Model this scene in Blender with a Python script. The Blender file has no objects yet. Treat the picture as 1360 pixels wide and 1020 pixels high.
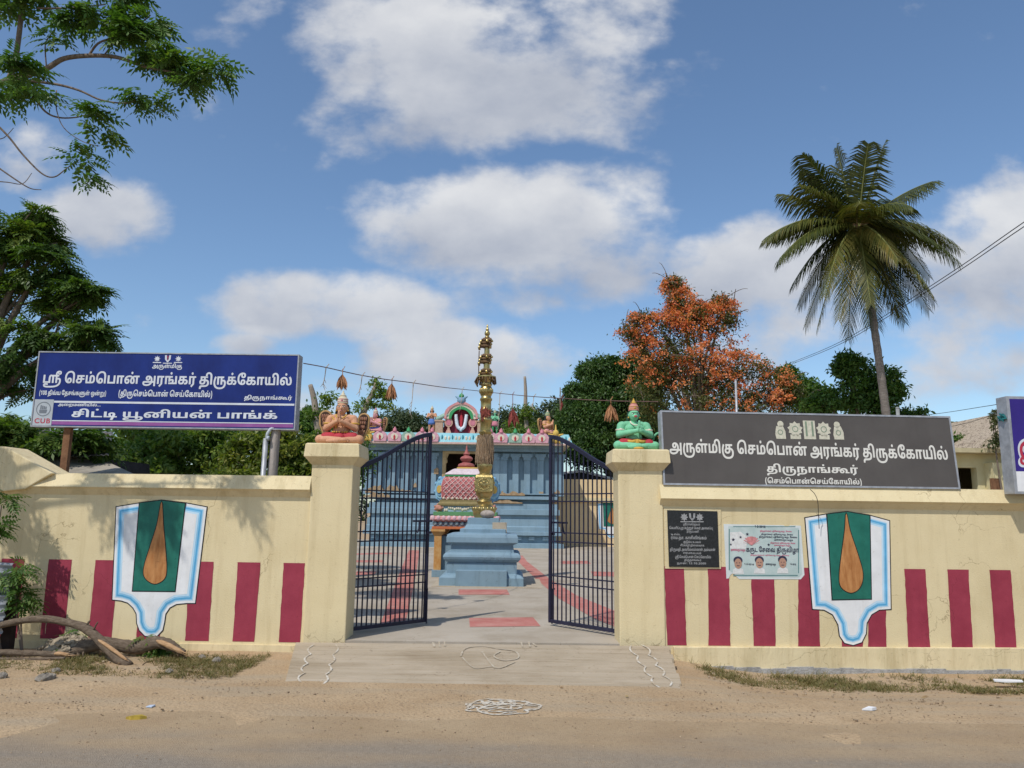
import bpy, math, random
import numpy as np
from mathutils import Vector, Matrix
from mathutils.geometry import delaunay_2d_cdt
R = math.radians
random.seed(7)
C = bpy.context.scene.collection
SC = bpy.context.scene

# ------------------------------------------------------------------ camera, sky, sun, exposure
FPX = 1020.0
PITCH, ROLL = R(9.4), 0.013
CAM = Vector((0, 0, 1.6))
CM = Matrix.Rotation(math.pi/2 + PITCH, 3, 'X') @ Matrix.Rotation(ROLL, 3, 'Z')
cd = bpy.data.cameras.new('camera')
cam = bpy.data.objects.new('camera', cd)
C.objects.link(cam)
cam.matrix_world = Matrix.Translation(CAM) @ CM.to_4x4()
cd.sensor_width = 36
cd.lens = FPX/1360*36
cd.clip_start = 0.05
cd.clip_end = 3000
SC.camera = cam
SUN_EL = R(54)
SUN_AZ = (-0.56, -0.83)
_h = math.hypot(*SUN_AZ)
SDIR = Vector((SUN_AZ[0]/_h*math.cos(SUN_EL), SUN_AZ[1]/_h*math.cos(SUN_EL), math.sin(SUN_EL)))
ld = bpy.data.lights.new('sun', 'SUN')
ld.energy = 3.3
ld.angle = R(0.5)
ld.color = (1.0, 0.955, 0.89)
sun = bpy.data.objects.new('sun', ld)
C.objects.link(sun)
sun.location = (-12, -18, 30)
sun.rotation_euler = SDIR.to_track_quat('Z', 'Y').to_euler()
SC.view_settings.view_transform = 'Standard'
SC.view_settings.look = 'None'
SC.view_settings.exposure = 0
SC.view_settings.gamma = 1
SC.view_settings.use_curve_mapping = False
SC.cycles.use_denoising = True
SC.cycles.max_bounces = 6
SC.cycles.transparent_max_bounces = 4


def ray(px, py):
    return CM @ Vector(((px-680)/FPX, -(py-510)/FPX, -1))


def P(px, py, Y):
    """the world point seen at this pixel of the photograph, Y metres in front of the camera"""
    d = ray(px, py)
    return CAM + d*(Y/d.y)


def G(px, py, z=0.0):
    d = ray(px, py)
    return CAM + d*((z-CAM.z)/d.z)


def build_world():
    w = bpy.data.worlds.new('World')
    SC.world = w
    w.use_nodes = True
    nt = w.node_tree
    N, L = nt.nodes, nt.links
    N.clear()
    out = N.new('ShaderNodeOutputWorld')
    bg = N.new('ShaderNodeBackground')
    bg.inputs[1].default_value = SKY_STRENGTH
    L.new(bg.outputs[0], out.inputs[0])
    sky = N.new('ShaderNodeTexSky')
    sky.sky_type = 'NISHITA'
    sky.sun_disc = False
    sky.sun_elevation = SUN_EL
    sky.sun_rotation = math.atan2(SUN_AZ[0], SUN_AZ[1])
    sky.air_density = 1.0
    sky.dust_density = 0.7
    sky.ozone_density = 1.6
    tc = N.new('ShaderNodeTexCoord')
    sep = N.new('ShaderNodeSeparateXYZ')
    L.new(tc.outputs['Generated'], sep.inputs[0])

    def M(op, a, b=None, c=None, clamp=False):
        n = N.new('ShaderNodeMath')
        n.operation = op
        n.use_clamp = clamp
        for i, v in enumerate((a, b, c)):
            if v is None:
                continue
            if isinstance(v, (int, float)):
                n.inputs[i].default_value = v
            else:
                L.new(v, n.inputs[i])
        return n.outputs[0]
    x, y, z = sep.outputs
    ys = M('MAXIMUM', M('ABSOLUTE', y), 0.08)
    u = M('DIVIDE', x, ys)
    v = M('DIVIDE', z, ys)
    comb = N.new('ShaderNodeCombineXYZ')
    L.new(u, comb.inputs[0])
    L.new(M('MULTIPLY', v, 1.35), comb.inputs[1])
    L.new(M('SIGN', y), comb.inputs[2])

    def noise(scale, detail, rough, src, off=0.0):
        n = N.new('ShaderNodeTexNoise')
        n.noise_dimensions = '3D'
        n.inputs['Scale'].default_value = scale
        n.inputs['Detail'].default_value = detail
        n.inputs['Roughness'].default_value = rough
        if off:
            m = N.new('ShaderNodeVectorMath')
            m.operation = 'ADD'
            m.inputs[1].default_value = (off, off*0.7, 0)
            L.new(src, m.inputs[0])
            src = m.outputs[0]
        L.new(src, n.inputs['Vector'])
        return n.outputs[0]
    n1 = noise(6.5, 8, 0.52, comb.outputs[0])
    n2 = noise(3.0, 5, 0.5, comb.outputs[0], 3.7)
    n3 = noise(7.0, 6, 0.5, comb.outputs[0], 9.1)
    # where the clouds float: (pixel x, pixel y, half width, half height, weight)
    blobs = [(600, 80, 195, 125, 1.05), (770, 70, 160, 110, 0.8), (545, 150, 95, 55, 0.7), (870, 95, 60, 70, 0.5),
             (700, 300, 215, 85, 1.1), (560, 300, 150, 60, 0.8), (780, 330, 130, 75, 0.8), (700, 385, 130, 40, 0.5),
             (430, 410, 165, 58, 1.0), (600, 480, 170, 55, 1.0),
             (1000, 350, 130, 75, 0.95), (1090, 420, 140, 65, 0.7), (1310, 350, 130, 105, 1.1), (1270, 480, 200, 75, 0.7),
             (140, 285, 95, 58, 1.0), (30, 205, 75, 45, 0.8), (310, 30, 60, 75, 0.42), (270, 140, 70, 50, 0.3),
             (330, 458, 60, 22, 0.8), (800, 520, 210, 45, 0.45), (420, 560, 220, 45, 0.3), (1180, 560, 160, 50, 0.4),
             (-160, 380, 160, 90, 0.9), (1560, 240, 150, 120, 1.0), (1180, -120, 240, 90, 0.8), (200, -160, 200, 80, 0.7)]
    dens = None
    vtop = None
    for (bx, by, rx, ry, wt) in blobs:
        q = P(bx, by, 1.0) - CAM
        e = P(bx+1, by, 1.0) - CAM
        du = M('MULTIPLY', M('SUBTRACT', u, q.x), 1.0/(rx*(e.x-q.x)))
        e2 = P(bx, by+1, 1.0) - CAM
        dv = M('MULTIPLY', M('SUBTRACT', v, q.z), 1.0/(ry*abs(e2.z-q.z)))
        d2 = M('ADD', M('MULTIPLY', du, du), M('MULTIPLY', dv, dv))
        b = M('MULTIPLY', M('SUBTRACT', 1.0, M('MULTIPLY', d2, 0.62)), wt)
        b = M('MAXIMUM', b, 0.0)
        hi = M('MULTIPLY', b, dv)
        dens = b if dens is None else M('MAXIMUM', dens, b)
        vtop = hi if vtop is None else M('ADD', vtop, hi)
    fwd = M('GREATER_THAN', y, 0.0)
    dens = M('MULTIPLY', dens, fwd)
    back = M('MULTIPLY', M('SUBTRACT', 1.0, fwd), M('MULTIPLY', M('SUBTRACT', n2, 0.42), 3.0))
    dens = M('ADD', dens, back)
    n4 = noise(22, 6, 0.6, comb.outputs[0], 5.3)
    puff = M('ADD', M('MULTIPLY', M('SUBTRACT', n1, 0.5), 2.5), M('ADD', M('MULTIPLY', M('SUBTRACT', n2, 0.5), 1.0), M('MULTIPLY', M('SUBTRACT', n4, 0.5), 0.5)))
    f = M('ADD', M('SUBTRACT', M('MULTIPLY', dens, 1.12), 0.37), puff)
    mr = N.new('ShaderNodeMapRange')
    mr.interpolation_type = 'SMOOTHSTEP'
    L.new(f, mr.inputs[0])
    mr.inputs[1].default_value = -0.10
    mr.inputs[2].default_value = 0.60
    mr.inputs[3].default_value = 0.0
    mr.inputs[4].default_value = 0.95
    lit = M('ADD', M('ADD', 0.50, M('MULTIPLY', vtop, 0.55)), M('ADD', M('MULTIPLY', M('SUBTRACT', n3, 0.5), 1.3), M('MULTIPLY', M('SUBTRACT', n4, 0.5), 0.35)), clamp=True)
    mixc = N.new('ShaderNodeMix')
    mixc.data_type = 'RGBA'
    L.new(lit, mixc.inputs[0])
    k = 1.0/SKY_STRENGTH
    mixc.inputs[6].default_value = (0.40*k, 0.44*k, 0.53*k, 1)
    mixc.inputs[7].default_value = (0.77*k, 0.78*k, 0.80*k, 1)
    grade = N.new('ShaderNodeMix')
    grade.data_type = 'RGBA'
    grade.blend_type = 'MULTIPLY'
    grade.inputs[0].default_value = 1.0
    L.new(sky.outputs[0], grade.inputs[6])
    grade.inputs[7].default_value = SKY_TINT
    mix = N.new('ShaderNodeMix')
    mix.data_type = 'RGBA'
    L.new(mr.outputs[0], mix.inputs[0])
    L.new(grade.outputs[2], mix.inputs[6])
    L.new(mixc.outputs[2], mix.inputs[7])
    L.new(mix.outputs[2], bg.inputs[0])


SKY_STRENGTH = 0.12
SKY_TINT = (1.00, 1.12, 1.20, 1)
build_world()

# ------------------------------------------------------------------ helpers
MATS = {}


def mat(name, col, rough=0.8, var=0.12, scale=5.0, bump=0.0, metal=0.0, spec=0.3, col2=None, stretch=(1, 1, 1), thr=(0.35, 0.65), bscale=None, detail=6):
    if name in MATS:
        return MATS[name]
    m = bpy.data.materials.new(name)
    m.use_nodes = True
    nt = m.node_tree
    N, L = nt.nodes, nt.links
    b = N['Principled BSDF']
    b.inputs['Roughness'].default_value = rough
    b.inputs['Metallic'].default_value = metal
    b.inputs['Specular IOR Level'].default_value = spec
    tc = N.new('ShaderNodeTexCoord')
    mp = N.new('ShaderNodeMapping')
    mp.inputs['Scale'].default_value = stretch
    L.new(tc.outputs['Object'], mp.inputs[0])
    n = N.new('ShaderNodeTexNoise')
    n.inputs['Scale'].default_value = scale
    n.inputs['Detail'].default_value = detail
    n.inputs['Roughness'].default_value = 0.62
    L.new(mp.outputs[0], n.inputs['Vector'])
    r = N.new('ShaderNodeValToRGB')
    r.color_ramp.elements[0].position, r.color_ramp.elements[1].position = thr
    c2 = col2 or tuple(min(1, c*(1+var)) for c in col)
    c1 = col if col2 else tuple(c*(1-var) for c in col)
    r.color_ramp.elements[0].color = (*c1, 1)
    r.color_ramp.elements[1].color = (*c2, 1)
    L.new(n.outputs[0], r.inputs[0])
    L.new(r.outputs[0], b.inputs['Base Color'])
    if bump:
        bn = N.new('ShaderNodeTexNoise')
        bn.inputs['Scale'].default_value = bscale or scale*6
        bn.inputs['Detail'].default_value = 5
        L.new(mp.outputs[0], bn.inputs['Vector'])
        bp = N.new('ShaderNodeBump')
        bp.inputs['Strength'].default_value = bump
        bp.inputs['Distance'].default_value = 0.02
        L.new(bn.outputs[0], bp.inputs['Height'])
        L.new(bp.outputs[0], b.inputs['Normal'])
    MATS[name] = m
    return m


def weather(m, streak=0.2, speck=0.25, crack=0.0, stretch=(7, 7, 0.55), scale=1.0, tint=(0.62, 0.56, 0.46)):
    """rain streaks, grime spots and hairline cracks of their own shape over a painted surface"""
    nt = m.node_tree
    N, L = nt.nodes, nt.links
    b = N['Principled BSDF']
    col = b.inputs['Base Color'].links[0].from_socket
    tc = [n for n in N if n.type == 'TEX_COORD'][0]

    def layer(col, fac, c):
        x = N.new('ShaderNodeMix')
        x.data_type = 'RGBA'
        x.blend_type = 'MULTIPLY'
        L.new(fac, x.inputs[0])
        L.new(col, x.inputs[6])
        x.inputs[7].default_value = (*c, 1)
        return x.outputs[2]

    def ramp(src, a, b_, v0, v1):
        r = N.new('ShaderNodeMapRange')
        r.inputs[1].default_value, r.inputs[2].default_value = a, b_
        r.inputs[3].default_value, r.inputs[4].default_value = v0, v1
        L.new(src, r.inputs[0])
        return r.outputs[0]

    def noise(sc, st, det=6):
        mp = N.new('ShaderNodeMapping')
        mp.inputs['Scale'].default_value = st
        L.new(tc.outputs['Object'], mp.inputs[0])
        n = N.new('ShaderNodeTexNoise')
        n.inputs['Scale'].default_value = sc
        n.inputs['Detail'].default_value = det
        n.inputs['Roughness'].default_value = 0.65
        L.new(mp.outputs[0], n.inputs['Vector'])
        return n.outputs[0]
    if streak:
        col = layer(col, ramp(noise(1.1*scale, stretch), 0.50, 0.74, 0, streak*2.2), tint)
        col = layer(col, ramp(noise(0.8*scale, (1, 1, 1), 8), 0.48, 0.70, 0, streak*1.6), tint)
    if speck:
        col = layer(col, ramp(noise(26*scale, (1, 1, 1), 4), 0.62, 0.74, 0, speck*2), (0.5, 0.45, 0.38))
    if crack:
        v = N.new('ShaderNodeTexVoronoi')
        v.feature = 'DISTANCE_TO_EDGE'
        v.inputs['Scale'].default_value = 1.3*scale
        mp = N.new('ShaderNodeVectorMath')
        mp.operation = 'MULTIPLY_ADD'
        nz = N.new('ShaderNodeTexNoise')
        nz.inputs['Scale'].default_value = 4*scale
        nz.inputs['Detail'].default_value = 6
        L.new(tc.outputs['Object'], nz.inputs['Vector'])
        L.new(nz.outputs['Color'], mp.inputs[0])
        mp.inputs[1].default_value = (0.35, 0.35, 0.35)
        L.new(tc.outputs['Object'], mp.inputs[2])
        L.new(mp.outputs[0], v.inputs['Vector'])
        k = N.new('ShaderNodeMath')
        k.operation = 'MULTIPLY'
        L.new(ramp(v.outputs['Distance'], 0.0, 0.006, crack, 0), k.inputs[0])
        L.new(ramp(noise(0.9*scale, (1, 1, 1), 3), 0.50, 0.56, 0, 1), k.inputs[1])
        col = layer(col, k.outputs[0], (0.35, 0.30, 0.25))
    L.new(col, b.inputs['Base Color'])
    return m


def leafmat(name, cols, trans=0.3, rough=0.5):
    """leaf colour varies from leaf to leaf through the face attribute rnd"""
    if name in MATS:
        return MATS[name]
    m = bpy.data.materials.new(name)
    m.use_nodes = True
    nt = m.node_tree
    N, L = nt.nodes, nt.links
    b = N['Principled BSDF']
    b.inputs['Roughness'].default_value = rough
    b.inputs['Specular IOR Level'].default_value = 0.35
    a = N.new('ShaderNodeAttribute')
    a.attribute_name = 'rnd'
    r = N.new('ShaderNodeValToRGB')
    e = r.color_ramp.elements
    while len(e) > 1:
        e.remove(e[-1])
    e[0].position = 0
    e[0].color = (*cols[0], 1)
    for i, c in enumerate(cols[1:], 1):
        el = e.new(i/(len(cols)-1))
        el.color = (*c, 1)
    L.new(a.outputs['Fac'], r.inputs[0])
    L.new(r.outputs[0], b.inputs['Base Color'])
    t = N.new('ShaderNodeBsdfTranslucent')
    g = N.new('ShaderNodeMix')
    g.data_type = 'RGBA'
    g.blend_type = 'MULTIPLY'
    g.inputs[0].default_value = 1
    L.new(r.outputs[0], g.inputs[6])
    g.inputs[7].default_value = (1.3, 1.5, 0.5, 1)
    L.new(g.outputs[2], t.inputs[0])
    mx = N.new('ShaderNodeMixShader')
    mx.inputs[0].default_value = trans
    L.new(b.outputs[0], mx.inputs[1])
    L.new(t.outputs[0], mx.inputs[2])
    L.new(mx.outputs[0], N['Material Output'].inputs[0])
    MATS[name] = m
    return m


class MB:
    """collects boxes, tubes, prisms ... and links them as ONE mesh object"""

    def __init__(s):
        s.v = []
        s.f = []
        s.mi = []
        s.m = 0

    def add(s, vs, fs):
        o = len(s.v)
        s.v += [tuple(p) for p in vs]
        s.f += [tuple(i+o for i in f) for f in fs]
        s.mi += [s.m]*len(fs)
        return s

    def box(s, x0, x1, y0, y1, z0, z1):
        return s.add([(x0, y0, z0), (x1, y0, z0), (x1, y1, z0), (x0, y1, z0), (x0, y0, z1), (x1, y0, z1), (x1, y1, z1), (x0, y1, z1)],
                     [(0, 3, 2, 1), (4, 5, 6, 7), (0, 1, 5, 4), (1, 2, 6, 5), (2, 3, 7, 6), (3, 0, 4, 7)])

    def rings(s, rings, cap=True, closed=False):
        n = len(rings[0])
        vs = [p for r in rings for p in r]
        fs = []
        for i in range(len(rings)-1 + (1 if closed else 0)):
            a, b = i*n, ((i+1) % len(rings))*n
            for k in range(n):
                k2 = (k+1) % n
                fs.append((a+k, a+k2, b+k2, b+k))
        if cap and not closed:
            fs.append(tuple(reversed(range(n))))
            fs.append(tuple(range((len(rings)-1)*n, len(rings)*n)))
        return s.add(vs, fs)

    def stack(s, prof, cx=0, cy=0, asp=1.0):
        """square stack: prof = [(half width, z)]"""
        return s.rings([[(cx-h, cy-h*asp, z), (cx+h, cy-h*asp, z), (cx+h, cy+h*asp, z), (cx-h, cy+h*asp, z)] for h, z in prof])

    def rect_stack(s, prof):
        """prof = [(x0,x1,y0,y1,z)]"""
        return s.rings([[(a, c, z), (b, c, z), (b, d, z), (a, d, z)] for a, b, c, d, z in prof])

    def lathe(s, prof, cx=0, cy=0, n=20):
        return s.rings([[(cx+r*math.cos(2*math.pi*k/n), cy+r*math.sin(2*math.pi*k/n), z) for k in range(n)] for r, z in prof])

    def prism(s, poly, y0, y1, axis='y'):
        """poly in x,z (counter-clockwise seen from -y); extruded from y0 (front) to y1"""
        n = len(poly)
        vs = [(x, y0, z) for x, z in poly] + [(x, y1, z) for x, z in poly]
        fs = [tuple(range(n)), tuple(reversed(range(n, 2*n)))]
        for k in range(n):
            k2 = (k+1) % n
            fs.append((k, n+k, n+k2, k2))
        return s.add(vs, fs)

    def prism_x(s, poly, x0, x1):
        """poly in y,z extruded along x"""
        n = len(poly)
        vs = [(x0, y, z) for y, z in poly] + [(x1, y, z) for y, z in poly]
        fs = [tuple(range(n)), tuple(reversed(range(n, 2*n)))]
        for k in range(n):
            k2 = (k+1) % n
            fs.append((k, n+k, n+k2, k2))
        return s.add(vs, fs)

    def tube(s, pts, rad, n=8):
        pts = [Vector(p) for p in pts]
        if not hasattr(rad, '__len__'):
            rad = [rad]*len(pts)
        rings = []
        ref = Vector((0, 0, 1))
        t0 = (pts[1]-pts[0]).normalized()
        if abs(t0.z) > 0.9:
            ref = Vector((1, 0, 0))
        a = t0.cross(ref).normalized()
        for i, p in enumerate(pts):
            t = (pts[min(i+1, len(pts)-1)]-pts[max(i-1, 0)])
            t = t.normalized() if t.length > 1e-9 else t0
            a = (a - t*a.dot(t))
            a = a.normalized() if a.length > 1e-6 else t.orthogonal().normalized()
            b = t.cross(a)
            rings.append([p + (a*math.cos(2*math.pi*k/n)+b*math.sin(2*math.pi*k/n))*rad[i] for k in range(n)])
        return s.rings(rings)

    def ball(s, c, r, n=12, m=8):
        """ellipsoid; r scalar or (rx,ry,rz)"""
        if not hasattr(r, '__len__'):
            r = (r, r, r)
        rg = []
        for i in range(m+1):
            th = math.pi*(i/m)
            q = max(math.sin(th), 0.02)
            rg.append([(c[0]+r[0]*q*math.cos(2*math.pi*k/n), c[1]+r[1]*q*math.sin(2*math.pi*k/n), c[2]-r[2]*math.cos(th)) for k in range(n)])
        return s.rings(rg)

    def capsule(s, a, b, ra, rb, n=12):
        a, b = Vector(a), Vector(b)
        t = (b-a)
        t = t.normalized() if t.length > 1e-9 else Vector((0, 0, 1))
        pts, rr = [], []
        for k in range(4):
            th = math.pi/2*(1-k/4)
            pts.append(a - t*ra*math.sin(th))
            rr.append(max(ra*math.cos(th), ra*0.05))
        pts.append(a)
        rr.append(ra)
        pts.append(b)
        rr.append(rb)
        for k in range(1, 5):
            th = math.pi/2*k/4
            pts.append(b + t*rb*math.sin(th))
            rr.append(max(rb*math.cos(th), rb*0.05))
        return s.tube(pts, rr, n)

    def mesh(s, name, mats):
        me = bpy.data.meshes.new(name)
        me.from_pydata(s.v, [], s.f)
        mats = mats if isinstance(mats, (list, tuple)) else [mats]
        for m in mats:
            me.materials.append(m)
        if len(mats) > 1:
            me.polygons.foreach_set('material_index', s.mi)
        return me

    def build(s, name, mats, parent=None, smooth=False, bevel=0.0, loc=None, rot=None, fuse=None, sm=4):
        me = s.mesh(name, mats)
        o = bpy.data.objects.new(name, me)
        C.objects.link(o)
        if fuse:
            md = o.modifiers.new('r', 'REMESH')
            md.mode = 'VOXEL'
            md.voxel_size = fuse
            s2 = o.modifiers.new('s', 'SMOOTH')
            s2.factor = 0.5
            s2.iterations = sm
            dg = bpy.context.evaluated_depsgraph_get()
            me2 = bpy.data.meshes.new_from_object(o.evaluated_get(dg))
            o.modifiers.clear()
            o.data = me2
            me2.name = name
            me = me2
            smooth = True
        if smooth:
            me.polygons.foreach_set('use_smooth', [True]*len(me.polygons))
            if smooth == 'auto':
                me.set_sharp_from_angle(angle=R(40))
        if bevel:
            b = o.modifiers.new('b', 'BEVEL')
            b.width = bevel
            b.segments = 2
            b.limit_method = 'ANGLE'
            b.angle_limit = R(40)
        if parent:
            o.parent = parent
        if loc is not None:
            o.location = loc
        if rot is not None:
            o.rotation_euler = rot
        return o


def tag(o, label=None, cat=None, group=None, kind=None):
    if label:
        o['label'] = label
    if cat:
        o['category'] = cat
    if group:
        o['group'] = group
    if kind:
        o['kind'] = kind
    return o


def thing(name, label, cat, loc=(0, 0, 0), rz=0.0, group=None, rx=0.0):
    o = bpy.data.objects.new(name, None)
    C.objects.link(o)
    o.location = loc
    o.rotation_euler = (rx, 0, rz)
    o.empty_display_size = 0.2
    return tag(o, label, cat, group)


def copy_tree(o, parent=None):
    c = o.copy()
    C.objects.link(c)
    if parent:
        c.parent = parent
    for ch in list(o.children):
        copy_tree(ch, c)
    return c


class Frame:
    """a vertical (or tilted) plane with its own axes: local x along it, local z up it, local -y towards the viewer"""

    def __init__(s, O, ang, tilt=0.0):
        s.O = Vector(O)
        s.ang = ang
        s.tilt = tilt
        s.M = Matrix.Rotation(ang, 3, 'Z') @ Matrix.Rotation(-tilt, 3, 'X')
        s.U = s.M @ Vector((1, 0, 0))
        s.N = s.M @ Vector((0, -1, 0))
        s.V = s.M @ Vector((0, 0, 1))

    def hit(s, px, py, d=0.0):
        r = ray(px, py)
        o = s.O + s.N*d
        t = (o-CAM).dot(s.N)/r.dot(s.N)
        q = CAM + r*t - s.O
        return q.dot(s.U), q.dot(s.V)

    def thing(s, name, label, cat, group=None):
        o = thing(name, label, cat, s.O, s.ang, group)
        o.rotation_euler = s.M.to_euler()
        return o


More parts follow.
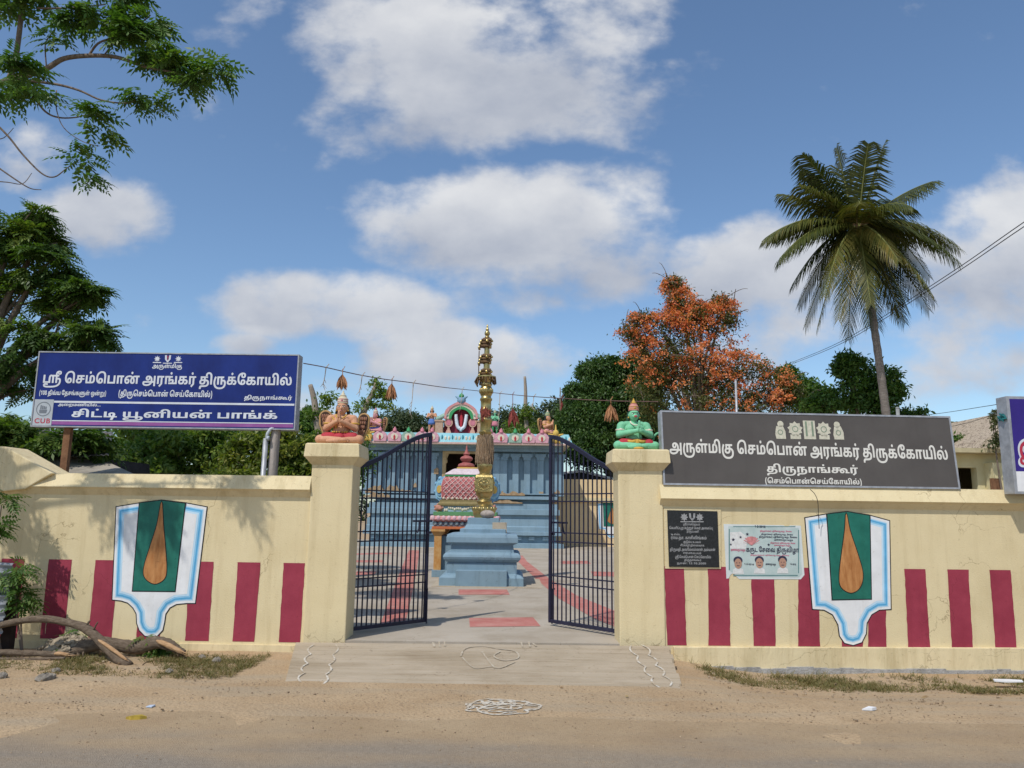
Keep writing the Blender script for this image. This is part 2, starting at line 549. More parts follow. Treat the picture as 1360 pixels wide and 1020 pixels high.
# ------------------------------------------------------------------ lettering
# outlines of the letters on the signs: advance, then contours as steps in x (doubled, odd = curve control point) and y
GLYPHS = {
0: [150,[[48,0,0,178,204,0,0,-178],[72,13,156,0,0,153,-156,0]]],
3: [65,[]],
6: [311,[[182,-36,-53,0,-75,13,-39,23,0,16,1,8,13,13,14,5,9,2,23,4,31,1,20,0,390,0,0,-29,-386,0,-5,0,-9,0,-5,-1,-2,-1,-5,-2,0,-4,1,-9,47,-10,50,0,6,0,53,0,71,11,45,20,8,12,2,7,3,5,1,8,0,4,1,14,-13,24,-33,16,-28,2,-5,1,-11,0,-6,0,-13,0,-23,-3,-13,-8,0,-6,1,-8,17,-8,14,0,13,0,19,8,0,10,1,9,-17,15,-12,7,54,7,11,-5,19,-12,11,-15,0,-11,1,-8,-9,-14,-21,-12,-37,-7,-28,0,-25,0,-45,10,-27,18,0,14,1,16,35,20,59,10,36,0,47,0,69,-13,47,-24,21,-30,0,-16,1,-5,-1,-10,-2,-4,0,-10,-15,-22,-69,-30,-103,-16,-66,0],[502,-38,0,179,82,0,0,-179]]],
8: [311,[[144,-80,-43,0,-59,12,-27,22,0,16,1,19,49,29,38,10,35,8,85,7,44,0,33,0,77,-5,32,-6,33,-6,49,-16,29,-24,0,-16,1,-24,-63,-26,-70,0,-39,0,-75,11,-36,9,-29,8,-49,20,-39,24,-18,14,-25,20,-23,42,0,26,1,23,35,43,69,33,107,20,74,0,67,0,99,-16,34,-15,27,-12,33,-29,15,-38,0,-27,0,-76,-82,0,0,62,1,26,-11,36,-21,26,-20,10,-21,11,-67,12,-46,0,-43,0,-71,-12,-53,-23,-29,-35,0,-23,1,-13,7,-23,17,-20,12,-12,17,-15,45,-25,53,-19,30,-6,19,-4,43,-4,22,0,33,0,31,13,0,10,1,11,-29,16,-24,5,-23,5,-65,5,-30,0,-39,0,-67,-6,-24,-7,-19,-5,-19,-14,0,-10,1,-10,29,-13,34,0,19,0,41,3,16,4,33,5,51,19,39,26,12,16,7,10,7,20,0,11,1,12,-9,22,-25,17,-26,3,-6,-1,-7,0,-9,1,-6,0,-11,0,-21,-3,-13,-7,0,-7,1,-7,17,-9,14,0,13,0,17,8,0,10,1,9,-17,15,-12,7,62,-2,9,-3,15,-11,9,-12,0,-6,1,-12,-19,-19,-41,-12,-34,0,-25,0,-43,10,-27,18,0,15,1,15,35,20,57,10,34,0,59,0,75,-21,39,-37,0,-23,1,-16,-11,-27,-10,-12,-9,-14,-37,-26,-47,-21,-30,-7,-33,-10,-77,-10]]],
10: [273,[[160,144,63,0,81,-14,41,-23,0,-15,1,-14,-27,-20,-45,-12,-59,-6,-32,-2,-60,-2,-9,0,-5,-2,0,-2,1,-2,7,-1,8,0,424,0,0,-29,-426,0,-35,0,-39,9,-13,13,0,7,1,7,15,14,37,10,32,1,44,2,47,2,49,7,19,12,0,7,1,9,-23,11,-39,5,-24,0,-12,0,-5,0,-15,0,-4,0,-17,0,-21,-6,0,-7,1,-7,19,-5,12,0,13,0,19,7,0,8,1,8,-15,14,-12,6,62,3,9,-3,15,-10,11,-13,0,-9,1,-18,-51,-19,-48,0,-25,0,-45,7,-27,16,0,14,1,14,33,19,65,9]]],
12: [225,[[140,-3,-35,0,-53,14,-29,28,0,20,1,23,35,31,28,10,21,7,49,8,65,3,46,0,16,0,2,-29,-46,0,-23,0,-33,-2,-25,-5,-12,-3,-17,-7,-21,-22,0,-17,1,-10,9,-14,21,-7,14,0,11,0,15,4,9,8,0,5,1,9,-17,9,-16,0,-19,0,-31,-11,-14,-8,-14,25,21,9,51,13,32,0,43,0,49,-23,0,-21,1,-15,-23,-21,-47,-11],[290,0,0,112,-26,0,4,29,174,0,0,-29,-70,0,0,-112]]],
15: [288,[[444,11,-31,0,-43,9,-23,18,0,12,1,3,5,10,4,4,8,0,-23,-7,-15,-17,0,-7,1,-10,17,-15,16,-5,9,-4,25,-4,37,-2,30,0,58,0,0,-29,-72,0,-27,0,-33,3,-18,2,-37,4,-45,19,-19,25,0,12,1,15,23,25,47,18,32,6,68,-14,-3,-6,-5,-11,0,-6,1,-8,15,-12,20,0,13,0,15,6,7,10,0,5,1,17,-45,24,-83,13,-60,0,-45,0,-73,-6,-55,-12,-18,-11,-2,-8,1,-3,-1,-5,0,-3,1,-7,9,-11,19,-7,14,0,19,0,19,9,0,8,1,8,-19,8,-14,0,-13,0,-27,-8,-12,-6,0,25,17,6,35,7,22,0,25,0,41,-9,23,-18,0,-13,1,-16,-27,-20,-45,-9,-30,0,-33,0,-49,13,-27,25,0,16,1,16,27,24,22,9,27,10,69,13,79,5,42,0,69,0,113,-12,42,-15,27,-9,31,-28,0,-18,1,-9,-11,-19,-25,-14,-43,-9],[240,-80,-35,0,-55,10,-31,21,0,16,1,10,13,19,14,10,68,-14,-5,-6,-7,-11,0,-5,1,-6,11,-10,21,-5,16,0,17,0,27,4,23,11,12,8,5,3,13,7,6,2,78,-6,-5,-4,-11,-8,-4,-4,-15,-13,-41,-19,-57,-10]]],
18: [234,[[152,-3,-41,0,-57,10,-31,20,0,15,1,14,33,20,73,12,60,0,114,0,31,0,41,-3,33,-5,14,-4,17,-6,21,-17,0,-12,1,-21,-53,-23,-48,0,-13,0,-31,1,-14,2,14,28,7,0,15,-2,10,0,19,0,23,8,0,9,1,5,-13,8,-21,3,-25,1,-14,0,-122,0,-17,0,-27,-1,-10,-3,-9,-2,-7,-7,0,-4,1,-9,31,-8,24,0,21,0,27,6,17,14,0,14,0,52,-72,0,0,-36,-76,-4,0,69,322,0,0,-29,-94,0,0,-51,1,-17,-13,-22,-16,-8,-17,-9,-57,-8]]],
20: [208,[[152,-3,-41,0,-57,10,-31,20,0,15,1,14,33,20,73,12,60,0,208,0,0,-28,-218,0,-17,0,-27,-1,-10,-3,-9,-2,-7,-7,0,-4,1,-9,31,-8,24,0,21,0,27,6,17,14,0,14,0,52,-72,0,0,-36,-76,-4,0,69,324,0,0,-29,-96,0,0,-51,1,-17,-15,-22,-14,-8,-17,-9,-57,-8]]],
21: [284,[[174,144,43,0,55,-8,35,-15,12,-8,-24,-3,11,11,35,15,45,8,28,0,47,0,61,-17,31,-28,0,-17,1,-20,-27,-28,-26,-8,-19,-6,-49,-7,-57,-3,-34,0,-120,0,-19,0,-29,-1,-21,-4,-8,-3,-11,-4,-11,-12,0,-7,1,-9,15,-14,29,-7,20,0,19,0,33,5,33,12,22,10,29,13,47,14,49,5,30,0,31,0,43,-7,31,-13,15,-17,0,-10,1,-11,-21,-19,-43,-11,-36,0,-29,0,-39,7,-21,11,-7,14,0,6,1,10,21,19,16,6,64,-3,-19,-7,-15,-13,0,-6,1,-8,17,-8,18,0,11,0,17,4,7,7,0,4,1,4,-5,6,-11,5,-17,3,-14,0,-11,0,-17,-2,-8,-2,-7,-2,-13,-4,-17,-8,-14,-7,-23,-12,-45,-16,-53,-8,-38,0,-49,0,-63,16,-27,26,0,16,1,16,25,21,20,7,17,7,45,7,55,3,34,0,104,0,29,0,45,2,35,5,14,4,13,6,13,14,0,10,1,12,-15,15,-25,8,-16,0,-13,0,-17,-4,-6,-4,-7,-4,-7,-15,0,-14,0,-22,-84,0,0,19,1,11,-7,16,-19,12,-35,7,-26,0,-3,0,-11,-1,-4,0,-14,-2,-17,-2,-21,-9,-7,-11,0,-6,1,-6,15,-11,18,0,17,0,17,9,0,7,1,6,-11,11,-27,6,-24,0,68,13,19,-1,31,-10,19,-16,0,-11,1,-19,-51,-22,-52,0,-33,0,-45,12,-21,21,0,13,1,18,43,25,71,13]]],
23: [188,[[36,0,0,141,84,0,0,-112,246,0,0,-29]]],
24: [467,[[140,-3,-35,0,-53,14,-29,29,0,20,1,26,53,38,97,20,68,0,33,0,53,-4,47,-9,24,-7,12,-5,39,-13,45,-35,0,-23,1,-17,-23,-23,-45,-11,-34,0,-35,0,-45,13,-23,23,0,15,1,14,17,24,31,22,22,9,14,6,31,11,71,10,44,0,29,0,49,-4,41,-8,24,-8,12,-6,23,-9,35,-21,17,-26,0,-14,1,-17,-23,-23,-45,-11,-32,0,-37,0,-45,13,-21,23,0,15,1,14,19,26,35,21,20,8,16,6,21,6,41,8,59,4,42,0,160,0,0,-29,-68,0,0,-112,-84,0,0,112,-18,0,-25,0,-33,-2,-25,-3,-17,-5,-10,-4,-15,-6,-21,-15,-9,-18,0,-9,1,-14,17,-11,12,0,11,0,13,7,7,10,0,7,1,10,-11,20,-25,16,-18,6,-21,8,-43,6,-28,0,-31,0,-45,-8,-16,-6,-15,-6,-23,-15,-11,-19,0,-11,1,-13,15,-12,14,0,11,0,13,7,7,10,0,7,1,15,-31,27,-30,9,-21,8,-51,7,-36,0,-39,0,-59,-13,-33,-20,-4,-13,-1,-2,1,-6,0,-4,1,-9,9,-14,21,-9,14,0,11,0,15,4,9,8,0,5,1,9,-17,9,-16,0,-19,0,-31,-11,-14,-8,-14,25,21,9,51,13,32,0,43,0,49,-23,0,-21,1,-15,-23,-21,-47,-11]]],
25: [234,[[152,-3,-41,0,-57,10,-31,20,0,15,1,14,33,20,75,12,60,0,88,0,55,0,79,-12,47,-28,0,-24,1,-18,-31,-24,-26,-9,-17,-5,-47,-8,-61,-4,-40,0,-46,0,-27,0,-23,-2,-10,-3,-5,-3,-9,-8,0,-8,1,-3,3,-5,0,-2,-82,-2,-1,5,1,11,0,6,1,11,19,17,16,6,11,3,25,5,39,2,26,0,56,0,39,0,55,2,37,7,12,5,11,5,11,13,0,9,1,10,-15,13,-25,7,-33,3,-20,0,-98,0,-17,0,-27,-1,-10,-3,-9,-2,-7,-7,0,-4,1,-9,31,-8,24,0,21,0,27,6,17,14,0,14,0,52,-72,0,0,-36,-76,-4,0,69,324,0,0,-29,-96,0,0,-51,1,-17,-13,-22,-16,-8,-17,-9,-57,-8]]],
26: [228,[[328,91,37,0,49,-14,25,-26,0,-19,1,-22,-29,-29,-26,-8,-15,-6,-43,-7,-53,-4,-34,0,-54,0,-27,0,-23,-2,-8,-3,-7,-3,-7,-8,0,-8,1,-3,1,-5,2,-2,-84,-2,1,5,-1,11,0,6,1,11,19,17,16,6,11,3,27,5,37,2,28,0,68,0,35,0,43,2,29,6,10,6,11,4,11,16,0,11,1,10,-9,14,-21,7,-14,0,-13,0,-19,-4,-10,-4,-4,29,15,3,35,5],[36,0,0,141,306,0,0,-29,-70,0,0,-112,-82,0,0,112,-70,0,0,-112]]],
27: [346,[[140,-3,-35,0,-53,14,-29,29,0,20,1,26,53,38,99,20,66,0,33,0,53,-4,47,-9,24,-7,12,-5,39,-13,45,-35,0,-23,1,-17,-23,-23,-45,-11,-32,0,-37,0,-45,13,-23,23,0,15,1,14,21,26,35,21,20,8,16,6,21,6,41,8,59,4,42,0,160,0,0,-29,-68,0,0,-112,-84,0,0,112,-18,0,-25,0,-33,-2,-25,-3,-17,-5,-10,-4,-15,-6,-21,-15,-9,-18,0,-9,1,-14,17,-11,12,0,11,0,13,7,7,10,0,7,1,15,-31,27,-30,9,-21,8,-51,7,-36,0,-39,0,-59,-13,-33,-20,-4,-13,-1,-3,1,-5,0,-4,1,-11,9,-14,21,-7,14,0,11,0,15,4,9,8,0,5,1,9,-17,9,-16,0,-19,0,-31,-11,-14,-8,-14,25,21,9,51,13,32,0,43,0,49,-23,0,-21,1,-15,-23,-21,-47,-11]]],
28: [210,[[36,0,0,141,84,0,0,-112,180,0,0,112,84,0,0,-141]]],
29: [238,[[316,144,49,0,61,-20,29,-34,0,-22,1,-20,-19,-26,-20,-7,-11,-6,-33,-6,-47,-3,-34,0,-248,0,0,141,84,0,0,-112,86,0,0,59,1,16,15,20,14,7,15,7,43,6],[322,115,-5,0,-11,-2,-4,-3,-5,-2,-5,-10,0,-11,0,-58,16,0,25,0,29,7,15,18,0,14,1,14,-9,21,-19,12]]],
30: [263,[[186,0,0,141,84,0,0,-112,134,0,0,112,84,0,0,-141],[128,-3,-19,0,-31,6,-12,6,-7,4,-11,11,-7,17,0,12,0,88,84,0,0,-86,1,-9,5,-12,6,-4,5,-2,13,-2,8,0,15,0,23,8,8,7,0,-29,-13,-7,-31,-8]]],
31: [177,[[164,-53,-52,24,82,38,0,103,-74,0,0,-112,-84,0,0,141,310,0,0,-29,-70,0,0,-112]]],
32: [249,[[332,144,47,0,65,-20,33,-38,0,-26,1,-31,-31,-39,-28,-12,-21,-8,-49,-10,-65,-4,-42,0,-58,0,-27,0,-23,-2,-8,-3,-7,-3,-7,-8,0,-8,1,-3,1,-5,2,-2,-82,-2,-1,5,-1,11,0,6,1,11,21,17,16,6,11,3,25,5,39,2,26,0,76,0,43,0,65,6,41,16,21,28,0,23,1,20,-17,24,-27,12,-20,0,-11,0,-17,-3,-6,-4,-9,-5,-5,-15,0,-12,0,-76,-84,0,0,75,1,14,-1,15,-8,5,-3,3,-11,3,-8,0,-7,0,-13,-3,-4,-3,-5,-5,-3,-15,0,-13,0,-76,-84,0,0,80,1,14,9,20,17,13,12,5,15,6,39,6,20,0,29,0,37,-7,29,-15,12,-12,-28,2,13,10,33,14,41,8]]],
33: [286,[[140,-3,-35,0,-53,15,-29,28,0,21,1,20,31,31,53,22,69,10,38,0,41,0,55,-8,20,-8,15,-6,23,-18,11,-26,2,-19,3,-6,3,-11,9,-8,6,-3,7,-2,15,-3,10,0,15,0,23,7,11,16,0,14,1,11,-11,25,-21,23,-18,11,68,20,37,-21,33,-43,0,-24,1,-19,-27,-31,-57,-18,-48,0,-25,0,-39,5,-16,6,-19,7,-21,25,-2,18,-1,9,-3,16,-7,13,-8,6,-9,6,-29,7,-24,0,-31,0,-47,-15,-25,-25,0,-17,1,-12,9,-14,21,-7,14,0,11,0,15,4,9,8,0,5,1,9,-17,9,-18,0,-17,0,-31,-11,-14,-8,-14,25,21,9,51,13,32,0,41,0,51,-23,0,-21,1,-15,-23,-21,-47,-11]]],
34: [301,[[140,-3,-35,0,-53,15,-29,28,0,21,1,21,31,30,49,22,65,10,34,0,29,0,47,-5,43,-11,22,-9,-36,-30,-17,11,-47,15,-36,0,-29,0,-45,-14,-23,-25,0,-18,1,-12,9,-14,21,-7,14,0,11,0,15,4,9,8,0,5,1,9,-19,9,-14,0,-19,0,-31,-11,-14,-8,-14,25,21,9,51,13,32,0,41,0,51,-23,0,-21,1,-15,-23,-21,-47,-11],[288,0,0,116,12,3,0,22,294,0,0,-29,-70,0,0,-112,-82,0,0,112,-70,0,0,-112]]],
35: [238,[[316,144,49,0,61,-20,29,-34,0,-22,1,-20,-19,-26,-20,-7,-11,-6,-33,-6,-47,-3,-34,0,-248,0,0,141,84,0,0,-112,86,0,0,59,1,16,15,20,14,7,15,7,43,6],[322,115,-5,0,-11,-2,-4,-3,-5,-2,-5,-10,0,-11,0,-58,16,0,25,0,29,7,15,18,0,14,1,14,-9,21,-19,12],[116,-9,11,0,23,-1,10,-1,-4,-26,-5,0,-13,1,-6,0,-13,0,-13,-4,0,-4,1,-3,11,-3,19,-2,10,0,12,0,23,0,33,5,23,9,6,8,5,2,19,4,31,2,24,0,46,-6,-21,-2,-19,-6,-4,-5,-13,-14,-41,-17,-57,-8,-38,0,-14,0,-29,0,-47,5,-16,6,-11,4,-13,13,0,9,1,15,47,19],[286,-47,-6,3,-19,2,-31,10,-19,18,-2,14,82,0,1,-5,7,-7,6,-2,9,-3,19,-1,16,0,54,0,0,-29]]],
36: [291,[[140,-3,-35,0,-53,14,-29,29,0,21,1,27,51,37,85,19,54,0,47,0,67,-12,43,-20,19,-26,0,-15,1,-11,-7,-22,-8,-9,98,0,0,112,82,0,0,-141,-264,0,-4,22,11,8,11,23,0,13,1,16,-21,21,-41,12,-32,0,-31,0,-47,-15,-23,-26,0,-16,1,-12,9,-14,21,-7,14,0,11,0,15,4,9,8,0,5,1,9,-17,9,-16,0,-19,0,-31,-11,-14,-8,-14,25,21,9,51,13,32,0,43,0,49,-23,0,-21,1,-15,-23,-21,-47,-11]]],
41: [177,[[36,0,0,141,310,0,0,-29,-70,0,0,-112,-82,0,0,112,-74,0,0,-112]]],
42: [79,[[-40,213,41,0,61,-11,18,-10,13,-7,21,-18,11,-28,0,-22,0,-117,-84,0,0,108,1,17,-3,25,-11,19,-12,6,-7,5,-23,4,-16,0,-19,0,-23,-8,-11,-11,0,-7,1,-6,9,-15,8,-8,-82,0,-5,6,-7,16,0,7,1,15,25,21,41,12,49,7]]],
46: [251,[[208,-3,-43,0,-67,14,-47,26,-23,37,0,22,1,27,39,43,67,30,89,17,54,0,39,0,69,-9,26,-10,23,-8,29,-22,13,-33,0,-23,0,-108,-82,0,0,94,1,14,-3,28,-13,24,-16,8,-11,8,-41,7,-28,0,-29,0,-57,-11,-45,-21,-27,-33,0,-24,1,-16,11,-24,17,-16,23,-10,14,-2,18,0,9,0,17,-1,8,0,27,0,19,13,0,9,1,8,-13,12,-18,0,-13,0,-19,-10,0,-10,1,-9,15,-16,8,-4,-68,2,-5,4,-11,16,0,10,1,13,23,20,47,12,34,0,39,0,49,-13,23,-22,0,-12,1,-17,-31,-23,-57,-11]]],
47: [200,[[244,-3,-47,0,-81,14,-59,27,-31,40,0,26,1,26,35,40,63,28,87,15,50,0,43,0,63,-12,33,-22,0,-17,1,-12,-23,-21,-45,-13,-38,0,-33,0,-45,12,-23,20,0,13,1,10,15,15,8,6,70,-1,-7,-3,-13,-16,0,-8,1,-11,21,-9,12,0,17,0,17,11,0,8,1,5,-9,10,-21,7,-20,0,-3,0,-17,-1,-12,-1,-21,-1,-43,-11,-35,-19,-21,-29,0,-19,1,-20,23,-28,37,-19,45,-10,24,-1,9,0,13,-1,6,0,21,0,23,7,11,10,0,6,1,8,-15,11,-16,0,-13,0,-19,-10,0,-9,1,-10,17,-16,8,-4,-72,1,-7,7,-11,13,0,11,1,13,23,20,47,12,36,0,39,0,47,-13,25,-21,0,-13,1,-15,-31,-23,-59,-13]]],
48: [328,[[140,-3,-35,0,-53,14,-29,29,0,20,1,26,53,38,99,20,66,0,33,0,53,-4,49,-9,22,-7,14,-4,37,-14,45,-35,0,-23,1,-17,-23,-22,-45,-12,-32,0,-35,0,-47,13,-23,24,0,15,1,13,17,24,29,22,18,8,12,6,29,12,65,10,36,0,57,0,71,-20,33,-33,0,-21,1,-15,-13,-27,-19,-23,-10,-8,-70,17,13,10,19,25,0,19,1,14,-19,22,-37,11,-24,0,-21,0,-31,-7,-14,-6,-15,-6,-19,-15,-11,-20,0,-12,1,-13,17,-11,12,0,11,0,15,7,5,10,0,7,1,15,-31,27,-28,9,-23,8,-51,7,-36,0,-39,0,-59,-13,-33,-20,-4,-13,-1,-2,1,-5,0,-5,1,-11,9,-14,21,-7,14,0,11,0,15,4,9,8,0,5,1,9,-17,9,-16,0,-19,0,-31,-11,-14,-8,-14,25,21,9,51,13,32,0,43,0,49,-23,0,-21,1,-15,-23,-21,-47,-11]]],
77: [234,[[152,-3,-41,0,-57,10,-31,20,0,15,1,14,33,20,73,12,60,0,114,0,31,0,41,-3,33,-5,14,-4,17,-6,21,-17,0,-12,1,-21,-53,-23,-48,0,-13,0,-31,1,-14,2,14,28,7,0,15,-2,10,0,19,0,23,8,0,9,1,5,-13,8,-21,3,-25,1,-14,0,-122,0,-17,0,-27,-1,-10,-3,-9,-2,-7,-7,0,-4,1,-9,31,-8,24,0,21,0,27,6,17,14,0,14,0,52,-72,0,0,-36,-76,-4,0,69,322,0,0,-29,-94,0,0,-51,1,-17,-13,-22,-16,-8,-17,-9,-57,-8],[246,165,-17,0,-25,12,0,10,1,10,27,12,18,0,21,0,27,-12,0,-10,1,-10,-25,-12]]],
78: [302,[[36,0,0,141,336,0,0,-29,-100,0,0,-29,13,4,33,4,20,0,33,0,43,-11,19,-18,0,-9,1,-8,-7,-12,-6,-4,100,0,-2,-29,-324,0,0,29,144,0,7,3,7,8,0,6,1,9,-17,7,-14,0,-9,0,-19,-4,-10,-3,0,-14,-84,0,0,71,-68,0,0,-112],[448,0,-10,29,46,0,0,112,84,0,0,-141],[302,165,-17,0,-25,12,0,10,1,10,27,12,18,0,21,0,27,-12,0,-10,1,-10,-25,-12]]],
79: [208,[[152,-3,-41,0,-57,10,-31,20,0,15,1,14,33,20,73,12,60,0,208,0,0,-28,-218,0,-17,0,-27,-1,-10,-3,-9,-2,-7,-7,0,-4,1,-9,31,-8,24,0,21,0,27,6,17,14,0,14,0,52,-72,0,0,-36,-76,-4,0,69,324,0,0,-29,-96,0,0,-51,1,-17,-15,-22,-14,-8,-17,-9,-57,-8],[246,165,-17,0,-25,12,0,10,1,10,27,12,18,0,21,0,27,-12,0,-10,1,-10,-25,-12]]],
82: [188,[[36,0,0,141,84,0,0,-112,246,0,0,-29],[202,165,-17,0,-25,12,0,10,1,10,27,12,18,0,21,0,27,-12,0,-10,1,-10,-25,-12]]],
86: [346,[[140,-3,-35,0,-53,14,-29,29,0,20,1,26,53,38,99,20,66,0,33,0,53,-4,47,-9,24,-7,12,-5,39,-13,45,-35,0,-23,1,-17,-23,-23,-45,-11,-32,0,-37,0,-45,13,-23,23,0,15,1,14,21,26,35,21,20,8,16,6,21,6,41,8,59,4,42,0,160,0,0,-29,-68,0,0,-112,-84,0,0,112,-18,0,-25,0,-33,-2,-25,-3,-17,-5,-10,-4,-15,-6,-21,-15,-9,-18,0,-9,1,-14,17,-11,12,0,11,0,13,7,7,10,0,7,1,15,-31,27,-30,9,-21,8,-51,7,-36,0,-39,0,-59,-13,-33,-20,-4,-13,-1,-3,1,-5,0,-4,1,-11,9,-14,21,-7,14,0,11,0,15,4,9,8,0,5,1,9,-17,9,-16,0,-19,0,-31,-11,-14,-8,-14,25,21,9,51,13,32,0,43,0,49,-23,0,-21,1,-15,-23,-21,-47,-11],[346,165,-17,0,-25,12,0,10,1,10,27,12,18,0,21,0,27,-12,0,-10,1,-10,-25,-12]]],
87: [210,[[36,0,0,141,84,0,0,-112,180,0,0,112,84,0,0,-141],[210,165,-17,0,-25,12,0,10,1,10,27,12,18,0,21,0,27,-12,0,-10,1,-10,-25,-12]]],
88: [238,[[316,144,49,0,61,-20,29,-34,0,-22,1,-20,-19,-26,-20,-7,-11,-6,-33,-6,-47,-3,-34,0,-248,0,0,141,84,0,0,-112,86,0,0,59,1,16,15,20,14,7,15,7,43,6],[322,115,-5,0,-11,-2,-4,-3,-5,-2,-5,-10,0,-11,0,-58,16,0,25,0,29,7,15,18,0,14,1,14,-9,21,-19,12],[238,165,-19,0,-25,12,0,10,1,10,27,12,20,0,19,0,27,-12,0,-10,1,-10,-25,-12]]],
89: [263,[[186,0,0,141,84,0,0,-112,134,0,0,112,84,0,0,-141],[128,-3,-19,0,-31,6,-12,6,-7,4,-11,11,-7,17,0,12,0,88,84,0,0,-86,1,-9,5,-12,6,-4,5,-2,13,-2,8,0,15,0,23,8,8,7,0,-29,-13,-7,-31,-8],[262,165,-17,0,-25,12,0,10,1,10,27,12,18,0,21,0,27,-12,0,-10,1,-10,-25,-12]]],
90: [177,[[164,-53,-52,24,82,38,0,103,-74,0,0,-112,-84,0,0,141,310,0,0,-29,-70,0,0,-112],[176,165,-17,0,-25,12,0,10,1,10,27,12,18,0,21,0,27,-12,0,-10,1,-10,-25,-12]]],
91: [249,[[332,144,47,0,65,-20,33,-38,0,-26,1,-31,-31,-39,-28,-12,-21,-8,-49,-10,-65,-4,-42,0,-58,0,-27,0,-23,-2,-8,-3,-7,-3,-7,-8,0,-8,1,-3,1,-5,2,-2,-82,-2,-1,5,-1,11,0,6,1,11,21,17,16,6,11,3,25,5,39,2,26,0,76,0,43,0,65,6,41,16,21,28,0,23,1,20,-17,24,-27,12,-20,0,-11,0,-17,-3,-6,-4,-9,-5,-5,-15,0,-12,0,-76,-84,0,0,75,1,14,-1,15,-8,5,-3,3,-11,3,-8,0,-7,0,-13,-3,-4,-3,-5,-5,-3,-15,0,-13,0,-76,-84,0,0,80,1,14,9,20,17,13,12,5,15,6,39,6,20,0,29,0,37,-7,29,-15,12,-12,-28,2,13,10,33,14,41,8],[250,165,-19,0,-25,12,0,10,1,10,27,12,18,0,21,0,27,-12,0,-10,1,-10,-25,-12]]],
92: [286,[[140,-3,-35,0,-53,15,-29,28,0,21,1,20,31,31,53,22,69,10,38,0,41,0,55,-8,20,-8,15,-6,23,-18,11,-26,2,-19,3,-6,3,-11,9,-8,6,-3,7,-2,15,-3,10,0,15,0,23,7,11,16,0,14,1,11,-11,25,-21,23,-18,11,68,20,37,-21,33,-43,0,-24,1,-19,-27,-31,-57,-18,-48,0,-25,0,-39,5,-16,6,-19,7,-21,25,-2,18,-1,9,-3,16,-7,13,-8,6,-9,6,-29,7,-24,0,-31,0,-47,-15,-25,-25,0,-17,1,-12,9,-14,21,-7,14,0,11,0,15,4,9,8,0,5,1,9,-17,9,-18,0,-17,0,-31,-11,-14,-8,-14,25,21,9,51,13,32,0,41,0,51,-23,0,-21,1,-15,-23,-21,-47,-11],[286,165,-17,0,-25,12,0,10,1,10,27,12,18,0,21,0,27,-12,0,-10,1,-10,-25,-12]]],
93: [301,[[140,-3,-35,0,-53,15,-29,28,0,21,1,21,31,30,49,22,65,10,34,0,29,0,47,-5,43,-11,22,-9,-36,-30,-17,11,-47,15,-36,0,-29,0,-45,-14,-23,-25,0,-18,1,-12,9,-14,21,-7,14,0,11,0,15,4,9,8,0,5,1,9,-19,9,-14,0,-19,0,-31,-11,-14,-8,-14,25,21,9,51,13,32,0,41,0,51,-23,0,-21,1,-15,-23,-21,-47,-11],[288,0,0,116,12,3,0,22,294,0,0,-29,-70,0,0,-112,-82,0,0,112,-70,0,0,-112],[302,165,-19,0,-25,12,0,10,1,10,27,12,20,0,19,0,27,-12,0,-10,1,-10,-25,-12]]],
95: [291,[[140,-3,-35,0,-53,14,-29,29,0,21,1,27,51,37,85,19,54,0,47,0,67,-12,43,-20,19,-26,0,-15,1,-11,-7,-22,-8,-9,98,0,0,112,82,0,0,-141,-264,0,-4,22,11,8,11,23,0,13,1,16,-21,21,-41,12,-32,0,-31,0,-47,-15,-23,-26,0,-16,1,-12,9,-14,21,-7,14,0,11,0,15,4,9,8,0,5,1,9,-17,9,-16,0,-19,0,-31,-11,-14,-8,-14,25,21,9,51,13,32,0,43,0,49,-23,0,-21,1,-15,-23,-21,-47,-11],[290,165,-17,0,-25,12,0,10,1,10,27,12,18,0,21,0,25,-12,0,-10,1,-10,-23,-12]]],
98: [364,[[140,-3,-35,0,-53,14,-29,29,0,21,1,20,31,31,51,22,69,10,36,0,35,0,51,-8,39,-16,16,-10,-36,-3,15,12,33,17,41,8,28,0,27,0,37,-7,12,-6,19,-8,15,-26,0,-18,0,-17,1,-12,9,-15,10,-4,5,-2,17,-3,8,0,17,0,21,7,13,16,0,14,1,11,-11,25,-23,23,-16,11,68,20,37,-21,33,-43,0,-24,1,-19,-27,-31,-59,-18,-46,0,-25,0,-41,5,-16,6,-11,5,-19,14,-9,21,0,16,0,14,1,12,-3,14,-6,5,-3,3,-11,3,-10,0,-7,0,-11,-3,-4,-3,-7,-4,-3,-15,0,-12,0,-78,-84,0,0,63,1,14,-7,20,-14,7,-9,5,-31,6,-22,0,-33,0,-47,-15,-23,-25,0,-17,1,-12,9,-14,21,-7,14,0,11,0,15,4,9,8,0,5,1,9,-17,9,-18,0,-17,0,-31,-11,-14,-8,-14,25,21,9,51,13,32,0,41,0,51,-23,0,-21,1,-15,-23,-21,-47,-11],[364,165,-19,0,-23,12,0,10,1,10,25,12,20,0,21,0,25,-12,0,-10,1,-10,-23,-12]]],
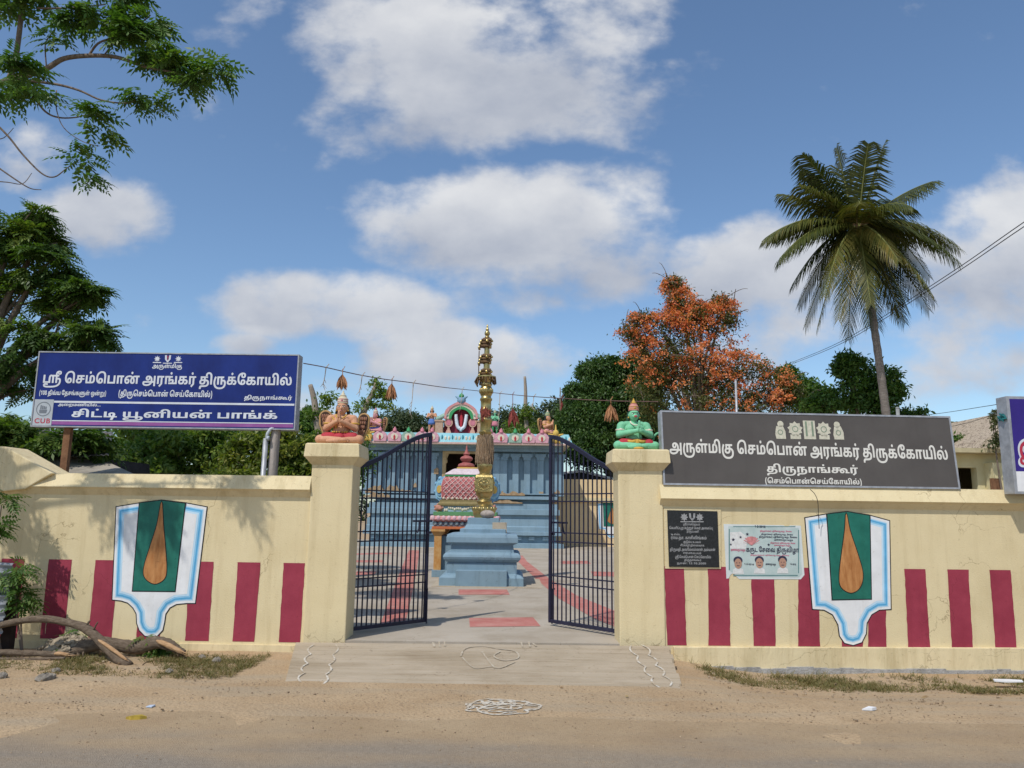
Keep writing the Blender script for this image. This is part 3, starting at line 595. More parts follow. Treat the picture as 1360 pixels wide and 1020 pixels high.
102: [302,[[286,-3,-39,0,-59,10,-31,20,0,15,1,14,33,20,75,12,60,0,76,0,53,0,73,-12,45,-22,21,-26,0,-15,1,-21,-27,-31,-51,-22,-65,-13,-77,-6,-40,0,-12,0,-65,0,-95,13,-63,24,-37,30,-17,33,0,16,0,4,1,21,19,37,33,33,18,13,64,-19,-15,-13,-25,-28,-11,-28,0,-13,0,-5,1,-18,25,-32,49,-24,79,-14,54,0,6,0,43,0,69,7,51,16,27,23,0,16,1,18,-29,21,-49,9,-32,0,-80,0,-17,0,-27,-1,-10,-3,-7,-2,-7,-6,0,-5,1,-9,29,-8,24,0,21,0,29,6,15,14,0,14,0,52,-72,0,0,-40,-74,-4,0,73,322,0,0,-29,-94,0,0,-51,1,-17,-15,-22,-16,-8,-17,-9,-57,-8]]],
103: [382,[[462,-3,-29,0,-47,10,-27,23,0,18,1,20,41,34,81,20,52,0,49,0,61,-12,33,-18,17,-22,0,-10,1,-11,-9,-16,-4,-4,86,0,0,-29,-168,0,-2,20,7,4,9,11,5,13,0,6,1,18,-45,20,-38,0,-25,0,-33,-7,-12,-7,-8,-6,-5,-5,-5,-13,0,-7,1,-12,19,-11,14,0,13,0,13,7,0,7,1,6,-9,10,-29,6,-28,0,-98,0,2,28,102,0,25,0,41,-4,35,-7,12,-6,13,-5,13,-16,0,-10,1,-20,-49,-23],[152,-3,-41,0,-57,10,-31,20,0,15,1,14,33,20,73,12,60,0,184,0,0,-28,-194,0,-17,0,-27,-1,-10,-3,-9,-2,-7,-7,0,-4,1,-9,31,-8,24,0,21,0,27,6,17,14,0,14,0,52,-72,0,0,-36,-76,-4,0,69,324,0,0,-29,-96,0,0,-51,1,-17,-15,-22,-14,-8,-17,-9,-57,-8]]],
107: [221,[[152,-3,-41,0,-57,10,-31,20,0,15,1,14,33,20,73,12,60,0,208,0,0,-28,-218,0,-17,0,-27,-1,-10,-3,-9,-2,-7,-7,0,-4,1,-9,31,-8,24,0,21,0,27,6,17,14,0,14,0,52,-72,0,0,-36,-76,-4,0,69,324,0,0,-29,-96,0,0,-51,1,-17,-15,-22,-14,-8,-17,-9,-57,-8],[340,213,57,0,51,-20,0,-16,1,-15,-41,-18,-42,0,-43,0,-37,18,0,15,1,8,21,18,16,7,44,-8,-11,-6,-13,-10,0,-8,1,-4,7,-5,11,-3,10,0,13,0,11,6,0,5,1,6,-21,5,-14,0,-11,0,-23,-2,-12,-2,-17,-4,-21,-14,0,-12,1,-5,5,-10,6,-5,-66,-6,-5,7,-5,14,0,9,1,9,17,19,37,17,59,10]]],
108: [246,[[152,-3,-41,0,-57,10,-31,20,0,15,1,14,33,20,73,12,60,0,294,0,0,-28,-304,0,-17,0,-27,-1,-10,-3,-9,-2,-7,-7,0,-4,1,-9,31,-8,24,0,21,0,27,6,17,14,0,14,0,52,-72,0,0,-36,-76,-4,0,69,324,0,0,-29,-96,0,0,-51,1,-17,-15,-22,-14,-8,-17,-9,-57,-8],[344,0,0,69,80,-2,0,-67]]],
114: [221,[[36,0,0,141,84,0,0,-112,312,0,0,-29],[276,121,31,0,41,-9,23,-13,11,-17,0,-8,1,-12,-9,-25,-8,-13,-56,-95,-76,10,40,69,4,6,10,19,7,11,11,20,0,10,1,7,-11,11,-14,0,-13,0,-15,-10,0,-10,1,-9,15,-17,23,-16,16,-9,-58,-17,-17,12,-31,20,-17,24,0,14,1,12,23,22,51,13]]],
116: [290,[[242,-79,-59,0,-81,21,-47,35,-23,48,0,27,0,4,1,27,25,48,47,39,69,28,91,15,56,0,45,0,73,-9,28,-10,23,-7,33,-18,23,-25,13,-35,0,-24,0,-85,-84,0,0,79,1,18,-7,33,-19,26,-20,9,-15,8,-49,10,-36,0,-35,0,-61,-11,-47,-21,-35,-32,-19,-41,0,-26,1,-31,23,-40,39,-22,49,-8,24,0,33,0,43,10,23,17,11,23,0,13,1,15,-9,19,-21,8,-14,0,-13,0,-21,-6,-12,-5,-4,29,13,4,39,7,18,0,37,0,51,-15,29,-32,0,-24,1,-24,-25,-35,-49,-23,-69,-11],[188,0,0,141,84,0,0,-141]]],
131: [210,[[300,-71,0,71,-264,0,0,141,84,0,0,-112,180,0,0,112,84,0,0,-212]]],
138: [320,[[548,31,25,0,43,-9,27,-19,0,-14,1,-18,-35,-23,-28,-8,-29,-8,-81,-9,-95,-3,-52,0,-36,0,-63,0,-93,4,-30,6,-27,4,-27,17,0,12,1,10,21,14,45,9,32,0,25,0,49,-4,18,-2,-10,-27,-13,2,-37,3,-16,0,-15,0,-13,-3,0,-4,1,-3,17,-4,39,-4,73,-1,54,0,22,0,35,0,59,1,53,3,43,5,16,4,21,5,23,11,0,8,1,8,-17,8,-18,0,-15,0,-23,-4,-10,-4,-2,28,13,4,39,5],[186,0,0,141,84,0,0,-112,134,0,0,112,84,0,0,-141],[128,-3,-19,0,-31,6,-12,6,-7,4,-11,11,-7,17,0,12,0,88,84,0,0,-86,1,-9,5,-12,6,-4,5,-2,13,-2,8,0,15,0,21,8,8,7,2,-29,-13,-7,-31,-8],[404,-34,0,50,84,7,0,-57]]],
140: [300,[[472,85,35,0,49,-14,29,-27,0,-20,1,-28,-41,-40,-71,-25,-97,-11,-56,0,-10,0,-45,0,-81,8,-71,18,-49,28,-27,38,0,26,0,4,1,19,19,37,33,33,18,13,66,-18,-25,-20,-29,-42,0,-20,0,-5,1,-20,25,-33,49,-23,77,-13,56,0,10,0,59,0,81,16,43,33,0,24,1,11,-9,14,-21,8,-14,0,-13,0,-21,-6,-12,-5,-4,29,13,4,39,7],[186,0,0,141,306,0,0,-29,-70,0,0,-112,-82,0,0,112,-70,0,0,-112]]],
143: [328,[[332,144,47,0,65,-20,33,-38,0,-27,1,-27,-21,-41,-20,-17,-2,-8,-35,-24,-121,-22,-84,0,-16,0,-47,0,-71,8,-37,19,0,14,1,7,11,8,8,4,9,3,29,3,24,0,470,0,0,-30,-172,0,-30,4,-258,0,-5,0,-7,-1,0,-3,1,-4,41,-6,42,0,10,0,63,0,83,12,24,14,6,10,13,9,19,25,9,28,0,14,1,20,-17,25,-27,12,-20,0,-11,0,-17,-3,-6,-4,-9,-5,-5,-15,0,-12,0,-76,-84,0,0,75,1,14,-1,15,-8,5,-3,3,-11,3,-8,0,-7,0,-13,-3,-4,-3,-5,-5,-3,-15,0,-13,0,-76,-84,0,0,80,1,14,9,20,17,13,12,5,15,6,39,6,20,0,29,0,37,-7,29,-15,12,-12,-28,2,13,10,33,14,41,8],[534,-44,0,185,84,0,0,-185]]],
145: [365,[[508,213,45,0,65,-12,24,-11,21,-8,23,-23,11,-31,0,-20,0,-108,-84,0,0,104,1,18,-5,24,-13,17,-10,6,-13,7,-33,7,-24,0,-29,0,-31,-9,-15,-14,0,-8,1,-7,9,-10,17,-8,25,-5,18,-1,-2,-33,-37,2,-63,16,-35,28,0,18,1,17,35,27,69,17],[140,-3,-35,0,-53,15,-29,28,0,21,1,20,31,31,53,22,69,10,38,0,41,0,55,-8,20,-8,15,-6,23,-18,11,-26,2,-19,3,-6,3,-11,9,-8,6,-3,7,-2,15,-3,10,0,15,0,23,7,11,16,0,14,1,11,-7,20,-15,19,-12,9,72,19,17,-11,23,-24,11,-26,0,-15,1,-19,-27,-31,-57,-18,-48,0,-25,0,-39,5,-16,6,-19,7,-21,25,-2,18,-1,9,-3,16,-7,13,-8,6,-9,6,-29,7,-24,0,-31,0,-47,-15,-25,-25,0,-17,1,-12,9,-14,21,-7,14,0,11,0,15,4,9,8,0,5,1,9,-17,9,-18,0,-17,0,-31,-11,-14,-8,-14,25,21,9,51,13,32,0,41,0,51,-23,0,-21,1,-15,-23,-21,-47,-11]]],
150: [423,[[718,85,37,0,49,-15,27,-27,0,-19,1,-22,-31,-33,-59,-23,-73,-15,-85,-8,-87,-3,-44,0,-36,0,-55,0,-111,6,-97,15,-73,27,-41,42,0,30,0,4,1,18,19,35,31,32,18,15,66,-18,-17,-15,-23,-27,-11,-26,0,-13,0,-3,1,-24,35,-33,61,-21,81,-10,93,-4,48,0,16,0,37,0,73,2,71,6,61,10,47,17,27,24,0,16,1,13,-21,18,-26,0,-11,0,-23,-6,-12,-5,-4,29,15,4,39,7],[284,-3,-35,0,-53,15,-29,28,0,21,1,21,31,30,49,22,65,10,34,0,29,0,47,-5,43,-11,22,-9,-34,-30,-19,11,-47,15,-36,0,-27,0,-45,-14,-25,-25,0,-18,1,-12,9,-14,21,-7,14,0,11,0,15,4,9,8,0,5,1,9,-17,9,-16,0,-19,0,-31,-11,-14,-8,-14,25,23,9,49,13,32,0,43,0,49,-23,0,-21,1,-15,-21,-21,-49,-11],[434,0,0,116,10,3,0,22,294,0,0,-29,-70,0,0,-112,-82,0,0,112,-70,0,0,-112]]],
163: [424,[[722,91,35,0,49,-14,27,-26,0,-18,1,-22,-29,-33,-51,-24,-36,-8,-43,-11,-111,-11,-119,-4,-62,0,-54,0,-45,0,-77,1,-59,4,-24,4,-25,5,-29,16,0,13,1,10,23,15,47,8,38,0,31,0,61,-5,20,-2,-12,-27,-13,2,-33,2,-31,2,-12,0,-17,0,-17,-3,0,-4,1,-3,21,-4,47,-4,79,-1,60,0,30,0,43,0,89,2,85,5,73,11,30,9,31,9,37,27,0,20,1,14,-23,16,-24,0,-13,0,-23,-6,-12,-5,-6,29,17,5,39,6],[36,0,0,141,84,0,0,-112,156,0,0,53,1,12,9,20,19,14,10,4,17,6,35,6,20,0,19,0,29,-5,10,-5,0,7,298,0,0,-29,-68,0,0,-112,-84,0,0,112,-70,0,0,-112,-82,0,0,82,1,10,-7,15,-13,8,-14,0,-7,0,-13,-3,-4,-3,-5,-5,-3,-15,0,-13,0,-76],[732,213,57,0,51,-20,0,-16,1,-15,-41,-18,-42,0,-43,0,-37,18,0,15,1,8,21,18,16,7,44,-8,-11,-6,-13,-10,0,-8,1,-4,7,-5,13,-3,8,0,13,0,11,6,0,5,1,6,-19,5,-16,0,-11,0,-21,-2,-12,-2,-19,-4,-21,-14,0,-12,1,-5,7,-10,4,-5,-64,-6,-7,7,-5,14,0,9,1,9,17,19,37,17,59,10]]],
175: [91,[[24,70,1,24,17,46,35,43,24,17,70,0,-21,-18,-31,-43,-15,-46,0,-23,1,-23,17,-45,31,-44,24,-19,-70,0,-23,18,-33,43,-15,47]]],
176: [91,[[156,69,1,-23,-15,-47,-31,-43,-24,-17,-70,0,23,19,33,42,17,46,0,23,1,23,-15,46,-31,42,-22,20,70,0,25,-18,33,-43,17,-47]]],
180: [83,[[16,60,0,33,134,0,0,-33]]],
181: [74,[[74,-3,-17,0,-27,10,0,12,1,12,29,10,18,0,21,0,27,-10,0,-12,1,-12,-25,-10]]],
183: [143,[[142,-2,-41,0,-55,21,-25,41,0,29,1,29,25,41,57,22,46,0,43,0,57,-21,27,-42,0,-28,1,-22,-13,-34,-29,-24,-47,-12],[142,30,13,0,19,8,9,15,5,22,0,14,1,15,-3,22,-7,14,-17,8,-12,0,-9,0,-17,-8,-9,-14,-3,-22,0,-15,1,-14,5,-22,11,-15,19,-8]]],
184: [143,[[216,0,-84,0,0,97,1,8,1,21,0,8,-3,-2,-15,-8,-6,-3,-40,-16,-42,26,118,47,74,0]]],
185: [143,[[16,0,0,29,92,47,27,12,31,17,13,15,0,7,1,7,-7,8,-19,4,-12,0,-17,0,-37,-10,-20,-8,-46,26,19,8,37,12,49,7,30,0,37,0,51,-13,29,-22,0,-14,1,-14,-21,-24,-43,-24,-30,-16,-40,-18,0,-2,144,0,0,-34]]],
191: [143,[[144,-3,-43,0,-55,12,-27,22,0,15,1,12,17,18,33,12,20,5,-15,5,-25,13,-15,16,0,11,1,14,33,19,55,10,32,0,33,0,53,-10,33,-19,0,-14,1,-12,-17,-16,-27,-12,-18,-4,19,-5,35,-13,23,-17,0,-12,1,-15,-29,-22,-55,-13],[142,28,25,0,25,11,0,8,1,6,-9,9,-19,8,-12,4,-8,2,-13,-4,-19,-8,-9,-10,0,-6,1,-9,23,-11],[144,112,9,2,19,6,11,8,0,6,1,8,-19,8,-18,0,-15,0,-19,-8,0,-8,1,-5,11,-8,17,-7]]],
192: [143,[[88,-2,-11,0,-25,0,-10,1,0,33,11,0,25,-2,12,0,31,0,41,8,25,13,13,19,0,12,-2,0,-5,-6,-19,-10,-27,-5,-22,0,-29,0,-43,13,-23,26,0,18,1,20,29,28,57,15,38,0,29,0,49,-10,37,-19,21,-31,0,-21,1,-14,-9,-30,-21,-26,-39,-21,-63,-11],[140,93,15,0,21,7,13,10,0,6,1,6,-5,11,-11,9,-15,6,-12,0,-19,0,-23,-14,0,-14,1,-13,21,-14]]],
193: [74,[[74,-3,-17,0,-27,10,0,12,1,12,29,10,18,0,21,0,27,-10,0,-12,1,-12,-25,-10],[74,96,-17,0,-27,10,0,12,1,12,29,10,18,0,21,0,27,-10,0,-12,1,-12,-25,-10]]]}
LINES = {
'a1': [163,3,46,20,88,46,28,41,86,3,6,31,78,18,90,3,25,42,140,77,47,18,41,30,42,92],
'a2': [6,140,93,29,42,102],
'a3': [175,184,183,191,3,25,42,95,30,3,47,25,20,78,18,150,93,3,15,86,143,176],
'a4': [175,25,42,140,46,20,88,46,28,41,86,3,46,20,89,47,18,41,30,42,92,176],
'a5': [25,42,140,26,41,78,103,90],
'a6': [6,48,32,29,24,42,30,42,92,181,181,181],
'a7': [20,42,82,114,3,138,27,42,30,86,3,28,41,78,77],
'b1': [6,140,93,29,42,102,3,46,20,88,46,28,41,86,3,6,31,78,18,90,3,25,42,140,77,47,18,41,30,42,92],
'b3': [175,46,20,88,46,28,41,86,46,20,89,47,18,41,30,42,92,176],
'p1': [163,31,41,29,46,21,30,88],
'p2': [46,36,34,42,87,131,32,3,108,91,143,79,3,108,36,90,3,6,48,29,87,131],
'p3': [25,42,140,87,28,24,42],
'p4': [114,181,12,98,181],
'p5': [31,41,29,181,26,41,181,3,18,41,20,42,145,78,18,88],
'p6': [102,116,88,28,3,10,28,30,88],
'p7': [107,90,18,41,35,42,3,26,42,48,27,36,41,18],
'p8': [25,42,140,29,25,42,3,6,33,47,29,33,88,29,41,93,3,6,88,29,41,93],
'p9': [20,41,90,28,41,18,3,10,28,30,88],
'p10': [163,3,46,20,88,46,28,41,86,3,46,20,89,47,18,41,30,42,92],
'p12': [26,41,93,193,3,184,185,181,184,183,181,185,183,183,192],
'q1': [18,140,23,3,47,20,48,36,3,25,42,140,36,42,35,41],
'q2': [25,42,140,26,41,78,103,90,3,28,25,42,47,27,41,140,3,18,140,23,3,47,20,48,36],
'q3': [6,48,27,36,140,88,3,36,140,18],
'q4': [184,180,185,180,185,183,184,191],
't1': [8]}



def _flat(a):
    c = []
    x = y = 0
    for i in range(0, len(a), 2):
        x += a[i]//2
        y += a[i+1]
        c.append((x*4, y*4, 1-a[i] % 2))
    n = len(c)
    pts = []
    for i in range(n):
        p, q = c[i], c[(i+1) % n]
        pts.append(p)
        if not p[2] and not q[2]:
            pts.append(((p[0]+q[0])/2, (p[1]+q[1])/2, 1))
    k = next(i for i, p in enumerate(pts) if p[2])
    pts = pts[k:]+pts[:k]
    r = []
    n = len(pts)
    for i, p in enumerate(pts):
        if p[2]:
            r.append(p[:2])
        else:
            a0, b0 = pts[i-1], pts[(i+1) % n]
            for t in (0.33, 0.67, ):
                r.append(((1-t)**2*a0[0]+2*t*(1-t)*p[0]+t*t*b0[0], (1-t)**2*a0[1]+2*t*(1-t)*p[1]+t*t*b0[1]))
    return r


GC = {}


def glyph(g):
    """outline of one letter as a filled flat mesh: (verts, faces, advance)"""
    if g in GC:
        return GC[g]
    adv, cs = GLYPHS[g]
    adv *= 4
    if not cs:
        GC[g] = ([], [], adv)
        return GC[g]
    vv, ee = [], []
    segs = []
    for q in cs:
        f = _flat(q)
        k = len(vv)
        n = len(f)
        vv += [Vector((x/1000, y/1000)) for x, y in f]
        ee += [(k+i, k+(i+1) % n) for i in range(n)]
        segs += [(f[i], f[(i+1) % n]) for i in range(n)]
    ov, oe, of = delaunay_2d_cdt(vv, ee, [], 0, 1e-5)[:3]
    vs = [(p.x, p.y, 0) for p in ov]
    fs = []
    for t in of:
        cx = sum(ov[i].x for i in t)/len(t)*1000
        cy = sum(ov[i].y for i in t)/len(t)*1000
        wn = 0
        for (x1, y1), (x2, y2) in segs:
            if (y1 <= cy < y2) or (y2 <= cy < y1):
                if x1+(cy-y1)*(x2-x1)/(y2-y1) > cx:
                    wn += 1 if y2 > y1 else -1
        if wn:
            fs.append(tuple(t))
    GC[g] = (vs, fs, adv)
    return GC[g]


def text(key, x0, x1, z0, h, m, parent, y=-0.003, name='lettering', slope=0.0):
    """one line of writing from x0 to x1, baseline z0 (z0+slope at the far end), letter body h high"""
    W = sum(GLYPHS[g][0]*4 for g in LINES[key])/1000
    sx = (x1-x0)/W
    sz = h/0.56
    mb = MB()
    x = 0
    for g in LINES[key]:
        vs, fs, adv = glyph(g)
        mb.add([(x0+(x+a)*sx, y, z0+b*sz+slope*(x+a)/W) for a, b, _ in vs], fs)
        x += adv/1000
    return mb.build(name, m, parent)


def inset(poly, d):
    """move every edge of a counter-clockwise polygon inwards by d"""
    n = len(poly)
    out = []
    for i in range(n):
        a, b, c = Vector(poly[i-1]), Vector(poly[i]), Vector(poly[(i+1) % n])
        e1, e2 = (b-a).normalized(), (c-b).normalized()
        n1, n2 = Vector((-e1.y, e1.x)), Vector((-e2.y, e2.x))
        k = 1+n1.dot(n2)
        q = (n1+n2)/max(k, 0.35)
        out.append(tuple(b+q*d))
    return out


def smooth_poly(pts, n=4):
    """Catmull-Rom through a closed list"""
    out = []
    m = len(pts)
    for i in range(m):
        p0, p1, p2, p3 = (Vector(pts[(i+k-1) % m]) for k in range(4))
        for j in range(n):
            t = j/n
            out.append(tuple(0.5*((2*p1)+(p2-p0)*t+(2*p0-5*p1+4*p2-p3)*t*t+(3*p1-p0-3*p2+p3)*t**3)))
    return out


def spline(pts, n=6):
    pts = [Vector(p) for p in pts]
    out = []
    m = len(pts)
    for i in range(m-1):
        p0, p1, p2, p3 = pts[max(i-1, 0)], pts[i], pts[i+1], pts[min(i+2, m-1)]
        for j in range(n):
            t = j/n
            out.append(0.5*((2*p1)+(p2-p0)*t+(2*p0-5*p1+4*p2-p3)*t*t+(3*p1-p0-3*p2+p3)*t**3))
    out.append(pts[-1])
    return out


# ------------------------------------------------------------------ materials of the place
CREAM = mat('cream_paint', (0.66, 0.545, 0.32), rough=0.8, scale=1.3, bump=0.2, col2=(0.73, 0.615, 0.38), thr=(0.3, 0.7), bscale=60)
CREAM_STAIN = mat('cream_paint_weathered', (0.57, 0.475, 0.275), rough=0.85, scale=1.6, bump=0.25, col2=(0.73, 0.61, 0.375), stretch=(1.5, 1, 0.35), thr=(0.3, 0.52), bscale=40)
MAROON = mat('maroon_paint', (0.27, 0.030, 0.055), rough=0.7, scale=3, col2=(0.34, 0.045, 0.075), bump=0.1, bscale=60)
WHITE = mat('white_paint', (0.76, 0.76, 0.76), rough=0.6, var=0.06, scale=4)
BLACK = mat('black_paint', (0.012, 0.012, 0.014), rough=0.5, var=0.2)
SKYB1 = mat('pale_blue_paint', (0.50, 0.68, 0.80), rough=0.6, var=0.05)
SKYB2 = mat('light_blue_paint', (0.24, 0.52, 0.74), rough=0.6, var=0.08)
SKYB3 = mat('blue_paint', (0.09, 0.36, 0.62), rough=0.6, var=0.1)
GREENP = mat('dark_green_paint', (0.012, 0.13, 0.095), rough=0.5, scale=5, col2=(0.02, 0.17, 0.125))
ORANGE = mat('orange_brown_paint', (0.36, 0.14, 0.04), rough=0.5, scale=6, col2=(0.56, 0.27, 0.10), stretch=(3, 1, 0.7), thr=(0.35, 0.7))
CONC = mat('concrete', (0.40, 0.33, 0.24), rough=0.92, scale=2.2, bump=0.25, col2=(0.49, 0.42, 0.32), thr=(0.3, 0.7))
NAVY = mat('navy_gate_paint', (0.020, 0.020, 0.042), rough=0.45, var=0.25, scale=9)
STEEL = mat('galvanised_steel', (0.36, 0.37, 0.39), rough=0.5, metal=0.35, scale=9, var=0.2)
BLUEW = mat('blue_temple_paint', (0.185, 0.285, 0.36), rough=0.8, scale=1.7, col2=(0.235, 0.345, 0.42), thr=(0.3, 0.7), bump=0.12, bscale=40)
REDFLOOR = mat('faded_red_floor_paint', (0.46, 0.15, 0.125), rough=0.9, scale=3.5, col2=(0.52, 0.27, 0.22), thr=(0.35, 0.75))

weather(CREAM, 0.16, 0.22, 0.7)
weather(CREAM_STAIN, 0.26, 0.3, 0.5)
weather(MAROON, 0.16, 0.3, 0.5, tint=(0.7, 0.62, 0.6))
weather(WHITE, 0.16, 0.16, 0.0, tint=(0.74, 0.72, 0.68))
weather(GREENP, 0.2, 0.3)
weather(ORANGE, 0.1, 0.3)
weather(BLUEW, 0.24, 0.25, 0.4, scale=0.8, tint=(0.62, 0.60, 0.55))
weather(CONC, 0.25, 0.4, 0.6)
weather(REDFLOOR, 0.3, 0.35, 0.5, stretch=(1, 1, 1))


# ------------------------------------------------------------------ ground, road, courtyard
def ground_z(x, y):
    """the verge falls away a little from the road towards the wall, more on the right"""
    t = max(0.0, min(1.0, (y-6.4)/2.6))
    t = t*t*(3-2*t)
    r = max(0.0, min(1.0, (x-1.6)/1.4))
    side = 0.06 + 0.17*r*r*(3-2*r)
    z = -side*t
    return z


def build_ground():
    nt = None
    m = mat('dry_soil', (0.385, 0.265, 0.15), rough=0.95, scale=1.1, col2=(0.485, 0.355, 0.215), bump=0.8, thr=(0.3, 0.7), bscale=38)
    nt = m.node_tree
    N, L = nt.nodes, nt.links
    b = N['Principled BSDF']
    base = b.inputs['Base Color'].links[0].from_socket
    tc = [n for n in N if n.type == 'TEX_COORD'][0]
    # grit and small dark crumbs
    v = N.new('ShaderNodeTexNoise')
    v.inputs['Scale'].default_value = 42
    v.inputs['Detail'].default_value = 6
    v.inputs['Roughness'].default_value = 0.7
    L.new(tc.outputs['Object'], v.inputs['Vector'])
    r = N.new('ShaderNodeValToRGB')
    r.color_ramp.elements[0].position = 0.30
    r.color_ramp.elements[0].color = (0.50, 0.47, 0.44, 1)
    r.color_ramp.elements[1].position = 0.50
    r.color_ramp.elements[1].color = (1, 1, 1, 1)
    L.new(v.outputs[0], r.inputs[0])
    mu = N.new('ShaderNodeMix')
    mu.data_type = 'RGBA'
    mu.blend_type = 'MULTIPLY'
    mu.inputs[0].default_value = 1
    L.new(base, mu.inputs[6])
    L.new(r.outputs[0], mu.inputs[7])
    # greyer dust streaks along the road direction
    mp = N.new('ShaderNodeMapping')
    mp.inputs['Scale'].default_value = (0.35, 1.7, 1)
    L.new(tc.outputs['Object'], mp.inputs[0])
    v2 = N.new('ShaderNodeTexNoise')
    v2.inputs['Scale'].default_value = 1.5
    v2.inputs['Detail'].default_value = 5
    L.new(mp.outputs[0], v2.inputs['Vector'])
    r2 = N.new('ShaderNodeValToRGB')
    r2.color_ramp.elements[0].position = 0.45
    r2.color_ramp.elements[0].color = (0, 0, 0, 1)
    r2.color_ramp.elements[1].position = 0.7
    r2.color_ramp.elements[1].color = (0.7, 0.7, 0.7, 1)
    L.new(v2.outputs[0], r2.inputs[0])
    m2 = N.new('ShaderNodeMix')
    m2.data_type = 'RGBA'
    L.new(r2.outputs[0], m2.inputs[0])
    L.new(mu.outputs[2], m2.inputs[6])
    m2.inputs[7].default_value = (0.36, 0.29, 0.20, 1)
    L.new(m2.outputs[2], b.inputs['Base Color'])
    xs = [-600, -200, -60, -20] + [-12+0.5*i for i in range(49)] + [20, 60, 200, 600]
    ys = [-300, -60, -10, 0, 3, 5] + [6+0.25*i for i in range(18)] + [10.75, 11.5, 14, 20, 30, 60, 200, 900]
    vs = []
    for y in ys:
        for x in xs:
            z = ground_z(x, y) if abs(x) <= 13 else ground_z(x, y)
            if 5.5 < y < 9.6 and abs(x) < 12.5:
                z += (0.012*math.sin(3.1*x+1.7*y)*math.sin(2.3*y-x) + random.uniform(-0.006, 0.006))*(1 if abs(x+0.1) > 1.6 else 0)
            if y > 10:
                z -= 0.02
            vs.append((x, y, z))
    n = len(xs)
    fs = [(j*n+i, j*n+i+1, (j+1)*n+i+1, (j+1)*n+i) for j in range(len(ys)-1) for i in range(n-1)]
    me = bpy.data.meshes.new('ground')
    me.from_pydata(vs, [], fs)
    me.materials.append(m)
    me.polygons.foreach_set('use_smooth', [True]*len(fs))
    o = bpy.data.objects.new('ground', me)
    C.objects.link(o)
    tag(o, kind='structure')


def build_road():
    m = mat('dusty_asphalt', (0.225, 0.19, 0.15), rough=0.9, scale=40.0, col2=(0.31, 0.265, 0.21), bump=0.8, bscale=120)
    nt = m.node_tree
    N, L = nt.nodes, nt.links
    b = N['Principled BSDF']
    base = b.inputs['Base Color'].links[0].from_socket
    tc = [n for n in N if n.type == 'TEX_COORD'][0]
    sp = N.new('ShaderNodeSeparateXYZ')
    L.new(tc.outputs['Object'], sp.inputs[0])
    mp = N.new('ShaderNodeMapping')
    mp.inputs['Scale'].default_value = (0.5, 2.2, 1)
    L.new(tc.outputs['Object'], mp.inputs[0])
    n = N.new('ShaderNodeTexNoise')
    n.inputs['Scale'].default_value = 1.6
    n.inputs['Detail'].default_value = 7
    L.new(mp.outputs[0], n.inputs['Vector'])
    a = N.new('ShaderNodeMath')
    a.operation = 'MULTIPLY_ADD'
    L.new(n.outputs[0], a.inputs[0])
    a.inputs[1].default_value = 1.6
    L.new(sp.outputs[1], a.inputs[2])
    mr = N.new('ShaderNodeMapRange')
    mr.interpolation_type = 'SMOOTHSTEP'
    L.new(a.outputs[0], mr.inputs[0])
    mr.inputs[1].default_value = 5.5
    mr.inputs[2].default_value = 6.95
    mx = N.new('ShaderNodeMix')
    mx.data_type = 'RGBA'
    L.new(mr.outputs[0], mx.inputs[0])
    L.new(base, mx.inputs[6])
    sn = N.new('ShaderNodeTexNoise')
    sn.inputs['Scale'].default_value = 1.1
    sn.inputs['Detail'].default_value = 6
    sn.inputs['Roughness'].default_value = 0.62
    L.new(tc.outputs['Object'], sn.inputs['Vector'])
    sr = N.new('ShaderNodeValToRGB')
    sr.color_ramp.elements[0].position, sr.color_ramp.elements[1].position = 0.3, 0.7
    sr.color_ramp.elements[0].color = (0.375, 0.26, 0.149, 1)
    sr.color_ramp.elements[1].color = (0.475, 0.35, 0.212, 1)
    L.new(sn.outputs[0], sr.inputs[0])
    g2 = N.new('ShaderNodeTexNoise')
    g2.inputs['Scale'].default_value = 42
    g2.inputs['Detail'].default_value = 6
    g2.inputs['Roughness'].default_value = 0.7
    L.new(tc.outputs['Object'], g2.inputs['Vector'])
    gr = N.new('ShaderNodeMapRange')
    gr.inputs[1].default_value, gr.inputs[2].default_value = 0.30, 0.50
    gr.inputs[3].default_value, gr.inputs[4].default_value = 0.5, 0.0
    L.new(g2.outputs[0], gr.inputs[0])
    gm = N.new('ShaderNodeMix')
    gm.data_type = 'RGBA'
    gm.blend_type = 'MULTIPLY'
    L.new(gr.outputs[0], gm.inputs[0])
    L.new(sr.outputs[0], gm.inputs[6])
    gm.inputs[7].default_value = (0.5, 0.47, 0.44, 1)
    L.new(gm.outputs[2], mx.inputs[7])
    L.new(mx.outputs[2], b.inputs['Base Color'])
    mb = MB()
    xs = [-300, -60, -20] + [-12+0.4*i for i in range(61)] + [20, 60, 300]
    top = [(x, 6.33+(0.06*math.sin(x*1.9)+random.uniform(-0.05, 0.05) if abs(x) < 13 else 0), 0.006) for x in xs]
    mid = [(x, 5.0, 0.010) for x in xs]
    lo = [(x, -3.0, 0.010) for x in xs]
    n_ = len(xs)
    vs = lo+mid+top
    fs = [(j*n_+i, j*n_+i+1, (j+1)*n_+i+1, (j+1)*n_+i) for j in range(2) for i in range(n_-1)]
    mb.add(vs, fs)
    tag(mb.build('road', m), kind='structure')


ZC = 0.08   # level of the courtyard


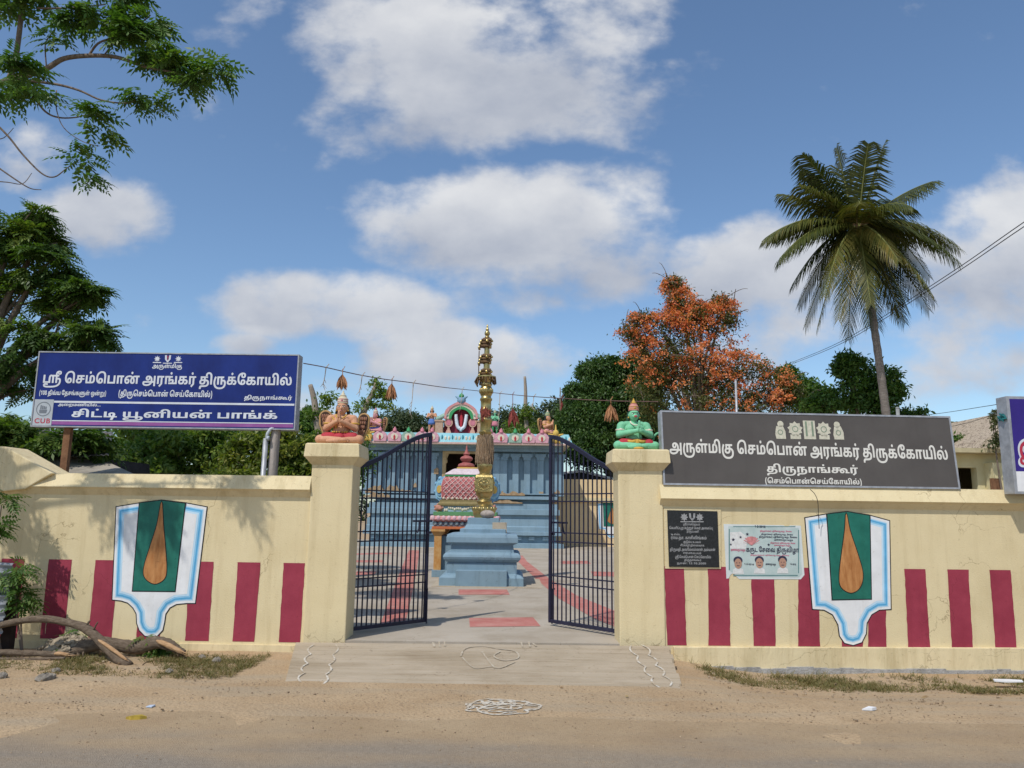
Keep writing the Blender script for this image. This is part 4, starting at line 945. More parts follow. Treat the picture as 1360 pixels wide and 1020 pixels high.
def build_court():
    m = weather(mat('courtyard_concrete', (0.37, 0.315, 0.245), rough=0.9, scale=0.7, col2=(0.46, 0.40, 0.32), bump=0.2, thr=(0.3, 0.7), bscale=20), 0.28, 0.35, 0.8, (1, 1, 1))
    mb = MB()
    mb.box(-14, 14, 10.25, 40, -0.3, ZC)
    mb.box(-2.2, 1.6, 9.39, 10.249, -0.3, ZC)
    court = tag(mb.build('courtyard', m), kind='structure')

    def strip(left, right, name='painted_band'):
        b = MB()
        vs = [(p[0], p[1], ZC+0.004) for p in left]+[(p[0], p[1], ZC+0.004) for p in right]
        k = len(left)
        b.add(vs, [(i, k+i, k+i+1, i+1) for i in range(k-1)])
        # one solid sheet of paint
        return b.build(name, REDFLOOR, court)
    g = lambda x, y: G(x, y, ZC)
    strip([g(505, 829), g(520, 790), g(531, 760), g(543, 731)], [g(538, 829), g(547, 790), g(553, 760), g(557, 731)])
    strip([g(683, 738), g(688, 746), g(712, 769), g(742, 795), g(790, 822), g(840, 842)], [g(694, 738), g(700, 746), g(730, 769), g(766, 791), (g(815, 811)), g(860, 828)])
    strip([g(609, 790), g(609, 783)], [g(677, 790), g(673, 783)])
    strip([g(624, 833), g(623, 821)], [g(718, 832), g(708, 820)])
    strip([g(470, 747), g(474, 744)], [g(508, 747), g(508, 744)])
    strip([g(470, 764), g(474, 759)], [g(498, 763), g(500, 759)])
    strip([g(470, 737), g(474, 735)], [g(520, 736), g(520, 734)])
    strip([g(745, 749), g(745, 745)], [g(785, 749), g(781, 745)])
    strip([g(787, 765), g(785, 759)], [g(822, 766), g(820, 760)])
    return court


def build_ramp():
    """sloping concrete apron from the verge up to the gateway"""
    m = weather(mat('apron_concrete', (0.37, 0.30, 0.21), rough=0.92, scale=1.4, col2=(0.46, 0.38, 0.28), bump=0.4, thr=(0.3, 0.7), bscale=18, stretch=(0.5, 2.5, 1)), 0.3, 0.4, 0.6, (0.6, 3, 1))
    zt, zb = ZC+0.006, -0.035
    A, B = G(393, 853, zt), G(889, 858, zt)
    Cc, D = G(906, 916, zb), G(378, 908, zb)
    mb = MB()
    n = 9
    # broad shallow steps worn nearly flat: each strip overlaps the one below by a few millimetres
    for i in range(n):
        t0, t1 = i/n, (i+1)/n
        def e(t, L0, L1):
            return L0.lerp(L1, t)
        a0, b0 = e(t0, D, A), e(t0, Cc, B)
        a1, b1 = e(t1, D, A), e(t1, Cc, B)
        up = 0.0022 if i else 0
        lo = -0.3
        w = random.uniform(-0.012, 0.012)
        w2 = random.uniform(-0.02, 0.02)
        vs = [(a0.x, a0.y+w*0, a0.z+up), (b0.x+w2, b0.y, b0.z+up), (b1.x+w2, b1.y, b1.z-0.001), (a1.x, a1.y, a1.z-0.001),
              (a0.x, a0.y, lo), (b0.x+w2, b0.y, lo), (b1.x+w2, b1.y, lo), (a1.x, a1.y, lo)]
        mb.add(vs, [(0, 1, 2, 3), (4, 5, 1, 0), (5, 6, 2, 1), (7, 4, 0, 3)])
    r = mb.build('entrance_ramp', m)
    tag(r, kind='structure')

    def zr(y):
        t = (y-D.y)/(A.y-D.y)
        return zb+(zt-zb)*max(0, min(1, t))

    def hit(px, py):
        p = G(px, py, 0.02)
        for _ in range(4):
            p = G(px, py, zr(p.y))
        return p
    return r, hit, zr


build_ground()
build_road()
COURT = build_court()
RAMP, ramp_hit, ramp_z = build_ramp()
CHALK = mat('rice_flour_white', (0.60, 0.56, 0.48), rough=1, scale=16, col2=(0.42, 0.335, 0.23), thr=(0.40, 0.60))
CHALK_FAINT = mat('faded_rice_flour', (0.50, 0.44, 0.34), rough=1, scale=14, col2=(0.40, 0.325, 0.23), thr=(0.38, 0.58))


def chalk(paths, label, group, m, w=0.0105, onramp=True):
    parts = []
    for path in paths:
        mb = MB()
        pts = []
        for (x, y) in path:
            if onramp:
                p = ramp_hit(x, y)
                pts.append(Vector((p.x, p.y, p.z+0.008)))
            else:
                p = G(x, y, 0)
                p = G(x, y, ground_z(p.x, p.y))
                pts.append(Vector((p.x, p.y, p.z+0.006)))
        pts = spline(pts, 5)
        for i in range(len(pts)-1):
            a, b = pts[i], pts[i+1]
            t = (b-a)
            if t.length < 1e-5:
                continue
            s = t.cross(Vector((0, 0, 1))).normalized()
            w0, w1 = w*random.uniform(0.6, 1.2), w*random.uniform(0.6, 1.2)
            n = len(mb.v)
            if i:
                mb.v += [tuple(b+s*w1), tuple(b-s*w1)]
                mb.f.append((n-1, n-2, n, n+1))
                mb.mi.append(0)
            else:
                mb.add([a-s*w0, a+s*w0, b+s*w1, b-s*w1], [(0, 1, 2, 3)])
        parts.append((mb, pts[0]))
    if len(parts) == 1:
        return tag(parts[0][0].build('flour_drawing', m), label, 'ground drawing', group)
    c = sum((p for _, p in parts), Vector())/len(parts)
    t = thing('flour_drawing', label, 'ground drawing', c, 0, group)
    for mb, _ in parts:
        mb.v = [tuple(Vector(p)-c) for p in mb.v]
        mb.build('flour_line', m, t)
    return t


def scallop(a, b, n, side):
    out = []
    for i in range(n):
        for k in range(6):
            t = (i+k/6)/n
            q = math.sin(math.pi*k/6)*side
            out.append((a[0]+(b[0]-a[0])*t+q, a[1]+(b[1]-a[1])*t))
    out.append(b)
    return out


KG = 'white flour drawings in front of the gate'
chalk([scallop((417, 857), (400, 907), 4, -6)], 'outer scalloped flour line on the ramp below the left pillar', KG, CHALK)
chalk([scallop((446, 857), (428, 910), 4, 5)], 'inner scalloped flour line on the ramp below the left pillar', KG, CHALK)
chalk([scallop((838, 858), (876, 914), 4, -5)], 'inner scalloped flour line on the ramp below the right pillar', KG, CHALK)
chalk([scallop((852, 857), (890, 912), 4, 6)], 'outer scalloped flour line on the ramp below the right pillar', KG, CHALK)
chalk([[(612, 872), (618, 862), (640, 859), (660, 862), (684, 866), (688, 875), (668, 878), (656, 872), (664, 866)], [(614, 874), (630, 888), (652, 886), (664, 888), (684, 880)], [(640, 866), (650, 880), (657, 888)]],
      'faint worn flour drawing in the middle of the concrete ramp', KG, CHALK_FAINT, 0.011)
chalk([[(575, 854), (577, 860)], [(583, 853), (584, 860)], [(590, 853), (591, 859)]], 'three short flour strokes on the threshold left of its middle', KG, CHALK_FAINT, 0.012)
chalk([[(692, 853), (694, 860)], [(702, 853), (704, 860)], [(708, 855), (712, 859)]], 'three short flour strokes on the threshold right of its middle', KG, CHALK_FAINT, 0.012)
pts = []
for k in range(41):
    a = 2*math.pi*k/40
    r = 1+0.18*math.cos(7*a)
    pts.append((666+44*r*math.cos(a), 940+8.6*r*math.sin(a)))
pt2 = [(666+22*math.cos(a)*(1+0.3*math.cos(5*a)), 937+4.6*math.sin(a)*(1+0.3*math.cos(5*a))) for a in (2*math.pi*k/30 for k in range(31))]
chalk([pts, pt2, [(620, 941), (630, 933), (650, 929), (690, 932), (720, 938)], [(640, 931), (644, 937), (652, 932), (662, 938), (672, 931), (684, 937)], [(633, 940), (637, 946), (650, 949), (668, 950), (690, 948)], [(700, 936), (718, 937), (712, 943), (695, 944)], [(640, 941), (655, 943), (668, 941), (680, 943), (692, 940), (680, 938), (665, 940), (650, 938), (640, 941)], [(648, 945), (660, 946), (675, 945), (686, 946)], [(650, 935), (660, 937), (670, 935), (680, 937)], [(628, 938), (640, 939), (636, 943)], [(656, 934), (672, 936), (684, 934), (666, 937), (660, 934)]],
      'bright white flower shaped flour drawing on the soil before the ramp', KG, CHALK, 0.013, False)

# ------------------------------------------------------------------ the painted street wall, left and right of the gateway
FL = Frame((-2.52, 9.42, 0), R(-1.2))
FR = Frame((1.88, 9.40, 0), R(3.2))
PILLAR_D = 0.47
WTOP = FL.hit(300, 631)[1]


def coping_profile(zt):
    return [(-0.055, zt-0.19), (-0.085, zt-0.165), (-0.02, zt), (0.24, zt), (0.30, zt-0.165), (0.27, zt-0.19), (0.22, zt-0.26), (0.0, zt-0.26)]


def emblem(fr, parent, outer, green, drop, name='painted_emblem'):
    """the tall U-shaped mark with a flame, painted on a slightly raised plaster panel"""
    def loc(pl):
        q = [fr.hit(*p) for p in pl]
        a = sum(q[i-1][0]*q[i][1]-q[i][0]*q[i-1][1] for i in range(len(q)))
        return q if a > 0 else q[::-1]
    o = loc(outer)
    root = MB()
    root.prism(o, -0.004, 0.05)
    em = root.build(name, BLACK, parent)
    y = -0.004
    cur = o
    lay = [(0.012, WHITE), (0.028, SKYB1), (0.010, SKYB2), (0.010, SKYB3), (0.016, SKYB2), (0.018, SKYB1), (0.022, WHITE)]
    mb = MB()
    for k, (d, m) in enumerate(lay):
        cur = inset(cur, d)
        y -= 0.0012
        mb.m = [WHITE, SKYB1, SKYB2, SKYB3].index(m)
        mb.add([(px, y, pz) for px, pz in cur], [tuple(range(len(cur)))])
    mb.build('blue_edged_white_field', [WHITE, SKYB1, SKYB2, SKYB3], em)
    g = loc(green)
    mb = MB()
    mb.m = 0
    mb.prism(inset(g, -0.012), y-0.002, -0.004)
    mb.m = 1
    mb.add([(px, y-0.0034, pz) for px, pz in g], [tuple(range(len(g)))])
    mb.build('green_panel', [BLACK, GREENP], em)
    d = smooth_poly(loc(drop), 4)
    mb = MB()
    mb.add([(px, y-0.0050, pz) for px, pz in inset(d, -0.010)], [tuple(range(len(d)))])
    mb.m = 1
    mb.add([(px, y-0.0064, pz) for px, pz in d], [tuple(range(len(d)))])
    mb.build('flame', [BLACK, ORANGE], em)
    return em


def curve_bits(pts):
    return pts


def stripes(fr, parent, tops, bots, ytop, ybot):
    for (a, b), (c, d) in zip(tops, bots):
        q = [fr.hit(c, ybot(c)), fr.hit(d, ybot(d)), fr.hit(b, ytop(b)), fr.hit(a, ytop(a))]
        mb = MB()
        w = lambda: random.uniform(-0.004, 0.004)
        nn = 14
        rows = []
        for k in range(nn+1):
            t = k/nn
            rows.append((q[0][0]+(q[3][0]-q[0][0])*t+w(), q[1][0]+(q[2][0]-q[1][0])*t+w(), q[0][1]+(q[3][1]-q[0][1])*t, q[1][1]+(q[2][1]-q[1][1])*t))
        mb.add([p for r in rows for p in ((r[0], -0.003, r[2]), (r[1], -0.003, r[3]))], [(2*k, 2*k+1, 2*k+3, 2*k+2) for k in range(nn)])
        mb.build('painted_stripe', MAROON, parent)


def build_left_wall():
    w = FL.thing('street_wall', 'cream wall with maroon stripes left of the gate, branch shadows falling on it', 'wall', 'cream painted street walls beside the gate')
    mb = MB()
    mb.box(-7.0, 0.12, 0, 0.22, -0.35, WTOP-0.24)
    mb.build('wall_body', CREAM, w)
    mb = MB()
    mb.prism_x(coping_profile(WTOP), -7.0, 0.10)
    mb.build('coping', CREAM_STAIN, w)
    # low plinth along the foot
    zb = FL.hit(300, 853)[1]
    mb = MB()
    mb.box(-7.0, 0.05, -0.03, 0.0, -0.35, zb-0.02)
    mb.build('plinth', CREAM_STAIN, w)
    # raised end block with a sloping top
    q = [FL.hit(-60, 660), FL.hit(40, 650), FL.hit(76, 629), FL.hit(14, 594), FL.hit(-60, 592)]
    mb = MB()
    mb.prism(q, -0.10, 0.34)
    mb.build('raised_end', CREAM_STAIN, w, bevel=0.012)
    yt = lambda x: 742+0.0155*(x-20)
    yb = lambda x: 848+0.0155*(x-60)
    stripes(FL, w, [(3, 33), (65, 96), (127, 158), (189, 219), (252, 284), (316, 346), (377, 405), (-60, -28)],
            [(-10, 22), (53, 85), (117, 148), (181, 212), (246, 277), (309, 338), (370, 399), (-74, -42)], yt, yb)
    s = 3.188
    o = [(490, 103), (473, 502), (512, 506), (540, 515), (562, 536), (575, 560), (577, 600), (588, 630), (612, 655), (640, 660), (668, 655), (692, 630), (700, 595), (705, 560), (722, 535), (748, 521), (790, 517), (830, 517), (880, 104), (785, 86), (685, 75), (595, 86)]
    g = [(594, 90), (565, 460), (742, 462), (785, 92), (685, 79)]
    d = [(687, 84), (668, 180), (640, 270), (613, 360), (617, 405), (657, 431), (698, 410), (708, 365), (702, 270), (694, 180)]
    f = lambda pl: [(x/s, 640+y/s) for x, y in pl]
    emblem(FL, w, f(o), f(g), f(d))
    return w


def build_right_wall():
    w = FR.thing('street_wall', 'cream wall with maroon stripes under the grey sign, right of the gate', 'wall', 'cream painted street walls beside the gate')
    zt = FR.hit(900, 644)[1]
    mb = MB()
    mb.box(-0.1, 8.5, 0, 0.22, -0.5, zt-0.24)
    mb.build('wall_body', CREAM, w)
    mb = MB()
    mb.prism_x(coping_profile(zt), -0.08, 8.5)
    mb.build('coping', CREAM, w)
    zb = FR.hit(1100, 859)[1]
    mb = MB()
    mb.box(0.05, 8.5, -0.055, 0.0, -0.5, zb)
    mb.build('plinth', CREAM_STAIN, w, bevel=0.006)
    mb = MB()
    xs = [0.10+i*0.16 for i in range(54)]
    for i in range(len(xs)-1):
        h = -0.175+0.03*random.random()
        mb.box(xs[i], xs[i+1]+0.001, -0.075-0.01*random.random(), -0.054, -0.5, h-0.02*i/20)
    mb.build('bare_footing', mat('grey_mortar', (0.34, 0.33, 0.31), rough=0.95, scale=8, var=0.25, bump=0.6), w)
    yt = lambda x: 752+0.0115*(x-895)
    yb = lambda x: 857+0.0075*(x-895)
    stripes(FR, w, [(882, 908), (940, 968), (997, 1028), (1060, 1086), (1120, 1148), (1152, 1176), (1201, 1229), (1258, 1286), (1314, 1342), (1371, 1399)],
            [(886, 912), (941, 970), (1001, 1030), (1060, 1089), (1118, 1146), (1153, 1177), (1206, 1235), (1264, 1292), (1322, 1350), (1380, 1408)], yt, yb)
    o = [(1068, 687), (1078, 810), (1094, 811), (1105, 817), (1112, 830), (1114, 845), (1121, 855), (1133, 858), (1145, 854), (1151, 842), (1152, 828), (1158, 817), (1168, 811), (1184, 810), (1182, 691), (1153, 683), (1125, 679), (1097, 682)]
    g = [(1098, 683), (1105, 796), (1156, 795), (1154, 685), (1125, 680)]
    d = [(1123, 682), (1121, 705), (1117, 735), (1114, 762), (1116, 779), (1129, 787), (1141, 780), (1145, 762), (1138, 735), (1128, 705)]
    emblem(FR, w, o, g, d)
    return w


WL = build_left_wall()
WR = build_right_wall()


# ------------------------------------------------------------------ gate pillars
def pillar(x0, x1, zt, label):
    t = thing('gate_pillar', label, 'pillar', ((x0+x1)/2, 9.38+PILLAR_D/2, 0), 0, 'cream gate pillars')
    hw, hd = (x1-x0)/2, PILLAR_D/2
    mb = MB()
    mb.rect_stack([(-hw, hw, -hd, hd, -0.3), (-hw, hw, -hd, hd, zt-0.245)])
    mb.build('shaft', CREAM, t, bevel=0.012)
    e = 0.085
    mb = MB()
    mb.rect_stack([(-hw-0.002, hw+0.002, -hd-0.002, hd+0.002, zt-0.26), (-hw-e*0.85, hw+e*0.85, -hd-e*0.85, hd+e*0.85, zt-0.175), (-hw-e, hw+e, -hd-e, hd+e, zt-0.165),
                   (-hw-e+0.012, hw+e-0.012, -hd-e+0.012, hd+e-0.012, zt-0.012), (-hw-e+0.03, hw+e-0.03, -hd-e+0.03, hd+e-0.03, zt)])
    mb.build('pillar_cap', CREAM_STAIN, t, bevel=0.006)
    return t


FP = Frame((0, 9.38, 0), 0)
ztl = FP.hit(440, 589)[1]
ztr = FP.hit(850, 597)[1]
xl0, xl1 = FP.hit(402, 840)[0], FP.hit(459, 840)[0]
xr0, xr1 = FP.hit(823, 840)[0], FP.hit(884, 840)[0]
PL = pillar(xl0, xl1, ztl, 'left gate pillar carrying the winged orange statue')
PR = pillar(xr0, xr1, ztr, 'right gate pillar carrying the green statue')


# ------------------------------------------------------------------ steel gates standing open
def gate(hinge, free, label, nb, flip):
    hx, hy = hinge
    fx, fy = free
    Lg = math.hypot(fx-hx, fy-hy)
    ang = math.atan2(fy-hy, fx-hx)
    t = thing('steel_gate', label, 'gate', (hx, hy, ZC), ang, 'navy steel gates standing open')
    zlo, zh, zf = 0.06, 2.05, 2.56

    def top(s):
        q = s/Lg
        k = q*q*(3-2*q)
        return zh+(zf-zh)*(0.25*q+0.75*k)
    mb = MB()
    for x in (0.015, Lg-0.02):
        mb.box(x-0.02, x+0.02, -0.02, 0.02, zlo, top(x)-0.02)
    mb.box(0, Lg, -0.018, 0.018, zlo-0.02, zlo+0.025)
    n = 22
    rings = []
    for i in range(n+1):
        x = Lg*i/n
        z = top(x)
        rings.append([(x, -0.022, z-0.03), (x, 0.022, z-0.03), (x, 0.022, z+0.03), (x, -0.022, z+0.03)])
    mb.rings(rings)
    mb.build('gate_frame', NAVY, t, bevel=0.003)
    mb = MB()
    for i in range(1, nb):
        x = Lg*i/nb
        mb.box(x-0.0070, x+0.0070, -0.0070, 0.0070, zlo+0.02, top(x)-0.025)
    mb.build('grille', NAVY, t)
    for z in (0.56, 0.66, 1.12, 1.24, 1.66, 1.76):
        mb = MB()
        mb.box(0.03, Lg-0.035, -0.0095, 0.0095, z-0.008, z+0.008)
        mb.build('cross_rail', NAVY, t)
    mb = MB()
    mb.box(Lg-0.30, Lg+0.02, -0.05, -0.022, 1.36, 1.385)
    mb.tube([(Lg-0.2, -0.04, 1.37), (Lg-0.21, -0.05, 1.28), (Lg-0.24, -0.05, 1.22)], 0.012)
    mb.box(Lg-0.06, Lg+0.02, -0.045, -0.021, 1.20, 1.235)
    mb.build('latch', NAVY, t)
    mb = MB()
    mb.tube([(Lg-0.02, -0.035, 0.02), (Lg-0.02, -0.035, 0.48), (Lg-0.06, -0.05, 0.48)], 0.010)
    mb.build('drop_bolt', NAVY, t)
    return t


gate((-1.995, 9.78), (-1.115, 10.70), 'left open gate leaf of navy steel bars, its high edge towards the gilded pole', 17, 1)
gate((1.40, 9.86), (0.545, 10.80), 'right open gate leaf of navy steel bars in front of the cream back wall', 16, -1)


# ------------------------------------------------------------------ sign boards
SIGNBLUE = mat('blue_sign_vinyl', (0.006, 0.018, 0.135), rough=0.5, scale=1.8, col2=(0.010, 0.030, 0.20), spec=0.25, stretch=(1.4, 1, 0.8))
SIGNWHITE = mat('white_sign_lettering', (0.62, 0.65, 0.70), rough=0.5, var=0.08, scale=3)
SIGNPURPLE = mat('purple_sign_band', (0.25, 0.07, 0.26), rough=0.5, scale=2, col2=(0.31, 0.11, 0.33))
for _m in (SIGNBLUE, SIGNPURPLE):
    weather(_m, 0.22, 0.12, 0, (5, 5, 0.3), 0.7, (0.72, 0.74, 0.8))
SIGNGREY = mat('grey_sign_sheet', (0.078, 0.068, 0.061), rough=0.5, scale=1.2, col2=(0.100, 0.089, 0.080), spec=0.35)
weather(SIGNGREY, 0.16, 0.14, 0, (5, 5, 0.4), 1.0, (0.78, 0.76, 0.74))
SIGNCREAM = mat('off_white_sign_lettering', (0.68, 0.66, 0.60), rough=0.6, var=0.06, scale=5)
REDP = mat('red_sign_print', (0.42, 0.03, 0.06), rough=0.5, var=0.1)
TAPE = mat('pale_grey_panel', (0.42, 0.46, 0.50), rough=0.5, var=0.1)
RUST = mat('rusty_post', (0.15, 0.07, 0.035), rough=0.85, scale=9, col2=(0.24, 0.12, 0.06), bump=0.3)
WOODW = mat('weathered_timber', (0.34, 0.30, 0.27), rough=0.9, scale=4, stretch=(6, 6, 0.6), var=0.25, bump=0.4)


def disc(mb, cx, cz, r, y, n=20, ry=None):
    ry = ry or r
    mb.add([(cx+r*math.cos(2*math.pi*k/n), y, cz+ry*math.sin(2*math.pi*k/n)) for k in range(n)], [tuple(range(n))])


def ringflat(mb, cx, cz, r0, r1, y, n=28):
    vs = []
    for k in range(n):
        a = 2*math.pi*k/n
        vs += [(cx+r0*math.cos(a), y, cz+r0*math.sin(a)), (cx+r1*math.cos(a), y, cz+r1*math.sin(a))]
    mb.add(vs, [(2*k, 2*k+1, (2*k+3) % (2*n), (2*k+2) % (2*n)) for k in range(n)])


def star(mb, cx, cz, r0, r1, n, y):
    vs = []
    for k in range(2*n):
        r = r1 if k % 2 == 0 else r0
        a = math.pi*k/n+math.pi/2
        vs.append((cx+r*math.cos(a), y, cz+r*math.sin(a)))
    mb.add(vs, [tuple(range(2*n))])


def u_mark(mb, cx, cz, w, h, y, bar=0.3):
    """the U-shaped mark with its flame"""
    b = w*bar
    q = [(-w/2, h/2), (-w/2+b*0.15, -h*0.1), (-w*0.18, -h*0.36), (-w*0.1, -h/2), (w*0.1, -h/2), (w*0.18, -h*0.36), (w/2-b*0.15, -h*0.1), (w/2, h/2), (w/2-b, h/2), (w*0.14, -h*0.12), (0, -h*0.22), (-w*0.14, -h*0.12), (-w/2+b, h/2)]
    # split in three so each face stays convex enough
    mb.add([(cx+a, y, cz+c) for a, c in [q[0], q[1], q[2], q[11], q[12]]], [(0, 1, 2, 3, 4)])
    mb.add([(cx+a, y, cz+c) for a, c in [q[2], q[3], q[4], q[5], q[9], q[10], q[11]]], [tuple(range(7))])
    mb.add([(cx+a, y, cz+c) for a, c in [q[5], q[6], q[7], q[8], q[9]]], [tuple(range(5))])


def board(t, w, h, dep, face, frame, fw=0.02):
    """box with a thin metal frame round its printed face; origin at the lower left of the face"""
    mb = MB()
    mb.box(0, w, 0.0, dep, 0, h)
    mb.build('sign_face', face, t)
    mb = MB()
    for (a, b, c, d) in ((-fw*0.4, w+fw*0.4, -fw*0.4, fw*0.6), (-fw*0.4, w+fw*0.4, h-fw*0.6, h+fw*0.4), (-fw*0.4, fw*0.6, fw*0.6, h-fw*0.6), (w-fw*0.6, w+fw*0.4, fw*0.6, h-fw*0.6)):
        mb.box(a, b, -0.006, dep+0.004, c, d)
    mb.build('sign_frame', frame, t)


def build_left_sign():
    fr = Frame(P(41, 566, 10.0), R(-0.1))
    t = fr.thing('sign_board', 'blue sign board with white writing on posts behind the left street wall', 'sign')
    w, _ = fr.hit(391, 571)
    h = (fr.hit(49, 467)[1]+fr.hit(398, 472)[1]-fr.hit(391, 571)[1])/2
    board(t, w, h, 0.17, SIGNBLUE, STEEL, 0.016)
    H = fr.hit

    def line(key, xa, xb, ya, yb, hp, m=SIGNWHITE, y=-0.003):
        a, za = H(xa, ya)
        b, zb = H(xb, yb)
        text(key, a, b, za, hp/1020*10.0, m, t, y, slope=zb-za)
    line('a1', 56, 388, 508.5, 511.8, 11.0)
    line('a2', 202, 242, 488.6, 489.0, 4.2)
    line('a3', 52, 141, 524.3, 525.2, 4.6)
    line('a4', 157, 282, 526.0, 527.5, 6.0)
    line('a5', 324, 388, 530.3, 531.0, 4.0)
    line('a6', 77, 134, 539.0, 539.8, 3.0)
    line('a7', 94, 369, 553.8, 556.3, 7.6)
    mb = MB()
    a, b = H(72, 532.2)[1], H(72, 534.8)[1]
    x0 = H(72, 533)[0]
    mb.box(x0, w-0.02, -0.003, 0.001, b, a)
    a, b = H(200, 559.6)[1], H(200, 560.8)[1]
    mb.box(x0, w-0.02, -0.003, 0.001, b, a)
    mb.build('white_rule', SIGNWHITE, t)
    mb = MB()
    mb.box(x0, w-0.02, -0.003, 0.001, 0.025, b-0.002)
    mb.build('purple_band', SIGNPURPLE, t)
    mb = MB()
    xl = 0.016
    zt = H(60, 530.5)[1]
    mb.box(xl, x0-0.004, -0.003, 0.001, 0.012, zt)
    lp = mb.build('logo_panel', TAPE, t)
    cx, cz = (xl+x0)/2, zt*0.64
    mb = MB()
    ringflat(mb, cx, cz, 0.085, 0.096, -0.0045)
    for k in range(4):
        mb.add([(cx-0.045+k*0.022, -0.0045, cz-0.005), (cx-0.028+k*0.022, -0.0045, cz-0.005), (cx-0.026+k*0.022, -0.0045, cz+0.052-0.006*k), (cx-0.043+k*0.022, -0.0045, cz+0.05-0.006*k)], [(0, 1, 2, 3)])
    mb.add([(cx-0.05, -0.0045, cz-0.055), (cx+0.04, -0.0045, cz-0.055), (cx+0.05, -0.0045, cz-0.01), (cx-0.055, -0.0045, cz-0.01)], [(0, 1, 2, 3)])
    mb.build('ring_mark', mat('logo_grey', (0.16, 0.18, 0.21), rough=0.6), lp)
    cu = bpy.data.curves.new('letters', 'FONT')
    cu.body = 'CUB'
    cu.size = 0.088
    cu.align_x = 'CENTER'
    cu.offset = 0.0015
    cu.space_character = 1.15
    lo = bpy.data.objects.new('letters', cu)
    C.objects.link(lo)
    dg = bpy.context.evaluated_depsgraph_get()
    me = bpy.data.meshes.new_from_object(lo.evaluated_get(dg))
    bpy.data.objects.remove(lo)
    me.materials.clear()
    me.materials.append(REDP)
    for v in me.vertices:
        v.co = (cx+v.co.x*1.1, -0.0045, 0.042+v.co.y)
    o = bpy.data.objects.new('red_letters', me)
    C.objects.link(o)
    o.parent = lp
    mb = MB()
    for px in (209, 237):
        x, z = H(px, 476.6)
        star(mb, x, z, 0.022, 0.044, 8, -0.003)
        x1, z1 = H(px, 481.5)
        mb.box(x-0.055, x+0.055, -0.003, 0.0005, z1-0.006, z1+0.006)
    x, z = H(223, 476.5)
    u_mark(mb, x, z, 0.08, 0.095, -0.003)
    mb.box(x-0.06, x+0.06, -0.003, 0.0005, z-0.066, z-0.055)
    mb.build('emblem', SIGNWHITE, t)
    mb = MB()
    mb.add([(x-0.008, -0.0045, z+0.04), (x, -0.0045, z-0.03), (x+0.008, -0.0045, z+0.04)], [(0, 1, 2)])
    mb.build('emblem_flame', REDP, t)
    # posts
    g = -fr.O.z
    x = H(84, 590)[0]
    mb = MB()
    mb.box(x-0.045, x+0.045, 0.05, 0.12, g, 0.3)
    mb.build('post', RUST, t, bevel=0.004)
    x = H(362, 600)[0]
    mb = MB()
    mb.tube([(x-0.04, 0.10, g), (x-0.03, 0.09, g+1.2), (x+0.0, 0.08, -0.1), (x+0.02, 0.09, 0.3)], [0.075, 0.07, 0.06, 0.055], 10)
    mb.build('post', WOODW, t, smooth=True)
    x = H(352, 600)[0]
    mb = MB()
    mb.tube([(x-0.02, 0.0, g), (x, 0.0, -0.12)], 0.033, 10)
    mb.build('pipe', STEEL, t, smooth=True)
    mb = MB()
    mb.tube([(x+0.01, -0.01, -0.14), (x+0.02, -0.01, -0.06), (x+0.05, 0.0, 0.0), (x+0.09, 0.02, 0.02)], 0.022, 8)
    mb.tube([(x+0.02, -0.02, -0.12), (x+0.05, -0.02, -0.12)], 0.03, 8)
    mb.build('pipe_bend', TAPE, t, smooth=True)
    return fr, w, h


LS, LSW, LSH = build_left_sign()


